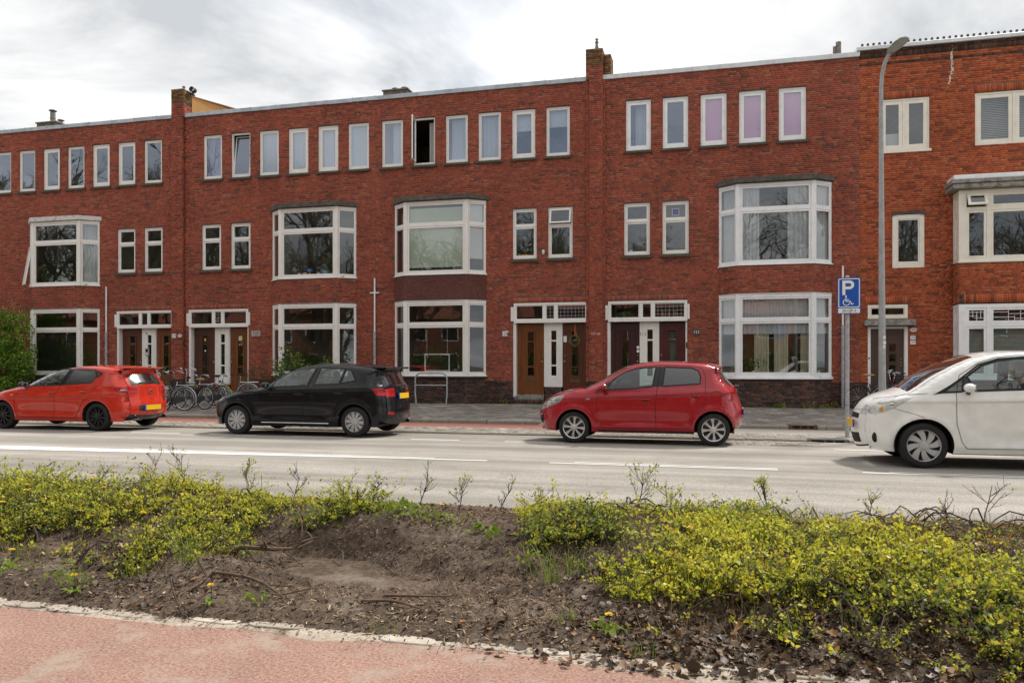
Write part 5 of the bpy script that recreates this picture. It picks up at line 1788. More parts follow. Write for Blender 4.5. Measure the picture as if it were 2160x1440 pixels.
potplant(xA - .70, -.2, zb1, .6, .25, M_terra, "large dark plant at the left of the left house's first-floor bay", 90, .08)
MB().tube([(xA - .2, -.1, 5.1), (xA - .2, -.1, 6.8)], .004, 4).build("plant_cord", M_white, HOUSE['A'])
potplant(EX['D'] + .5, .06, 2.93, .14, .34, M_potg, "trailing yellow-green plant along the transom over the aubergine door", 90, .05, potr=.04, poth=.05)
for i, xx in enumerate((1.72, 1.90, 2.10)):
	v = MB().lathe([(.025, 0), (.045, .05), (.05, .09), (.03, .14), (.03, .17), (.045, .19)], (0, 0, 0), 10).build("vase", M_terra, None, smooth=True)
	v.location = (EX['D'] + xx, .06, 2.93)
	tag(v, "small pink vase, %s of three behind the leaded transom" % ("left", "middle", "right")[i], "vase", "vases behind the leaded transom")
pc = potplant(W1['C'][0] + .40, .16, 4.98, .22, .12, M_yellow, "plant in a yellow bowl in the left small window beside the tall pilaster", 30, .05, potr=.11, poth=.08)
potplant(W1['B'][0] + .5, .16, 4.98, .25, .14, M_terra, "plant in the left of the two small windows over the bicycles", 40, .05)
potplant(W1['D'][0] + .2, .16, 4.98, .25, .08, M_pot, "small plant in the small window right of the tall pilaster", 24, .04)
st = MB().box(W1['D'][1] + .30, W1['D'][1] + .52, .088, .0895, 6.12, 6.34).build("window_sticker", plain("sticker_rim", (.62, .55, .25), .5), HOUSE['D'])
MB().box(W1['D'][1] + .32, W1['D'][1] + .50, .086, .0878, 6.14, 6.32).build("sticker_face", plain("sticker_blue", (.10, .14, .42), .5), st)
# ------------------------------------------------------------------ cars
def catmull(pts, n):
	P = np.array([pts[0]] + list(pts) + [pts[-1]], float)
	out, src = [], []
	for i in range(1, len(P) - 2):
		p0, p1, p2, p3 = P[i - 1], P[i], P[i + 1], P[i + 2]
		m = max(2, int(np.linalg.norm(p2 - p1) / n))
		for k in range(m):
			t = k / m
			# centripetal-ish tension keeps corners from overshooting
			m1, m2 = (p2 - p0) * .38, (p3 - p1) * .38
			a = 2 * t ** 3 - 3 * t ** 2 + 1
			b = t ** 3 - 2 * t ** 2 + t
			c = -2 * t ** 3 + 3 * t ** 2
			d = t ** 3 - t ** 2
			out.append(a * p1 + b * m1 + c * p2 + d * m2)
			src.append(i - 1 + t)
	out.append(P[-2])
	src.append(len(pts) - 1)
	return np.array(out), np.array(src)
def inpoly(x, z, poly):
	c = False
	n = len(poly)
	j = n - 1
	for i in range(n):
		xi, zi = poly[i]
		xj, zj = poly[j]
		if (zi > z) != (zj > z) and x < (xj - xi) * (z - zi) / (zj - zi) + xi:
			c = not c
		j = i
	return c
class Car:
	def __init__(s, sp):
		s.sp = sp
		s.hw = sp['W'] / 2
		P, src = catmull(sp['outline'], .035)
		s.P, s.src = P, src
		T = np.gradient(P, axis=0)
		T /= np.linalg.norm(T, axis=1)[:, None] + 1e-9
		s.Nn = np.stack([-T[:, 1], T[:, 0]], 1)          # outward (outline runs front -> roof -> rear)
		vert = np.abs(T[:, 1]) ** 1.5
		c = .035 + .085 * vert
		r = .085 + .13 * vert
		ker = np.ones(9) / 9
		s.c = np.convolve(np.pad(c, 4, 'edge'), ker, 'valid')
		s.r = np.convolve(np.pad(r, 4, 'edge'), ker, 'valid')
		s.E = P - s.Nn * s.c[:, None]                    # edge line where side and top meet
		s.xf, s.xr = s.E[:, 0].min(), s.E[:, 0].max()
	def S(s, x, z):
		sp = s.sp
		belt = sp['belt']
		y = np.full_like(x, s.hw)
		y = y - .05 * np.clip((.42 - z) / .25, 0, 1) ** 2
		y = y - .022 * np.clip((z - .66) / (belt - .66), 0, 1) ** 2
		y = y - np.clip(z - belt, 0, 1) * .30 - .06 * np.clip(z - belt, 0, 1) ** 2
		# character line and hollow door bottoms
		q = z - sp['crease'] - .035 * x * sp.get('rise', 1)
		y = y + .020 * np.where(q > 0, np.exp(-(q / .07) ** 2), np.exp(-(q / .018) ** 2))
		wb = (sp['wx'][0] + sp['wx'][1]) / 2
		y = y - .022 * np.exp(-((z - .43) / .09) ** 2) * np.clip(1.25 - np.abs(x - wb) / .75, 0, 1)
		y = y + .012 * np.exp(-((z - .31) / .04) ** 2) * np.clip(1.3 - np.abs(x - wb) / .8, 0, 1)
		# wheel arch flare
		for wx in sp['wx']:
			d = np.hypot(x - wx, z - sp['wz'])
			y = y + .016 * np.exp(-((d - sp['ra'] - .03) / .05) ** 2)
		# plan taper at both ends
		f = np.clip((s.xf + .85 - x) / .85, 0, 1)
		g_ = np.clip((x - s.xr + .75) / .75, 0, 1)
		y = y - sp.get('tf', .20) * f ** 2.2 - sp.get('tr', .12) * g_ ** 2.2
		return y
	def Y(s, x, z):
		x = np.asarray(x, float)
		z = np.asarray(z, float)
		d2 = (x[:, None] - s.E[None, :, 0]) ** 2 + (z[:, None] - s.E[None, :, 1]) ** 2
		k = d2.argmin(1)
		# distance to the polyline through the nearest sample
		d = np.sqrt(d2[np.arange(len(x)), k])
		nd = np.abs((x - s.E[k, 0]) * s.Nn[k, 0] + (z - s.E[k, 1]) * s.Nn[k, 1])
		d = np.where(d < .05, nd, d)
		r = s.r[k]
		q = np.clip(1 - d / r, 0, 1)
		return s.S(x, z) - r * (1 - np.sqrt(np.clip(1 - q * q, 0, 1)))
	def normals(s, x, z):
		e = .006
		gx = (s.Y(x + e, z) - s.Y(x - e, z)) / (2 * e)
		gz = (s.Y(x, z + e) - s.Y(x, z - e)) / (2 * e)
		n = np.stack([-gx, np.ones_like(gx), -gz], 1)
		n[:, 0] = np.clip(n[:, 0], -4, 4); n[:, 2] = np.clip(n[:, 2], -4, 4)
		n /= np.linalg.norm(n, axis=1)[:, None]
		return n                                           # for the +y side
def arc_pts(cx, cz, R, zb, n=18):
	a0 = math.asin(max(-1, min(1, (zb - cz) / R)))
	return [(cx + R * cos(a0 + (pi - 2 * a0) * i / n), cz + R * sin(a0 + (pi - 2 * a0) * i / n)) for i in range(n + 1)]
def lift_mesh(car, name, faces, mat, side, off=0.0):
	"""flat (x,z) polygons -> mesh on the car's side surface, analytic normals"""
	idx, X, Zc, F = {}, [], [], []
	for f in faces:
		ids = []
		for p in f:
			key = (round(p[0], 5), round(p[1], 5))
			if key not in idx:
				idx[key] = len(X)
				X.append(p[0]); Zc.append(p[1])
			if idx[key] not in ids:
				ids.append(idx[key])
		if len(ids) > 2:
			F.append(ids)
	X, Zc = np.array(X), np.array(Zc)
	Yv = car.Y(X, Zc)
	nn = car.normals(X, Zc)
	V = np.stack([X, Yv, Zc], 1) + nn * off
	if side < 0:
		V[:, 1] *= -1
		nn[:, 1] *= -1
	return V, F, nn
def mesh_custom(name, V, F, nn, mat):
	me = bpy.data.meshes.new(name)
	me.from_pydata([tuple(v) for v in V], [], F)
	# orient along the wanted normals
	bm = bmesh.new()
	bm.from_mesh(me)
	bm.verts.ensure_lookup_table()
	for f in bm.faces:
		f.normal_update()
		a = Vector((0, 0, 0))
		for v in f.verts:
			a += Vector(nn[v.index])
		if f.normal.dot(a) < 0:
			f.normal_flip()
		f.smooth = True
	bm.to_mesh(me)
	bm.free()
	me.update()
	me.normals_split_custom_set_from_vertices([tuple(n) for n in nn])
	me.materials.append(mat)
	return me
def cut_side(car):
	"""tessellated side outline with wheel arches, cut by a grid and by the panel outlines"""
	sp = car.sp
	zb = sp['sill']
	E = car.E
	poly = [tuple(p) for p in E if p[1] > zb]
	fx, rx = poly[0][0], poly[-1][0]
	bot = [(rx, zb)]
	bot += arc_pts(sp['wx'][1], sp['wz'], sp['ra'], zb)
	bot += arc_pts(sp['wx'][0], sp['wz'], sp['ra'], zb)
	bot += [(fx, zb)]
	poly += bot
	from mathutils.geometry import tessellate_polygon
	tris = tessellate_polygon([[Vector((p[0], p[1], 0)) for p in poly]])
	bm = bmesh.new()
	vs = [bm.verts.new((p[0], 0, p[1])) for p in poly]
	for t in tris:
		try:
			bm.faces.new([vs[i] for i in t])
		except ValueError:
			pass
	def cut(co, no, faces=None):
		if faces is None:
			geom = bm.verts[:] + bm.edges[:] + bm.faces[:]
		else:
			es = set(e for f in faces for e in f.edges)
			vv = set(v for f in faces for v in f.verts)
			geom = list(vv) + list(es) + list(faces)
		bmesh.ops.bisect_plane(bm, geom=geom, plane_co=co, plane_no=no, dist=1e-5)
	x = car.xf + .03
	while x < car.xr:
		cut((x, 0, 0), (1, 0, 0))
		x += .055
	z = zb + .03
	while z < 1.7:
		cut((0, 0, z), (0, 0, 1))
		z += .045
	for poly2 in sp['cuts']:
		n = len(poly2)
		for i in range(n):
			a, b = Vector((poly2[i][0], 0, poly2[i][1])), Vector((poly2[(i + 1) % n][0], 0, poly2[(i + 1) % n][1]))
			d = b - a
			if d.length < 1e-4:
				continue
			no = Vector((-d.z, 0, d.x)).normalized()
			x0, x1 = min(a.x, b.x) - .002, max(a.x, b.x) + .002
			z0, z1 = min(a.z, b.z) - .002, max(a.z, b.z) + .002
			fs = []
			for f in bm.faces:
				xs = [v.co.x for v in f.verts]
				if max(xs) < x0 or min(xs) > x1:
					continue
				zs = [v.co.z for v in f.verts]
				if max(zs) < z0 or min(zs) > z1:
					continue
				fs.append(f)
			if fs:
				cut(a, no, fs)
	faces = [[(v.co.x, v.co.z) for v in f.verts] for f in bm.faces if f.calc_area() > 1e-9]
	bm.free()
	return faces
def ribbon(car, pts, w, closed, side, off=.0035):
	"""thin strip lying on the side surface"""
	P = []
	n = len(pts)
	seg = n if closed else n - 1
	for i in range(seg):
		a, b = np.array(pts[i]), np.array(pts[(i + 1) % n])
		m = max(1, int(np.linalg.norm(b - a) / .03))
		for k in range(m):
			P.append(a + (b - a) * k / m)
	if not closed:
		P.append(np.array(pts[-1]))
	P = np.array(P)
	if closed:
		t = np.roll(P, -1, 0) - np.roll(P, 1, 0)
	else:
		t = np.gradient(P, axis=0)
	t /= np.linalg.norm(t, axis=1)[:, None] + 1e-9
	nrm = np.stack([-t[:, 1], t[:, 0]], 1) * w / 2
	A, B = P + nrm, P - nrm
	m = len(P)
	out = []
	for Q in (A, B):
		y = car.Y(Q[:, 0], Q[:, 1])
		nn = car.normals(Q[:, 0], Q[:, 1])
		V = np.stack([Q[:, 0], y, Q[:, 1]], 1) + nn * off
		if side < 0:
			V[:, 1] *= -1
		out.append(V)
	V = np.vstack(out)
	F = [(i, (i + 1) % m, m + (i + 1) % m, m + i) for i in range(m if closed else m - 1)]
	return V, F
def wheel_mesh(sp):
	"""returns builders for tyre, rim and backing; outer face looks to -y, axle at origin"""
	R = sp['wr']
	rr = sp['rim'] * R
	w = .195
	ty = MB().lathe([(rr * .97, -w / 2 + .02), (rr * 1.02, -w / 2 + .004), (R * .86, -w / 2 - .006), (R * .955, -w / 2 + .006), (R * .99, -w / 2 + .025), (R, -w / 2 + .05), (R, -.045), (R * .985, -.04), (R * .985, -.03), (R, -.025), (R, .025), (R * .985, .03), (R * .985, .04), (R, .045), (R, w / 2 - .05), (R * .99, w / 2 - .025), (R * .955, w / 2 - .006), (R * .86, w / 2 + .006), (rr, w / 2)], (0, 0, 0), 44, 'y')
	back = MB().lathe([(0, -w / 2 + .065), (rr * .55, -w / 2 + .07), (rr * .96, -w / 2 + .05), (rr * .985, -w / 2 + .02), (rr * .985, w / 2)], (0, 0, 0), 32, 'y')
	ring = MB().lathe([(rr * (1 - sp['lip']), -w / 2 + .03), (rr * (1 - sp['lip']), -w / 2 + .008), (rr * .985, -w / 2 - .001), (rr * 1.005, -w / 2 + .006)], (0, 0, 0), 44, 'y')
	n = sp['spokes']
	hub = sp['hub'] * rr
	for i in range(n):
		a = 2 * pi * i / n + sp.get('rot', .2)
		tw = sp.get('twist', 0)
		wi, wo = sp['spw']
		r0, r1 = hub * .8, rr * (1 - sp['lip'] * .6)
		vs = []
		st = 5
		for j in range(st + 1):
			f = j / st
			r = r0 + (r1 - r0) * f
			ww = (wi + (wo - wi) * f) * rr / 2
			if sp.get('petal'):
				ww = rr * (.10 - .16 * f + .24 * f * f)
			an = a + tw * f
			d = -w / 2 + .022 - .010 * sin(pi * f) + .004 * f
			for sg in (-1, 1):
				x = r * cos(an) - sg * ww * sin(an)
				z = r * sin(an) + sg * ww * cos(an)
				vs.append((x, d, z))
			for sg in (-1, 1):
				x = r * cos(an) - sg * ww * 1.1 * sin(an)
				z = r * sin(an) + sg * ww * 1.1 * cos(an)
				vs.append((x, d + .025, z))
		fs = []
		for j in range(st):
			k = j * 4
			fs += [(k, k + 1, k + 5, k + 4), (k, k + 4, k + 6, k + 2), (k + 1, k + 3, k + 7, k + 5)]
		ring.add(vs, fs)
	ring.lathe([(0, -w / 2 + .004), (hub * .55, -w / 2 + .004), (hub * .95, -w / 2 + .012), (hub, -w / 2 + .04)], (0, 0, 0), 20, 'y')
	return ty, back, ring
def make_car(sp):
	car = Car(sp)
	rt = root(sp['name'], sp['loc'], sp['label'], "car", "cars on the street")
	faces = cut_side(car)
	cls = {}
	body = []
	for f in faces:
		cx = sum(p[0] for p in f) / len(f)
		cz = sum(p[1] for p in f) / len(f)
		for nm, poly, mat in sp['panels']:
			if inpoly(cx, cz, poly):
				cls.setdefault(nm, []).append(f)
				break
		else:
			body.append(f)
	# ---- top skin
	E, c, Nn, P = car.E, car.c, car.Nn, car.P
	n = len(P)
	yw = car.S(E[:, 0], E[:, 1]) - car.r
	NV = 28
	vv = np.sin(np.linspace(-1, 1, NV + 1) * pi / 2) * .25 + np.linspace(-1, 1, NV + 1) * .75
	V = np.zeros((n, NV + 1, 3))
	for j, v in enumerate(vv):
		off = c * (1 - v * v)
		V[:, j, 0] = E[:, 0] + Nn[:, 0] * off
		V[:, j, 2] = E[:, 1] + Nn[:, 1] * off
		V[:, j, 1] = yw * v
	du = np.gradient(V, axis=0)
	dv = np.gradient(V, axis=1)
	NN = np.cross(dv.reshape(-1, 3), du.reshape(-1, 3))
	NN /= np.linalg.norm(NN, axis=1)[:, None] + 1e-9
	chk = (NN.reshape(n, NV + 1, 3)[:, NV // 2, 0] * Nn[:, 0] + NN.reshape(n, NV + 1, 3)[:, NV // 2, 2] * Nn[:, 1])
	if np.median(chk) < 0:
		NN = -NN
	VV = V.reshape(-1, 3)
	tops = {}
	for i in range(n - 1):
		s0 = (car.src[i] + car.src[i + 1]) / 2
		zc = (P[i, 1] + P[i + 1, 1]) / 2
		xc = (P[i, 0] + P[i + 1, 0]) / 2
		for j in range(NV):
			vm = (vv[j] + vv[j + 1]) / 2
			nm = "body"
			for (pn, fn) in sp['top']:
				if fn(s0, xc, zc, vm):
					nm = pn
					break
			tops.setdefault(nm, []).append((i * (NV + 1) + j, i * (NV + 1) + j + 1, (i + 1) * (NV + 1) + j + 1, (i + 1) * (NV + 1) + j))
	def sub(F):
		ids = sorted(set(k for f in F for k in f))
		mp = {k: q for q, k in enumerate(ids)}
		return VV[ids], [tuple(mp[k] for k in f) for f in F], NN[ids]
	# ---- body: both sides and the painted top skin in one mesh
	Vs, Fs, Ns, base = [], [], [], 0
	for sd in (-1, 1):
		v, f, nn = lift_mesh(car, "body", body, sp['paint'], sd)
		Vs.append(v); Ns.append(nn); Fs += [[k + base for k in q] for q in f]; base += len(v)
	v, f, nn = sub(tops.pop("body"))
	Vs.append(v); Ns.append(nn); Fs += [[k + base for k in q] for q in f]
	bo = link("body", mesh_custom("body", np.vstack(Vs), Fs, np.vstack(Ns), sp['paint']), rt)
	for nm, F in tops.items():
		v, f, nn = sub(F)
		mat = sp['topmat'][nm]
		link(nm, mesh_custom(nm, v, f, nn, mat), rt)
	doors = {}
	for nm, poly, mat in sp['panels']:
		if nm not in cls:
			continue
		for sd in (-1, 1):
			v, f, nn = lift_mesh(car, nm, cls[nm], mat, sd)
			pname = nm.rstrip("0123456789").rstrip("_")
			par = rt
			o = link(pname, mesh_custom(pname, v, f, nn, mat), par)
			doors[(nm, sd)] = o
	# ---- seams, window rubbers, mouldings
	for kind, mat, items in (("panel_gap", M_black, sp['gaps']), ("window_trim", M_black, sp['rubbers'])):
		for sd in (-1, 1):
			for pts, w, closed in items:
				v, f = ribbon(car, pts, w, closed, sd)
				link(kind, np_mesh(kind, v, np.array(f), mat, smooth=True), rt)
	# ---- door handles, on the doors
	for nm, hx0, hx1, hz in sp['handles']:
		for sd in (-1, 1):
			y0 = float(car.Y(np.array([(hx0 + hx1) / 2]), np.array([hz]))[0])
			b = MB()
			b.blob(((hx0 + hx1) / 2, sd * (y0 + .002), hz), ((hx1 - hx0) / 2 * .95, .010, .030), 14, 8)
			link("handle_cup", b.mesh("handle_cup", sp.get('cupmat', M_black), True), doors[(nm, sd)])
			MB().tube([(hx0, sd * (y0 - .005), hz + .006), (hx0 + .03, sd * (y0 + .022), hz + .010), (hx1 - .03, sd * (y0 + .024), hz + .010), (hx1, sd * (y0 - .005), hz + .006)], .012, 8).build("handle", sp['handlemat'], doors[(nm, sd)], smooth=True)
	# ---- mirrors
	mx, mz = sp['mirror']
	for sd in (-1, 1):
		y0 = float(car.Y(np.array([mx]), np.array([mz - .06]))[0])
		m = MB().blob((mx, sd * (y0 + .115), mz), (.075, .10, .062), 14, 10).build("mirror", sp['mirrormat'], rt, smooth=True)
		MB().tube([(mx + .02, sd * (y0 - .02), mz - .085), (mx, sd * (y0 + .07), mz - .04)], .028, 8).build("mirror_foot", M_dkplastic, m, smooth=True)
		MB().box(mx + .052, mx + .064, sd * (y0 + .115) - .075, sd * (y0 + .115) + .075, mz - .042, mz + .042).build("mirror_glass", M_chrome, m)
	# ---- wheels
	ty, back, ring = wheel_mesh(sp)
	tym = ty.mesh("tyre", M_tyre, True)
	bkm = back.mesh("rim", sp['rimback'], True)
	rgm = ring.mesh("wheel_cover", sp['rimmat'], True)
	for wx in sp['wx']:
		for sd in (-1, 1):
			wy = sd * (car.hw - .125)
			t = link("wheel", tym, rt, (wx, wy, sp['wr']))
			t.rotation_euler = (0, (0.3 if wx < 1 else 0.9), 0 if sd < 0 else pi)
			link("rim", bkm, t)
			link("wheel_cover", rgm, t)
	# ---- arches, floor, cabin
	for wx in sp['wx']:
		for sd in (-1, 1):
			ar = MB()
			y0, y1 = sd * (car.hw - .035), sd * (car.hw - .34)
			R = sp['ra'] + .003
			k = 20
			vs = []
			for i in range(k + 1):
				a = pi * i / k * 1.14 - .07 * pi
				vs += [(wx + R * cos(a), y0, sp['wz'] + R * sin(a)), (wx + R * cos(a), y1, sp['wz'] + R * sin(a))]
			m0 = len(vs)
			vs.append((wx, y1, .18))
			ar.add(vs, [(2 * i, 2 * i + 1, 2 * i + 3, 2 * i + 2) for i in range(k)] + [tuple([2 * i + 1 for i in range(k + 1)] + [m0])])
			ar.build("wheel_arch", M_black, rt)
	fl = MB()
	zf = sp['sill'] + .005
	x0, x1 = sp['wx']
	hw = car.hw
	fl.box(x0 + sp['ra'], x1 - sp['ra'], -hw + .08, hw - .08, zf - .02, zf + .06)
	fl.box(car.xf + .22, x0 - sp['ra'] + .02, -hw + .28, hw - .28, zf, zf + .05)
	fl.box(x0 - sp['ra'], x0 + sp['ra'], -hw + .33, hw - .33, zf - .01, zf + .3)
	fl.box(x1 - sp['ra'], x1 + sp['ra'], -hw + .33, hw - .33, zf - .01, zf + .3)
	fl.box(x1 + sp['ra'], car.xr - .12, -hw + .25, hw - .25, zf, zf + .05)
	fl.build("underbody", M_black, rt)
	seat = plain("seat_cloth", (.045, .045, .05), .9)
	belt = sp['belt']
	xs = sp['seat']
	for sd in (-1, 1):
		sb = MB()
		yy = sd * hw * .44
		sb.box(xs - .45, xs + .05, yy - .22, yy + .22, .45, .60)
		sb.add([(xs - .02, yy - .22, .55), (xs + .12, yy - .22, .55), (xs + .28, yy - .20, belt + .12), (xs + .20, yy - .20, belt + .12), (xs - .02, yy + .22, .55), (xs + .12, yy + .22, .55), (xs + .28, yy + .20, belt + .12), (xs + .20, yy + .20, belt + .12)],
               [(0, 1, 2, 3), (7, 6, 5, 4), (0, 4, 5, 1), (1, 5, 6, 2), (2, 6, 7, 3), (3, 7, 4, 0)])
		so = sb.build("seat", seat, rt, bevel=.03, smooth=True)
		MB().blob((xs + .27, yy, belt + .23), (.05, .13, .09), 12, 8).build("headrest", seat, so, smooth=True)
		MB().blob((xs + 1.12, yy, belt + .12), (.05, .12, .075), 12, 8).build("headrest", seat, so, smooth=True)
	MB().box(xs + .55, xs + .98, -hw * .8, hw * .8, .42, .62).box(xs + .95, xs + 1.1, -hw * .8, hw * .8, .5, belt + .05).build("rear_bench", seat, rt, bevel=.03)
	MB().box(xs - 1.08, xs - .72, -hw * .84, hw * .84, belt - .3, belt - .03).build("dashboard", M_dkplastic, rt, bevel=.03)
	sw = MB()
	cx, cz = xs - .60, belt - .04
	sw.tube([(cx + .07 * cos(a), -hw * .44 + .18 * sin(a), cz + .17 * cos(a)) for a in [2 * pi * i / 20 for i in range(20)]], .014, 6, closed=True)
	sw.tube([(cx - .1, -hw * .44, cz - .02), (cx, -hw * .44, cz)], .03, 8)
	sw.tube([(cx, -hw * .44 - .17, cz), (cx, -hw * .44 + .17, cz)], .012, 6)
	sw.build("steering_wheel", M_dkplastic, rt, smooth=True)
	for nm, fn in sp.get('extra', []):
		fn(rt, car)
	return rt, car
def plate_box(rt, x, z, ang, name="number_plate", w=.52, hgt=.11, facing=1):
	"""Dutch yellow plate; facing +1 looks to +x (rear), -1 to -x"""
	b = MB().box(-.006, .006, -w / 2, w / 2, -hgt / 2, hgt / 2)
	o = b.build(name, M_plate, rt)
	o.location = (x, 0, z)
	o.rotation_euler = (0, ang, 0)
	e = MB().box(-.0075, .0075, -w / 2 - .0005, -w / 2 + .045, -hgt / 2 - .0005, hgt / 2 + .0005).build("plate_band", M_plateb, o)
	return o
def shark(rt, x, z, tall=True):
	MB().tube([(x, 0, z), (x + .10, 0, z + .17)], [.007, .003], 6).blob((x, 0, z), (.05, .02, .02)).build("roof_aerial", M_black, rt)
V_ = lambda s0, a, b: a <= s0 < b
red1 = paintmat("orange_red_car_paint", (.55, .026, .008), .3)
blk = paintmat("black_car_paint", (.004, .004, .0065), .3, .55)
red2 = paintmat("crimson_car_paint", (.36, .006, .015), .3)
wht = paintmat("pearl_white_car_paint", (.86, .85, .82), .3)
M_lensw = plain("pale_lens", (.55, .55, .52), .08, var=.25, vscale=14)
M_gloss_rim = plain("black_alloy", (.012, .012, .013), .25)
# ---------------- crimson small hatchback (nose left) on the right of the middle
o_R = [(-.76, .20), (-.80, .36), (-.81, .52), (-.77, .63), (-.69, .74), (-.55, .84), (-.31, .93), (-.11, .985), (.12, 1.02), (.33, 1.115), (.61, 1.27), (.83, 1.385), (1.0, 1.44), (1.28, 1.485), (1.55, 1.50), (1.9, 1.495), (2.35, 1.465), (2.62, 1.40), (2.60, 1.335), (2.68, 1.20), (2.79, 1.08), (2.87, 1.0), (2.90, .86), (2.93, .76), (2.98, .62), (2.99, .50), (2.96, .36), (2.90, .27)]
fwR = [(.58, .975), (.66, 1.12), (.77, 1.215), (.95, 1.315), (1.15, 1.365), (1.46, 1.385), (1.40, 1.035), (1.03, .995)]
rwR = [(1.62, 1.385), (2.08, 1.37), (2.20, 1.32), (2.24, 1.22), (2.23, 1.09), (1.58, 1.045)]
bpR = [(1.46, 1.392), (1.62, 1.392), (1.58, 1.04), (1.40, 1.03)]
fdR = [(.43, .95), (.40, .72), (.42, .42), (.50, .29), (1.46, .29), (1.455, .73), (1.49, 1.03), (1.545, 1.425), (1.15, 1.40), (.93, 1.35), (.74, 1.25), (.60, 1.14), (.50, 1.02)]
rdR = [(1.46, .29), (2.03, .31), (2.08, .36), (2.12, .51), (2.27, .67), (2.32, .84), (2.33, 1.21), (2.26, 1.37), (2.10, 1.405), (1.545, 1.425), (1.49, 1.03), (1.455, .73)]
sailR = [(.36, .955), (.58, .975), (.66, 1.12), (.58, 1.10)]
hlR = [(-.84, .585), (-.70, .735), (-.49, .825), (-.19, .865), (-.29, .735), (-.50, .655), (-.64, .60)]
tlR = [(2.58, 1.015), (2.66, 1.045), (2.92, 1.03), (2.95, .83), (2.82, .82), (2.68, .92)]
spR = dict(name="parked_car", loc=(-2.42, -10.85 + .83, 0.0), label="crimson small hatchback parked right of the centre, nose to the left", W=1.665, belt=.98, crease=.80, rise=1.5,
           outline=o_R, wx=(-.02, 2.46), wz=.285, ra=.335, wr=.285, sill=.215, paint=red2, seat=1.22,
           panels=[("side_window1", fwR, M_glass_car), ("side_window2", rwR, M_glass_tint), ("pillar_trim", bpR, M_blackgloss), ("mirror_corner", sailR, M_dkplastic), ("headlight", hlR, M_lens), ("tail_light", tlR, M_red_l), ("door1", fdR, red2), ("door2", rdR, red2)],
           top=[("windscreen", lambda s, x, z, v: V_(s, 8.05, 11.9) and abs(v) < .90), ("rear_window", lambda s, x, z, v: V_(s, 18.2, 20.1) and abs(v) < .86),
				("tail_light", lambda s, x, z, v: V_(s, 20.6, 22.2) and abs(v) > .60), ("headlight", lambda s, x, z, v: s < 6 and .60 < z < .76 and abs(v) > .62 and x < 0),
				("grille", lambda s, x, z, v: s < 4 and .30 < z < .60 and abs(v) < .55), ("lower_bumper", lambda s, x, z, v: z < .25)],
           topmat=dict(windscreen=M_glass_car, rear_window=M_glass_tint, tail_light=M_red_l, headlight=M_lens, grille=M_black, lower_bumper=M_dkplastic),
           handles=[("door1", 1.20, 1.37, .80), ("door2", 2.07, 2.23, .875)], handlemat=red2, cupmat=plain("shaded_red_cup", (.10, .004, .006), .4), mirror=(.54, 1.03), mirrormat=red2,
           rim=.72, lip=.07, spokes=8, hub=.22, spw=(.16, .2), petal=True, rimback=M_gloss_rim, rimmat=M_alu, tf=.24, tr=.14)
spR['cuts'] = [p[1] for p in spR['panels']]
spR['gaps'] = [(fdR, .007, True), (rdR, .007, True), ([(2.51 + .085 * cos(a), .88 + .085 * sin(a)) for a in np.linspace(0, 2 * pi, 25)[:-1]], .005, True), ([(-.25, .93), (.30, 1.02)], .006, False)]
spR['rubbers'] = [(fwR, .022, True), (rwR, .022, True), ([(.42, .235), (2.12, .235)], .03, False)]
def ex_R(rt, car):
	shark(rt, 2.15, 1.485)
	y0 = float(car.Y(np.array([-.02 + .36]), np.array([.79]))[0])
	for sd in (-1, 1):
		MB().blob((.245, sd * float(car.Y(np.array([.245]), np.array([.805]))[0]), .805), (.045, .010, .014)).build("side_repeater", M_lens, rt, smooth=True)
		# fog pocket with a bright blade
		x_, z_ = -.64, .43
		MB().blob((x_, sd * (float(car.Y(np.array([x_]), np.array([z_]))[0]) - .005), z_), (.05, .03, .09)).build("fog_pocket", M_black, rt, smooth=True)
		MB().tube([(-.68, sd * (float(car.Y(np.array([-.68]), np.array([.50]))[0]) + .004), .50), (-.60, sd * (float(car.Y(np.array([-.60]), np.array([.33]))[0]) + .008), .33), (-.73, sd * (float(car.Y(np.array([-.72]), np.array([.30]))[0]) + .004), .30)], .012, 6).build("bumper_blade", M_chrome, rt, smooth=True)
		# projector and bar inside the lamp
		for hx, hz in ((-.50, .72), (-.40, .765)):
			MB().blob((hx, sd * (float(car.Y(np.array([hx]), np.array([hz]))[0]) + .0), hz), (.04, .008, .03)).build("lamp_cell", M_chrome, rt, smooth=True)
	plate_box(rt, 2.985, .58, 0)
	MB().box(2.84, 2.92, -.3, .3, 1.03, 1.045).build("rear_wiper", M_black, rt)
spR['extra'] = [("x", ex_R)]
carR, _ = make_car(spR)
# ---------------- black hatchback
o_B = [(-.80, .20), (-.84, .36), (-.83, .55), (-.77, .65), (-.64, .74), (-.42, .82), (-.11, .895), (.14, .945), (.39, .98), (.62, 1.09), (.89, 1.26), (1.14, 1.36), (1.38, 1.425), (1.75, 1.46), (2.11, 1.46), (2.54, 1.44), (2.82, 1.41), (3.10, 1.36), (3.08, 1.305), (3.15, 1.16), (3.23, 1.02), (3.26, .93), (3.28, .80), (3.30, .62), (3.31, .45), (3.25, .29), (3.18, .22)]
fwB = [(.77, .975), (.86, 1.10), (1.14, 1.275), (1.34, 1.335), (1.72, 1.365), (1.57, 1.015)]
rwB = [(1.83, 1.365), (2.355, 1.345), (2.265, 1.05), (1.72, 1.025)]
qwB = [(2.39, 1.34), (2.49, 1.32), (2.61, 1.12), (2.305, 1.06)]
bpB = [(1.72, 1.372), (1.83, 1.372), (1.72, 1.018), (1.57, 1.008)]
fdB = [(.66, .975), (.46, .84), (.42, .60), (.43, .42), (.50, .30), (1.49, .30), (1.49, .65), (1.59, .98), (1.775, 1.41), (1.36, 1.37), (1.12, 1.31), (.84, 1.13)]
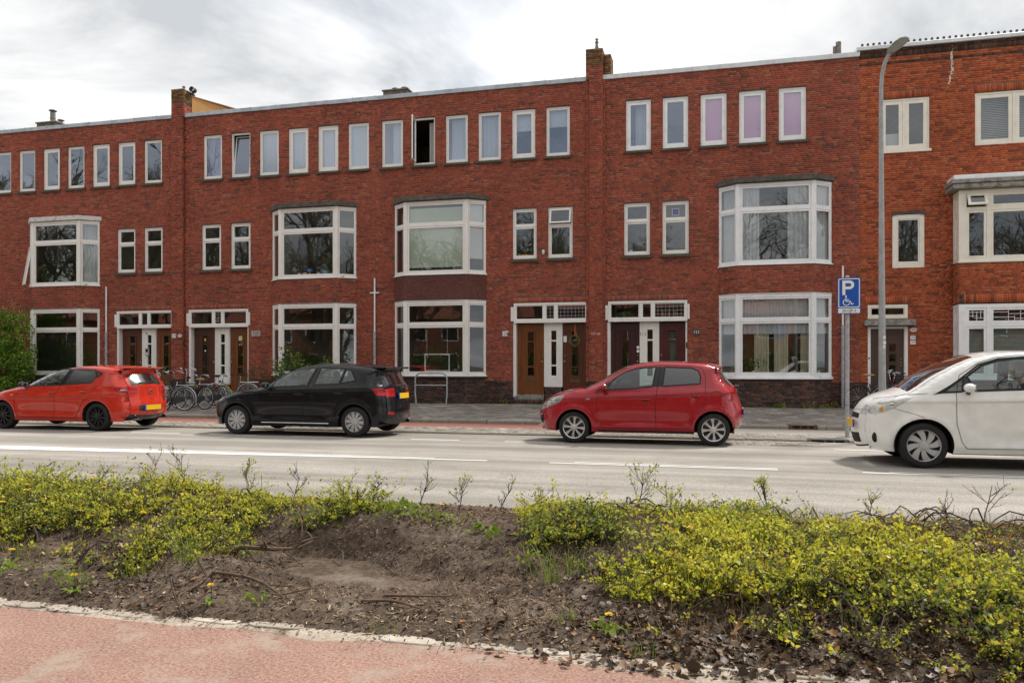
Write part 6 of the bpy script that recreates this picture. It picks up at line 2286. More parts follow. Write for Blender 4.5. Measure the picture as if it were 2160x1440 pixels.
rdB = [(1.49, .30), (2.06, .30), (2.20, .42), (2.28, .59), (2.39, .77), (2.47, .94), (2.635, 1.10), (2.53, 1.36), (2.40, 1.40), (1.775, 1.41), (1.59, .98), (1.49, .65)]
tlB = [(2.96, .955), (3.05, .82), (3.40, .81), (3.40, .965)]
hlB = [(-.88, .63), (-.64, .735), (-.30, .845), (-.44, .69), (-.68, .61)]
spB = dict(name="parked_car", loc=(-9.42, -10.85 + .89, 0.0), label="glossy black hatchback parked left of the centre, nose to the left", W=1.78, belt=.985, crease=.885, rise=.6,
           outline=o_B, wx=(-.03, 2.60), wz=.30, ra=.355, wr=.302, sill=.20, paint=blk, seat=1.32,
           panels=[("side_window1", fwB, M_glass_car), ("side_window2", rwB, M_glass_car), ("quarter_window", qwB, M_glass_car), ("pillar_trim", bpB, M_blackgloss), ("tail_light", tlB, M_red_l), ("headlight", hlB, M_lens), ("door1", fdB, blk), ("door2", rdB, blk)],
           top=[("windscreen", lambda s, x, z, v: V_(s, 8.05, 11.9) and abs(v) < .90), ("rear_window", lambda s, x, z, v: V_(s, 18.3, 20.0) and abs(v) < .84),
				("tail_light", lambda s, x, z, v: s > 20.5 and .82 < z < .955 and abs(v) > .56), ("reflector", lambda s, x, z, v: s > 22 and .42 < z < .47 and abs(v) > .70),
				("headlight", lambda s, x, z, v: s < 5 and .62 < z < .74 and abs(v) > .6), ("grille", lambda s, x, z, v: s < 4 and .30 < z < .62 and abs(v) < .62), ("lower_bumper", lambda s, x, z, v: z < .33)],
           topmat=dict(windscreen=M_glass_car, rear_window=M_glass_tint, tail_light=M_red_l, reflector=M_red_l, headlight=M_lens, grille=M_black, lower_bumper=M_dkplastic),
           handles=[("door1", 1.29, 1.49, .83), ("door2", 2.16, 2.37, .855)], handlemat=blk, mirror=(.70, 1.02), mirrormat=blk,
           rim=.66, lip=.05, spokes=10, hub=.34, spw=(.16, .42), rimback=M_black, rimmat=M_silver, tf=.24, tr=.10)
spB['cuts'] = [p[1] for p in spB['panels']]
spB['gaps'] = [(fdB, .007, True), (rdB, .007, True), ([(-.42, .80), (-.10, .875), (.45, .955)], .006, False)]
spB['rubbers'] = [(fwB, .022, True), (rwB, .022, True), (qwB, .022, True)]
def ex_B(rt, car):
	shark(rt, 2.55, 1.445)
	plate_box(rt, 3.295, .80, radians(-5))
	sp_ = MB().box(2.86, 3.17, -.60, .60, 1.345, 1.385).build("roof_spoiler", blk, rt, bevel=.012)
	M_ = Matrix.Translation((3.275, 0, .965)) @ Matrix.Rotation(pi / 2, 4, 'Z') @ Matrix.Rotation(pi / 2, 4, 'X')
	text_mesh("badge_lettering", "S K O D A", .075, M_chrome, rt, M_)
	MB().tube([(3.27, -.35, 1.0), (3.28, .0, 1.03)], .010, 6).build("rear_wiper", M_black, rt)
	for sd in (-1, 1):
		pts = [(x, sd * (float(car.Y(np.array([x]), np.array([.262]))[0]) + .004), .262) for x in np.linspace(.55, 2.05, 12)]
		MB().tube(pts, .010, 6).build("sill_trim", M_alu, rt, smooth=True)
spB['extra'] = [("x", ex_B)]
carB, _ = make_car(spB)
# ---------------- orange-red hatchback at the left edge
o_L = [(-3.22, .20), (-3.27, .36), (-3.26, .52), (-3.19, .62), (-3.05, .72), (-2.8, .81), (-2.51, .885), (-2.23, .94), (-1.95, 1.0), (-1.72, 1.11), (-1.31, 1.29), (-1.06, 1.36), (-.84, 1.395), (-.44, 1.425), (.05, 1.42), (.35, 1.39), (.54, 1.35), (.52, 1.295), (.63, 1.14), (.73, 1.0), (.745, .88), (.76, .72), (.80, .58), (.81, .44), (.76, .29), (.68, .22)]
fwL = [(-1.80, .955), (-1.70, 1.05), (-1.25, 1.255), (-.96, 1.325), (-.735, 1.335), (-.93, .985)]
rwL = [(-.64, 1.335), (-.06, 1.305), (-.015, 1.17), (-.08, 1.04), (-.80, .99)]
qwL = [(-.025, 1.295), (.13, 1.235), (.02, 1.145)]
bpL = [(-.735, 1.342), (-.64, 1.342), (-.80, .985), (-.93, .978)]
fdL = [(-1.93, .93), (-2.06, .80), (-2.12, .60), (-2.08, .38), (-2.0, .28), (-1.05, .28), (-1.04, .72), (-.90, .96), (-.68, 1.37), (-.98, 1.355), (-1.28, 1.285), (-1.72, 1.08)]
rdL = [(-1.05, .28), (-.48, .28), (-.43, .38), (-.32, .59), (-.07, .78), (.02, 1.02), (.01, 1.14), (-.03, 1.31), (-.10, 1.345), (-.68, 1.37), (-.90, .96), (-1.04, .72)]
tlL = [(.44, .945), (.50, .82), (.90, .80), (.90, .93)]
hlL = [(-3.28, .60), (-3.10, .70), (-2.80, .80), (-2.92, .66), (-3.12, .58)]
spL = dict(name="parked_car", loc=(-12.93, -10.85 + .845, 0.0), label="orange-red hatchback with black alloys at the left edge", W=1.69, belt=.965, crease=.76, rise=.8,
           outline=o_L, wx=(-2.46, .05), wz=.30, ra=.35, wr=.302, sill=.205, paint=red1, seat=-1.20,
           panels=[("side_window1", fwL, M_glass_car), ("side_window2", rwL, M_glass_tint), ("quarter_window", qwL, M_glass_tint), ("pillar_trim", bpL, M_blackgloss), ("tail_light", tlL, M_red_l), ("headlight", hlL, M_lens), ("door1", fdL, red1), ("door2", rdL, red1)],
           top=[("windscreen", lambda s, x, z, v: V_(s, 8.05, 11.9) and abs(v) < .90), ("rear_window", lambda s, x, z, v: V_(s, 17.3, 19.0) and abs(v) < .86),
				("tail_light", lambda s, x, z, v: s > 19 and .82 < z < .93 and abs(v) > .62), ("headlight", lambda s, x, z, v: s < 5 and .60 < z < .74 and abs(v) > .6),
				("bumper_inset", lambda s, x, z, v: s > 20 and .42 < z < .54 and abs(v) < .72),
				("grille", lambda s, x, z, v: s < 4 and .30 < z < .60 and abs(v) < .6), ("lower_bumper", lambda s, x, z, v: z < .32)],
           topmat=dict(windscreen=M_glass_car, rear_window=M_glass_tint, tail_light=M_red_l, headlight=M_lens, bumper_inset=M_dkplastic, grille=M_black, lower_bumper=M_blackgloss),
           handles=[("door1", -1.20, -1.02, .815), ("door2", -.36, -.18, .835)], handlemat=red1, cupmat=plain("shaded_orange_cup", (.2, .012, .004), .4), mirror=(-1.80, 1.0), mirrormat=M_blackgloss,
           rim=.72, lip=.05, spokes=10, hub=.20, spw=(.14, .12), rimback=M_black, rimmat=M_gloss_rim, tf=.24, tr=.11)
spL['cuts'] = [p[1] for p in spL['panels']]
spL['gaps'] = [(fdL, .007, True), (rdL, .007, True), ([(-2.62, .90), (-2.2, .93), (-1.9, .985)], .006, False)]
spL['rubbers'] = [(fwL, .022, True), (rwL, .022, True), (qwL, .02, True)]
def ex_L(rt, car):
	shark(rt, .05, 1.41)
	tail_inset(rt, car, .56, .70, .875)
	plate_box(rt, .815, .485, 0)
	MB().box(.36, .62, -.52, .52, 1.345, 1.375).build("roof_spoiler", red1, rt, bevel=.012)
	em = MB().box(.755, .772, -.045, .045, .80, .88)
	em.build("tailgate_emblem", M_chrome, rt, bevel=.008)
	M_ = Matrix.Translation((.783, 0, .685)) @ Matrix.Rotation(pi / 2, 4, 'Z') @ Matrix.Rotation(pi / 2, 4, 'X')
	text_mesh("badge_lettering", "I B I Z A", .05, M_chrome, rt, M_)
	MB().tube([(.66, -.42, .24), (.80, -.42, .25)], .035, 10).tube([(.66, -.34, .24), (.80, -.34, .25)], .035, 10).build("exhaust", M_chrome, rt, smooth=True)
	MB().tube([(.70, -.30, 1.03), (.70, .12, 1.05)], .012, 6).build("rear_wiper", M_black, rt)
	for sd in (-1, 1):
		MB().blob((-2.18, sd * float(car.Y(np.array([-2.18]), np.array([.76]))[0]), .76), (.035, .008, .02)).build("side_repeater", M_amber, rt, smooth=True)
def tail_inset(rt, car, x0, x1, z):
	for sd in (-1, 1):
		pts = [(x, sd * (float(car.Y(np.array([x]), np.array([z]))[0]) + .003), z) for x in np.linspace(x0, x1, 6)]
		MB().tube(pts, .018, 6).build("clear_tail_lens", M_lens, rt, smooth=True)
spL['extra'] = [("x", ex_L)]
carL, _ = make_car(spL)
# ---------------- white car driving out of the frame at the right
o_W = [(-.73, .22), (-.78, .36), (-.80, .50), (-.79, .62), (-.755, .76), (-.645, .90), (-.46, 1.0), (-.19, 1.09), (.06, 1.27), (.41, 1.46), (.68, 1.565), (.93, 1.61), (1.21, 1.63), (1.8, 1.62), (2.3, 1.57), (2.72, 1.49), (2.82, 1.40), (2.94, 1.14), (3.04, .95), (3.10, .7), (3.10, .5), (3.04, .32), (2.98, .24)]
qfW = [(.23, 1.045), (.34, 1.13), (.50, 1.245), (.47, 1.06)]
fwW = [(.545, 1.265), (.73, 1.41), (.95, 1.485), (1.21, 1.515), (1.40, 1.52), (1.42, 1.105), (.63, 1.072)]
rwW = [(1.52, 1.52), (1.95, 1.505), (2.3, 1.45), (2.42, 1.16), (1.54, 1.11)]
bpW = [(1.40, 1.528), (1.52, 1.528), (1.54, 1.10), (1.42, 1.095)]
apW = [(.10, 1.01), (.30, 1.13), (.52, 1.275), (.545, 1.265), (.63, 1.072), (.20, 1.03)]
fdW = [(.395, 1.03), (.40, .62), (.46, .38), (.53, .285), (1.50, .30), (1.49, .7), (1.46, 1.08), (1.46, 1.56), (1.18, 1.555), (.92, 1.525), (.70, 1.45), (.45, 1.28)]
rdW = [(1.50, .30), (2.05, .31), (2.16, .5), (2.36, .72), (2.48, 1.0), (2.46, 1.2), (2.34, 1.48), (1.97, 1.545), (1.46, 1.56), (1.46, 1.08), (1.49, .7)]
hlW = [(-.72, .75), (-.50, .90), (-.12, .985), (-.36, .815), (-.58, .715)]
tlW = [(2.86, 1.30), (2.98, 1.30), (3.1, .85), (2.92, .85)]
spW = dict(name="driving_car", loc=(2.84, -13.2 + .85, 0.0), label="white compact car cut off by the right edge, nose to the left", W=1.70, belt=1.06, crease=.92, rise=.6,
           outline=o_W, wx=(.0, 2.54), wz=.315, ra=.37, wr=.312, sill=.215, paint=wht, seat=1.25,
           panels=[("quarter_window", qfW, M_glass_car), ("side_window1", fwW, M_glass_car), ("side_window2", rwW, M_glass_car), ("pillar_trim1", bpW, M_blackgloss), ("pillar_trim2", apW, M_dkplastic), ("headlight", hlW, M_lensw), ("tail_light", tlW, M_red_l), ("door1", fdW, wht), ("door2", rdW, wht)],
           top=[("windscreen", lambda s, x, z, v: V_(s, 7.05, 9.95) and abs(v) < .90), ("rear_window", lambda s, x, z, v: V_(s, 16.2, 17.9) and abs(v) < .86),
				("tail_light", lambda s, x, z, v: V_(s, 17, 19) and abs(v) > .7), ("headlight", lambda s, x, z, v: s < 6 and .74 < z < .88 and abs(v) > .62),
				("upper_grille", lambda s, x, z, v: s < 6 and .66 < z < .72 and abs(v) < .6), ("grille", lambda s, x, z, v: s < 4 and .30 < z < .42 and abs(v) < .7), ("lower_bumper", lambda s, x, z, v: z < .26)],
           topmat=dict(windscreen=M_glass_car, rear_window=M_glass_tint, tail_light=M_red_l, headlight=M_lensw, upper_grille=M_black, grille=M_black, lower_bumper=M_black),
           handles=[("door1", 1.22, 1.40, .90), ("door2", 2.18, 2.36, .92)], handlemat=wht, mirror=(.53, 1.115), mirrormat=wht,
           rim=.70, lip=.05, spokes=8, hub=.26, spw=(.20, .44), twist=.35, rimback=M_black, rimmat=M_silver, tf=.26, tr=.12)
spW['cuts'] = [p[1] for p in spW['panels']]
spW['gaps'] = [(fdW, .007, True), (rdW, .007, True), ([(-.86, .80), (-.62, .78)], .006, False), ([(-.36, .815), (-.10, .74), (.0, .70)], .005, False), ([(-.62, .945), (-.30, 1.0), (.05, 1.03)], .005, False)]
spW['rubbers'] = [(qfW, .024, True), (fwW, .03, True), (rwW, .03, True), ([(.18, 1.03), (.42, 1.20), (.70, 1.425), (.95, 1.505), (1.4, 1.54)], .022, False)]
def ex_W(rt, car):
	plate_box(rt, -.81, .57, 0)
	for sd in (-1, 1):
		x_, z_ = -.58, .40
		MB().blob((x_, sd * (float(car.Y(np.array([x_]), np.array([z_]))[0]) - .012), z_), (.045, .03, .075)).build("fog_pocket", M_black, rt, smooth=True)
		for hx, hz in ((-.50, .80), (-.38, .86)):
			MB().blob((hx, sd * (float(car.Y(np.array([hx]), np.array([hz]))[0]) - .002), hz), (.05, .008, .035)).build("lamp_cell", M_amber if hx < -.45 else M_chrome, rt, smooth=True)
	MB().tube([(-.12, -.45, 1.115), (.02, -.1, 1.16), (-.10, .3, 1.14)], .010, 6).build("wiper", M_black, rt)
spW['extra'] = [("x", ex_W)]
carW, _ = make_car(spW)
# ---------------- driver of the white car
def skin_figure(name, verts, edges, mat, parent, root_idx=0, sub=2):
	me = bpy.data.meshes.new(name)
	me.from_pydata([v[:3] for v in verts], edges, [])
	o = bpy.data.objects.new(name, me)
	COL.objects.link(o)
	m = o.modifiers.new("skin", 'SKIN')
	m.use_smooth_shade = True
	sv = me.skin_vertices[0].data
	for i, v in enumerate(verts):
		sv[i].radius = v[3] if isinstance(v[3], tuple) else (v[3], v[3])
		sv[i].use_root = (i == root_idx)
	s_ = o.modifiers.new("sub", 'SUBSURF')
	s_.levels = sub
	s_.render_levels = sub
	dg = bpy.context.evaluated_depsgraph_get()
	me2 = bpy.data.meshes.new_from_object(o.evaluated_get(dg))
	bpy.data.objects.remove(o)
	me2.materials.clear()
	me2.materials.append(mat)
	me2.polygons.foreach_set("use_smooth", np.ones(len(me2.polygons), bool))
	return link(name, me2, parent)
M_skin = plain("skin", (.52, .31, .22), .55)
M_coat = plain("navy_coat", (.035, .04, .065), .85)
M_hair = plain("brown_hair", (.10, .062, .035), .8, var=.3, vscale=40)
pr = root("person", (2.84 + 1.25, -13.2 + .85 - .37, .60), "person in a dark coat at the wheel of the white car", "person")
# local: seat level z=0, facing -x (hip, waist, chest, neck, head; arms to the wheel; thighs and shins)
pv = [(.02, 0, .05, (.15, .12)), (.06, 0, .22, (.13, .11)), (.10, 0, .40, (.15, .12)), (.10, 0, .52, (.07, .065)), (.08, 0, .60, (.055, .055)),
      (.10, -.17, .47, .07), (-.06, -.22, .25, .052), (-.30, -.15, .30, .040), (.10, .17, .47, .07), (-.06, .22, .25, .052), (-.30, .15, .30, .040),
      (-.10, -.10, .02, .085), (-.40, -.11, .04, .07), (-.60, -.11, -.22, .05), (-.10, .10, .02, .085), (-.40, .11, .04, .07), (-.60, .11, -.22, .05)]
pe = [(0, 1), (1, 2), (2, 3), (3, 4), (2, 5), (5, 6), (6, 7), (2, 8), (8, 9), (9, 10), (0, 11), (11, 12), (12, 13), (0, 14), (14, 15), (15, 16)]
skin_figure("clothed_body", pv, pe, M_coat, pr)
hd = MB().blob((.045, 0, .735), (.098, .078, .122), 20, 14)
hd.blob((-.058, 0, .715), (.020, .015, .024), 8, 6).blob((.06, -.078, .73), (.02, .012, .032), 8, 6).blob((.06, .078, .73), (.02, .012, .032), 8, 6)
hd.blob((-.035, 0, .655), (.03, .035, .02), 8, 6).tube([(.07, 0, .56), (.06, 0, .67)], .052, 10)
ho = hd.build("head", M_skin, pr, smooth=True)
MB().blob((.070, 0, .765), (.104, .086, .112), 18, 12).build("hair", M_hair, ho, smooth=True)
for sd in (-1, 1):
	MB().blob((-.044, sd * .032, .738), (.010, .013, .009), 8, 6).build("eye", M_ink, ho, smooth=True)
	hb = [(-.30, sd * .15, .30, .030), (-.355, sd * .145, .315, (.034, .022))]
	he = [(0, 1)]
	for q, (dy, ln, dz) in enumerate(((-.03, .055, 0), (-.01, .062, 0), (.012, .058, 0), (.032, .045, 0))):
		k = len(hb)
		hb += [(-.39, sd * .145 + dy, .325, .0095), (-.39 - ln * .6, sd * .145 + dy, .31, .0088), (-.39 - ln * .6, sd * .145 + dy, .275, .008)]
		he += [(1, k), (k, k + 1), (k + 1, k + 2)]
	k = len(hb)
	hb += [(-.345, sd * .145 - sd * .045, .335, .010), (-.385, sd * .145 - sd * .055, .30, .009)]
	he += [(1, k), (k, k + 1)]
	skin_figure("hand", hb, he, M_skin, pr, 0, 1)
# ------------------------------------------------------------------ bicycles
def bicycle(loc, ang, label, frame_col, style="step", guard=None, saddle=M_black, tyre=M_tyre, rimm=None, rack=True, seat_h=.93, bar_h=1.08, lean=0.0, group="bicycles parked by the doors", crate=False, basket=False, bag=None):
	r = root("bicycle", loc, label, "bicycle", group, rz=ang)
	r.rotation_euler = (lean, 0, ang)
	R = .345
	fa = 1.10
	rimm = rimm or M_alu
	# wheels
	for wx in (0.0, fa):
		wo = MB()
		wo.tube([(R * .965 * cos(a), 0, R * .965 * sin(a)) for a in [2 * pi * i / 36 for i in range(36)]], .019, 8, closed=True)
		w = wo.build("wheel", tyre, r, smooth=True, loc=(wx, 0, R))
		MB().tube([(R * .895 * cos(a), 0, R * .895 * sin(a)) for a in [2 * pi * i / 36 for i in range(36)]], .011, 6, closed=True).build("rim", rimm, w, smooth=True)
		sb = MB()
		for i in range(20):
			a = 2 * pi * i / 20
			b = a + (.5 if i % 2 else -.5)
			sb.tube([(.025 * cos(b), .025 * (1 if i % 4 < 2 else -1), .025 * sin(b)), (R * .89 * cos(a), 0, R * .89 * sin(a))], .0022, 3, cap=False)
		sb.tube([(0, -.05, 0), (0, .05, 0)], .022, 8)
		so = sb.build("spokes", M_chrome, w)
	gm = guard or M_dkplastic
	for wx, a0, a1 in ((0.0, radians(15), radians(200)), (fa, radians(50), radians(190))):
		g_ = MB()
		n = 20
		vs = []
		for i in range(n + 1):
			a = a0 + (a1 - a0) * i / n
			for (dy, dr) in ((-.028, .0), (-.016, .016), (.016, .016), (.028, 0)):
				vs.append((wx + (R + .022 + dr) * cos(a), dy, R + (R + .022 + dr) * sin(a)))
		g_.add(vs, [(i * 4 + k, i * 4 + k + 1, (i + 1) * 4 + k + 1, (i + 1) * 4 + k) for i in range(n) for k in range(3)])
		g_.build("mudguard", gm, r, smooth=True)
	bb, st, ht0, ht1 = (.43, 0, .28), (.27, 0, .74), (.885, 0, .62), (.835, 0, .84)
	f = MB()
	f.tube([bb, st], .016, 8)
	f.tube([ht0, ht1], .019, 8)
	if style == "step":
		f.tube([bb, (.60, 0, .33), (.76, 0, .46), ht0], .019, 8)
		f.tube([(.37, 0, .42), (.56, 0, .47), (.74, 0, .62), (.845, 0, .80)], .014, 8)
	else:
		f.tube([bb, ht0], .018, 8)
		f.tube([(.28, 0, .70), (.845, 0, .80)], .015, 8)
	for sd in (-1, 1):
		f.tube([bb, (0, sd * .055, R)], .009, 6)
		f.tube([(.29, 0, .68), (0, sd * .055, R)], .008, 6)
		f.tube([(.89, sd * .02, .60), (.93, sd * .05, .52), (fa, sd * .05, R)], .011, 6)
	f.build("frame", frame_col, r, smooth=True)
	MB().tube([st, (.235, 0, seat_h - .06)], .012, 8).build("seat_post", M_chrome, r, smooth=True)
	s = MB()
	s.add([], [])
	s.blob((.19, 0, seat_h - .01), (.10, .105, .04), 12, 8)
	s.blob((.31, 0, seat_h - .005), (.12, .035, .028), 10, 6)
	s.build("saddle", saddle, r, smooth=True)
	h = MB()
	h.tube([ht1, (.80, 0, bar_h - .06), (.86, 0, bar_h - .02)], .013, 8)
	for sd in (-1, 1):
		h.tube([(.86, 0, bar_h - .02), (.88, sd * .12, bar_h + .01), (.82, sd * .24, bar_h + .01), (.66, sd * .28, bar_h - .02)], .011, 8)
	hb = h.build("handlebar", M_chrome, r, smooth=True)
	for sd in (-1, 1):
		MB().tube([(.70, sd * .272, bar_h - .012), (.57, sd * .29, bar_h - .035)], .016, 8).build("grip", M_black, hb, smooth=True)
		MB().tube([(.80, sd * .25, bar_h - .02), (.68, sd * .27, bar_h - .06)], .005, 5).build("brake_lever", M_chrome, hb)
	MB().tube([(.86, .02, bar_h), (.98, .03, bar_h - .05), (.95, .02, .75), (fa - .12, .03, .5)], .005, 5).build("brake_cable", M_black, r)
	MB().blob((.93, 0, .78), (.05, .035, .035), 10, 8).build("front_lamp", M_black, r, smooth=True)
	# chain case, crank and pedals
	c = MB()
	c.prism([(-.06, .30), (-.04, .41), (.05, .42), (.40, .385), (.52, .36), (.55, .27), (.50, .19), (.40, .17), (0, .27)], .050, .075)
	c.build("chain_case", M_dkplastic, r, bevel=.006)
	k = MB().tube([(.43, .09, .28), (.50, .10, .13)], .009, 6).tube([(.43, -.07, .28), (.36, -.08, .43)], .009, 6).tube([(.43, -.08, .28), (.43, .10, .28)], .012, 6)
	ko = k.build("crank", M_chrome, r)
	MB().box(.46, .54, .10, .19, .12, .14).build("pedal", M_black, ko)
	MB().box(.32, .40, -.17, -.08, .42, .44).build("pedal", M_black, ko)
	if rack:
		k = MB()
		for sd in (-.06, 0, .06):
			k.tube([(.24, sd, .76), (-.34, sd, .76)], .006, 5)
		k.tube([(-.34, -.06, .76), (-.34, .06, .76)], .006, 5)
		for sd in (-1, 1):
			k.tube([(-.18, sd * .06, .76), (0, sd * .065, R + .02)], .006, 5)
		ro = k.build("rack", M_chrome if style == "step" else M_black, r)
		MB().box(-.385, -.36, -.035, .035, .66, .70).build("rear_lamp", M_red_l, r)
	MB().tube([(.10, -.07, .30), (.03, -.22, .0)], .008, 6).build("kickstand", M_chrome, r)
	if crate:
		b = MB()
		for z in (.80, .88, .96):
			b.frame(.94, 1.26, 0, 0, 0, 0, 0) if False else None
			b.tube([(.93, -.17, z), (1.27, -.17, z), (1.27, .17, z), (.93, .17, z)], .008, 5, closed=True)
		for x in (.93, 1.04, 1.15, 1.27):
			for y in (-.17, .17):
				b.tube([(x, y, .80), (x, y, .96)], .006, 5)
		for y in (-.08, 0, .08):
			b.tube([(.93, y, .80), (1.27, y, .80)], .006, 5)
		b.build("front_carrier", M_black, r)
	if bag:
		for sd in (-1, 1):
			MB().box(-.28, .06, sd * .075 if sd > 0 else -.20, .20 if sd > 0 else -.075, .40, .74).build("pannier", bag, r, bevel=.04, smooth=True)
	return r
b_grey = plain("blue_grey_bike_paint", (.16, .19, .23), .35, var=.08)
b_black = plain("black_bike_paint", (.018, .018, .02), .35)
b_green = plain("lime_mudguard", (.30, .36, .07), .4)
b_red = plain("red_bike_paint", (.42, .02, .025), .35)
b_silver = plain("silver_bike_paint", (.45, .46, .47), .35, metal=.5)
b_teal = plain("teal_bike_paint", (.05, .13, .15), .4)
b_white = plain("cream_mudguard", (.55, .56, .55), .4)
PZ = pav_z
def bk(x, y, dx, dy, **kw):
	return bicycle((x, y, PZ(y) + .001), atan2(dy, dx), **kw)
bk(-15.15, -4.9, -.97, -.10, label="blue grey step-through bicycle with silver mudguards, nearest to the kerb", frame_col=b_grey, guard=b_silver, bar_h=1.16, seat_h=.92, lean=.04)
bk(-14.85, -4.35, -.98, .18, label="black bicycle with tall curved handlebars and a tan saddle behind the blue grey one", frame_col=b_black, guard=M_dkplastic, bar_h=1.24, seat_h=.92, saddle=M_tan, lean=.05)
bk(-14.75, -3.65, -.99, .05, label="bicycle with lime green mudguards in the cluster beside the black car", frame_col=b_black, guard=b_green, bar_h=1.02, seat_h=1.0, style="gent", lean=.03)
bk(-14.55, -2.5, -.97, -.22, label="grey bicycle with a pale mudguard nearest to the 125 door", frame_col=b_grey, guard=b_white, bar_h=1.0, seat_h=1.02, lean=-.04)
bk(-16.85, -4.5, .93, -.35, label="tall silver bicycle facing right beside the red car's tail", frame_col=b_silver, guard=b_silver, bar_h=1.26, lean=.05)
bk(-16.2, -3.2, -.95, .2, label="bicycle with black panniers behind the red hatchback's rear window", frame_col=b_black, guard=M_dkplastic, bar_h=1.12, lean=.05, bag=plain("black_canvas", (.025, .025, .027), .8))
bk(-17.6, -3.9, -.97, .1, label="bicycle with chrome handlebar just over the red car's roof", frame_col=b_silver, bar_h=1.22, lean=.04)
bk(-18.7, -3.3, -.97, .1, label="bicycle of which only the handlebar shows over the red roof, leftmost", frame_col=b_black, bar_h=1.28, lean=.04)
bk(4.12, -.80, 1.0, .03, label="black bicycle with a tan saddle leaning by the rain pipe", frame_col=b_black, saddle=M_tan, bar_h=1.12, seat_h=1.0, style="gent", group="bicycles by the lamp post", crate=True, rimm=M_dkplastic, lean=-.05)
bk(5.95, -.38, -1.0, .0, label="red bicycle with a teal mudguard behind the lamp post", frame_col=b_red, guard=b_teal, bar_h=1.05, group="bicycles by the lamp post", lean=.04)
# ------------------------------------------------------------------ lamp post, sign, hoop
lpx, lpy = 3.245, -8.4
lp = root("lamp_post", (lpx, lpy, 0.0), "tall grey street lamp standing right of the parking sign", "street lamp")
pts, rad = [], []
for i in range(12):
	z = 6.45 * i / 11
	pts.append((-.004 * z, 0, z)); rad.append(.074 - .0052 * z)
for (x, y, z, r_) in ((-.024, 0, 6.8, .038), (-.012, -.02, 7.08, .037), (.025, -.07, 7.28, .036), (.075, -.13, 7.40, .035), (.10, -.17, 7.44, .035)):
	pts.append((x, y, z)); rad.append(r_)
MB().tube(pts, rad, 16).build("post", M_lamp, lp, smooth=True)
MB().lathe([(.09, 0), (.09, .03), (.075, .05)], (0, 0, 0), 16).build("ground_collar", M_lamp, lp, smooth=True)
MB().box(-.035, .035, -.078, -.06, .75, 1.15).build("service_door", M_lamp, lp, bevel=.006)
hb = MB()
secs = [(0, .05, .03), (.06, .10, .045), (.22, .15, .05), (.50, .155, .045), (.66, .12, .03), (.70, .06, .015)]
vs = []
for (t, hw_, hh) in secs:
	for k in range(10):
		a = 2 * pi * k / 10
		vs.append((t, hw_ * cos(a), hh * sin(a) * (1.0 if sin(a) > 0 else .35)))
fs = [(i * 10 + k, i * 10 + (k + 1) % 10, (i + 1) * 10 + (k + 1) % 10, (i + 1) * 10 + k) for i in range(5) for k in range(10)] + [tuple(range(9, -1, -1)), tuple(50 + k for k in range(10))]
hb.add(vs, fs)
hd = hb.build("lamp_head", M_lamp, lp, smooth=True)
hd.location = (.085, -.15, 7.44)
hd.scale = (.70, .85, 1.0)
hd.rotation_euler = (0, radians(-14), atan2(-.42, .20))
ln = MB().box(.16, .58, -.11, .11, -.022, -.012).build("lamp_lens", plain("ribbed_lens", (.42, .42, .40), .3, var=.2, vscale=30), hd, bevel=.01)
for i in range(9):
	MB().box(.17 + i * .045, .185 + i * .045, -.10, .10, -.027, -.0225).build("lens_rib", M_galv, ln)
_st = [(.98, .045), (.88, .05), (.80, .04)]
for z, w_ in _st:
	MB().box(.0, .0 + w_, -.069, -.066, z + .95, z + 1.01).build("pole_sticker", M_signwhite, lp)
sx, sy = 2.605, -8.4
sg = root("parking_sign", (sx, sy, 0.0), "blue disabled parking sign with plate number 20-GJP-3 on a grey post", "road sign")
MB().tube([(0, 0, 0), (0, 0, 3.16)], .040, 14).lathe([(.040, 3.16), (.03, 3.185), (0, 3.19)], (0, 0, 0), 14).build("post", M_galv, sg, smooth=True)
def rrect(x0, x1, z0, z1, r, n=5):
	out = []
	for cx, cz, a0 in ((x1 - r, z1 - r, 0), (x0 + r, z1 - r, pi / 2), (x0 + r, z0 + r, pi), (x1 - r, z0 + r, 1.5 * pi)):
		out += [(cx + r * cos(a0 + pi / 2 * i / n), cz + r * sin(a0 + pi / 2 * i / n)) for i in range(n + 1)]
	return out
x0, x1 = -.19, .235
pb = MB().prism(rrect(x0, x1, 2.43, 3.14, .03), -.062, -.044).build("sign_board", M_signblue, sg)
# white border line as a flat ring
ro, ri = rrect(x0 + .016, x1 - .016, 2.553, 3.124, .03), rrect(x0 + .032, x1 - .032, 2.569, 3.108, .02)
nb = len(ro)
rb = MB()
rb.add([(p[0], -.0635, p[1]) for p in ro] + [(p[0], -.0635, p[1]) for p in ri], [(i, (i + 1) % nb, nb + (i + 1) % nb, nb + i) for i in range(nb)])
rb.build("border_line", M_signwhite, pb)
# letter P: stem and bowl, flat
P_ = MB()
P_.add([(-.10, -.0635, 2.80), (-.045, -.0635, 2.80), (-.045, -.0635, 3.085), (-.10, -.0635, 3.085)], [(0, 1, 2, 3)])
vs = []
n = 14
xc, zc, Ro, Ri = .03, 2.998, .087, .033
outer = [(-.0448, 3.085)] + [(xc + Ro * cos(pi / 2 - pi * i / n), zc + Ro * sin(pi / 2 - pi * i / n)) for i in range(n + 1)] + [(-.0448, 2.911)]
inner = [(-.0448, 3.031)] + [(xc + Ri * cos(pi / 2 - pi * i / n), zc + Ri * sin(pi / 2 - pi * i / n)) for i in range(n + 1)] + [(-.0448, 2.965)]
m = len(outer)
P_.add([(a, -.0635, b) for a, b in outer] + [(a, -.0635, b) for a, b in inner], [(i, i + 1, m + i + 1, m + i) for i in range(m - 1)])
P_.build("letter_P", M_signwhite, pb)
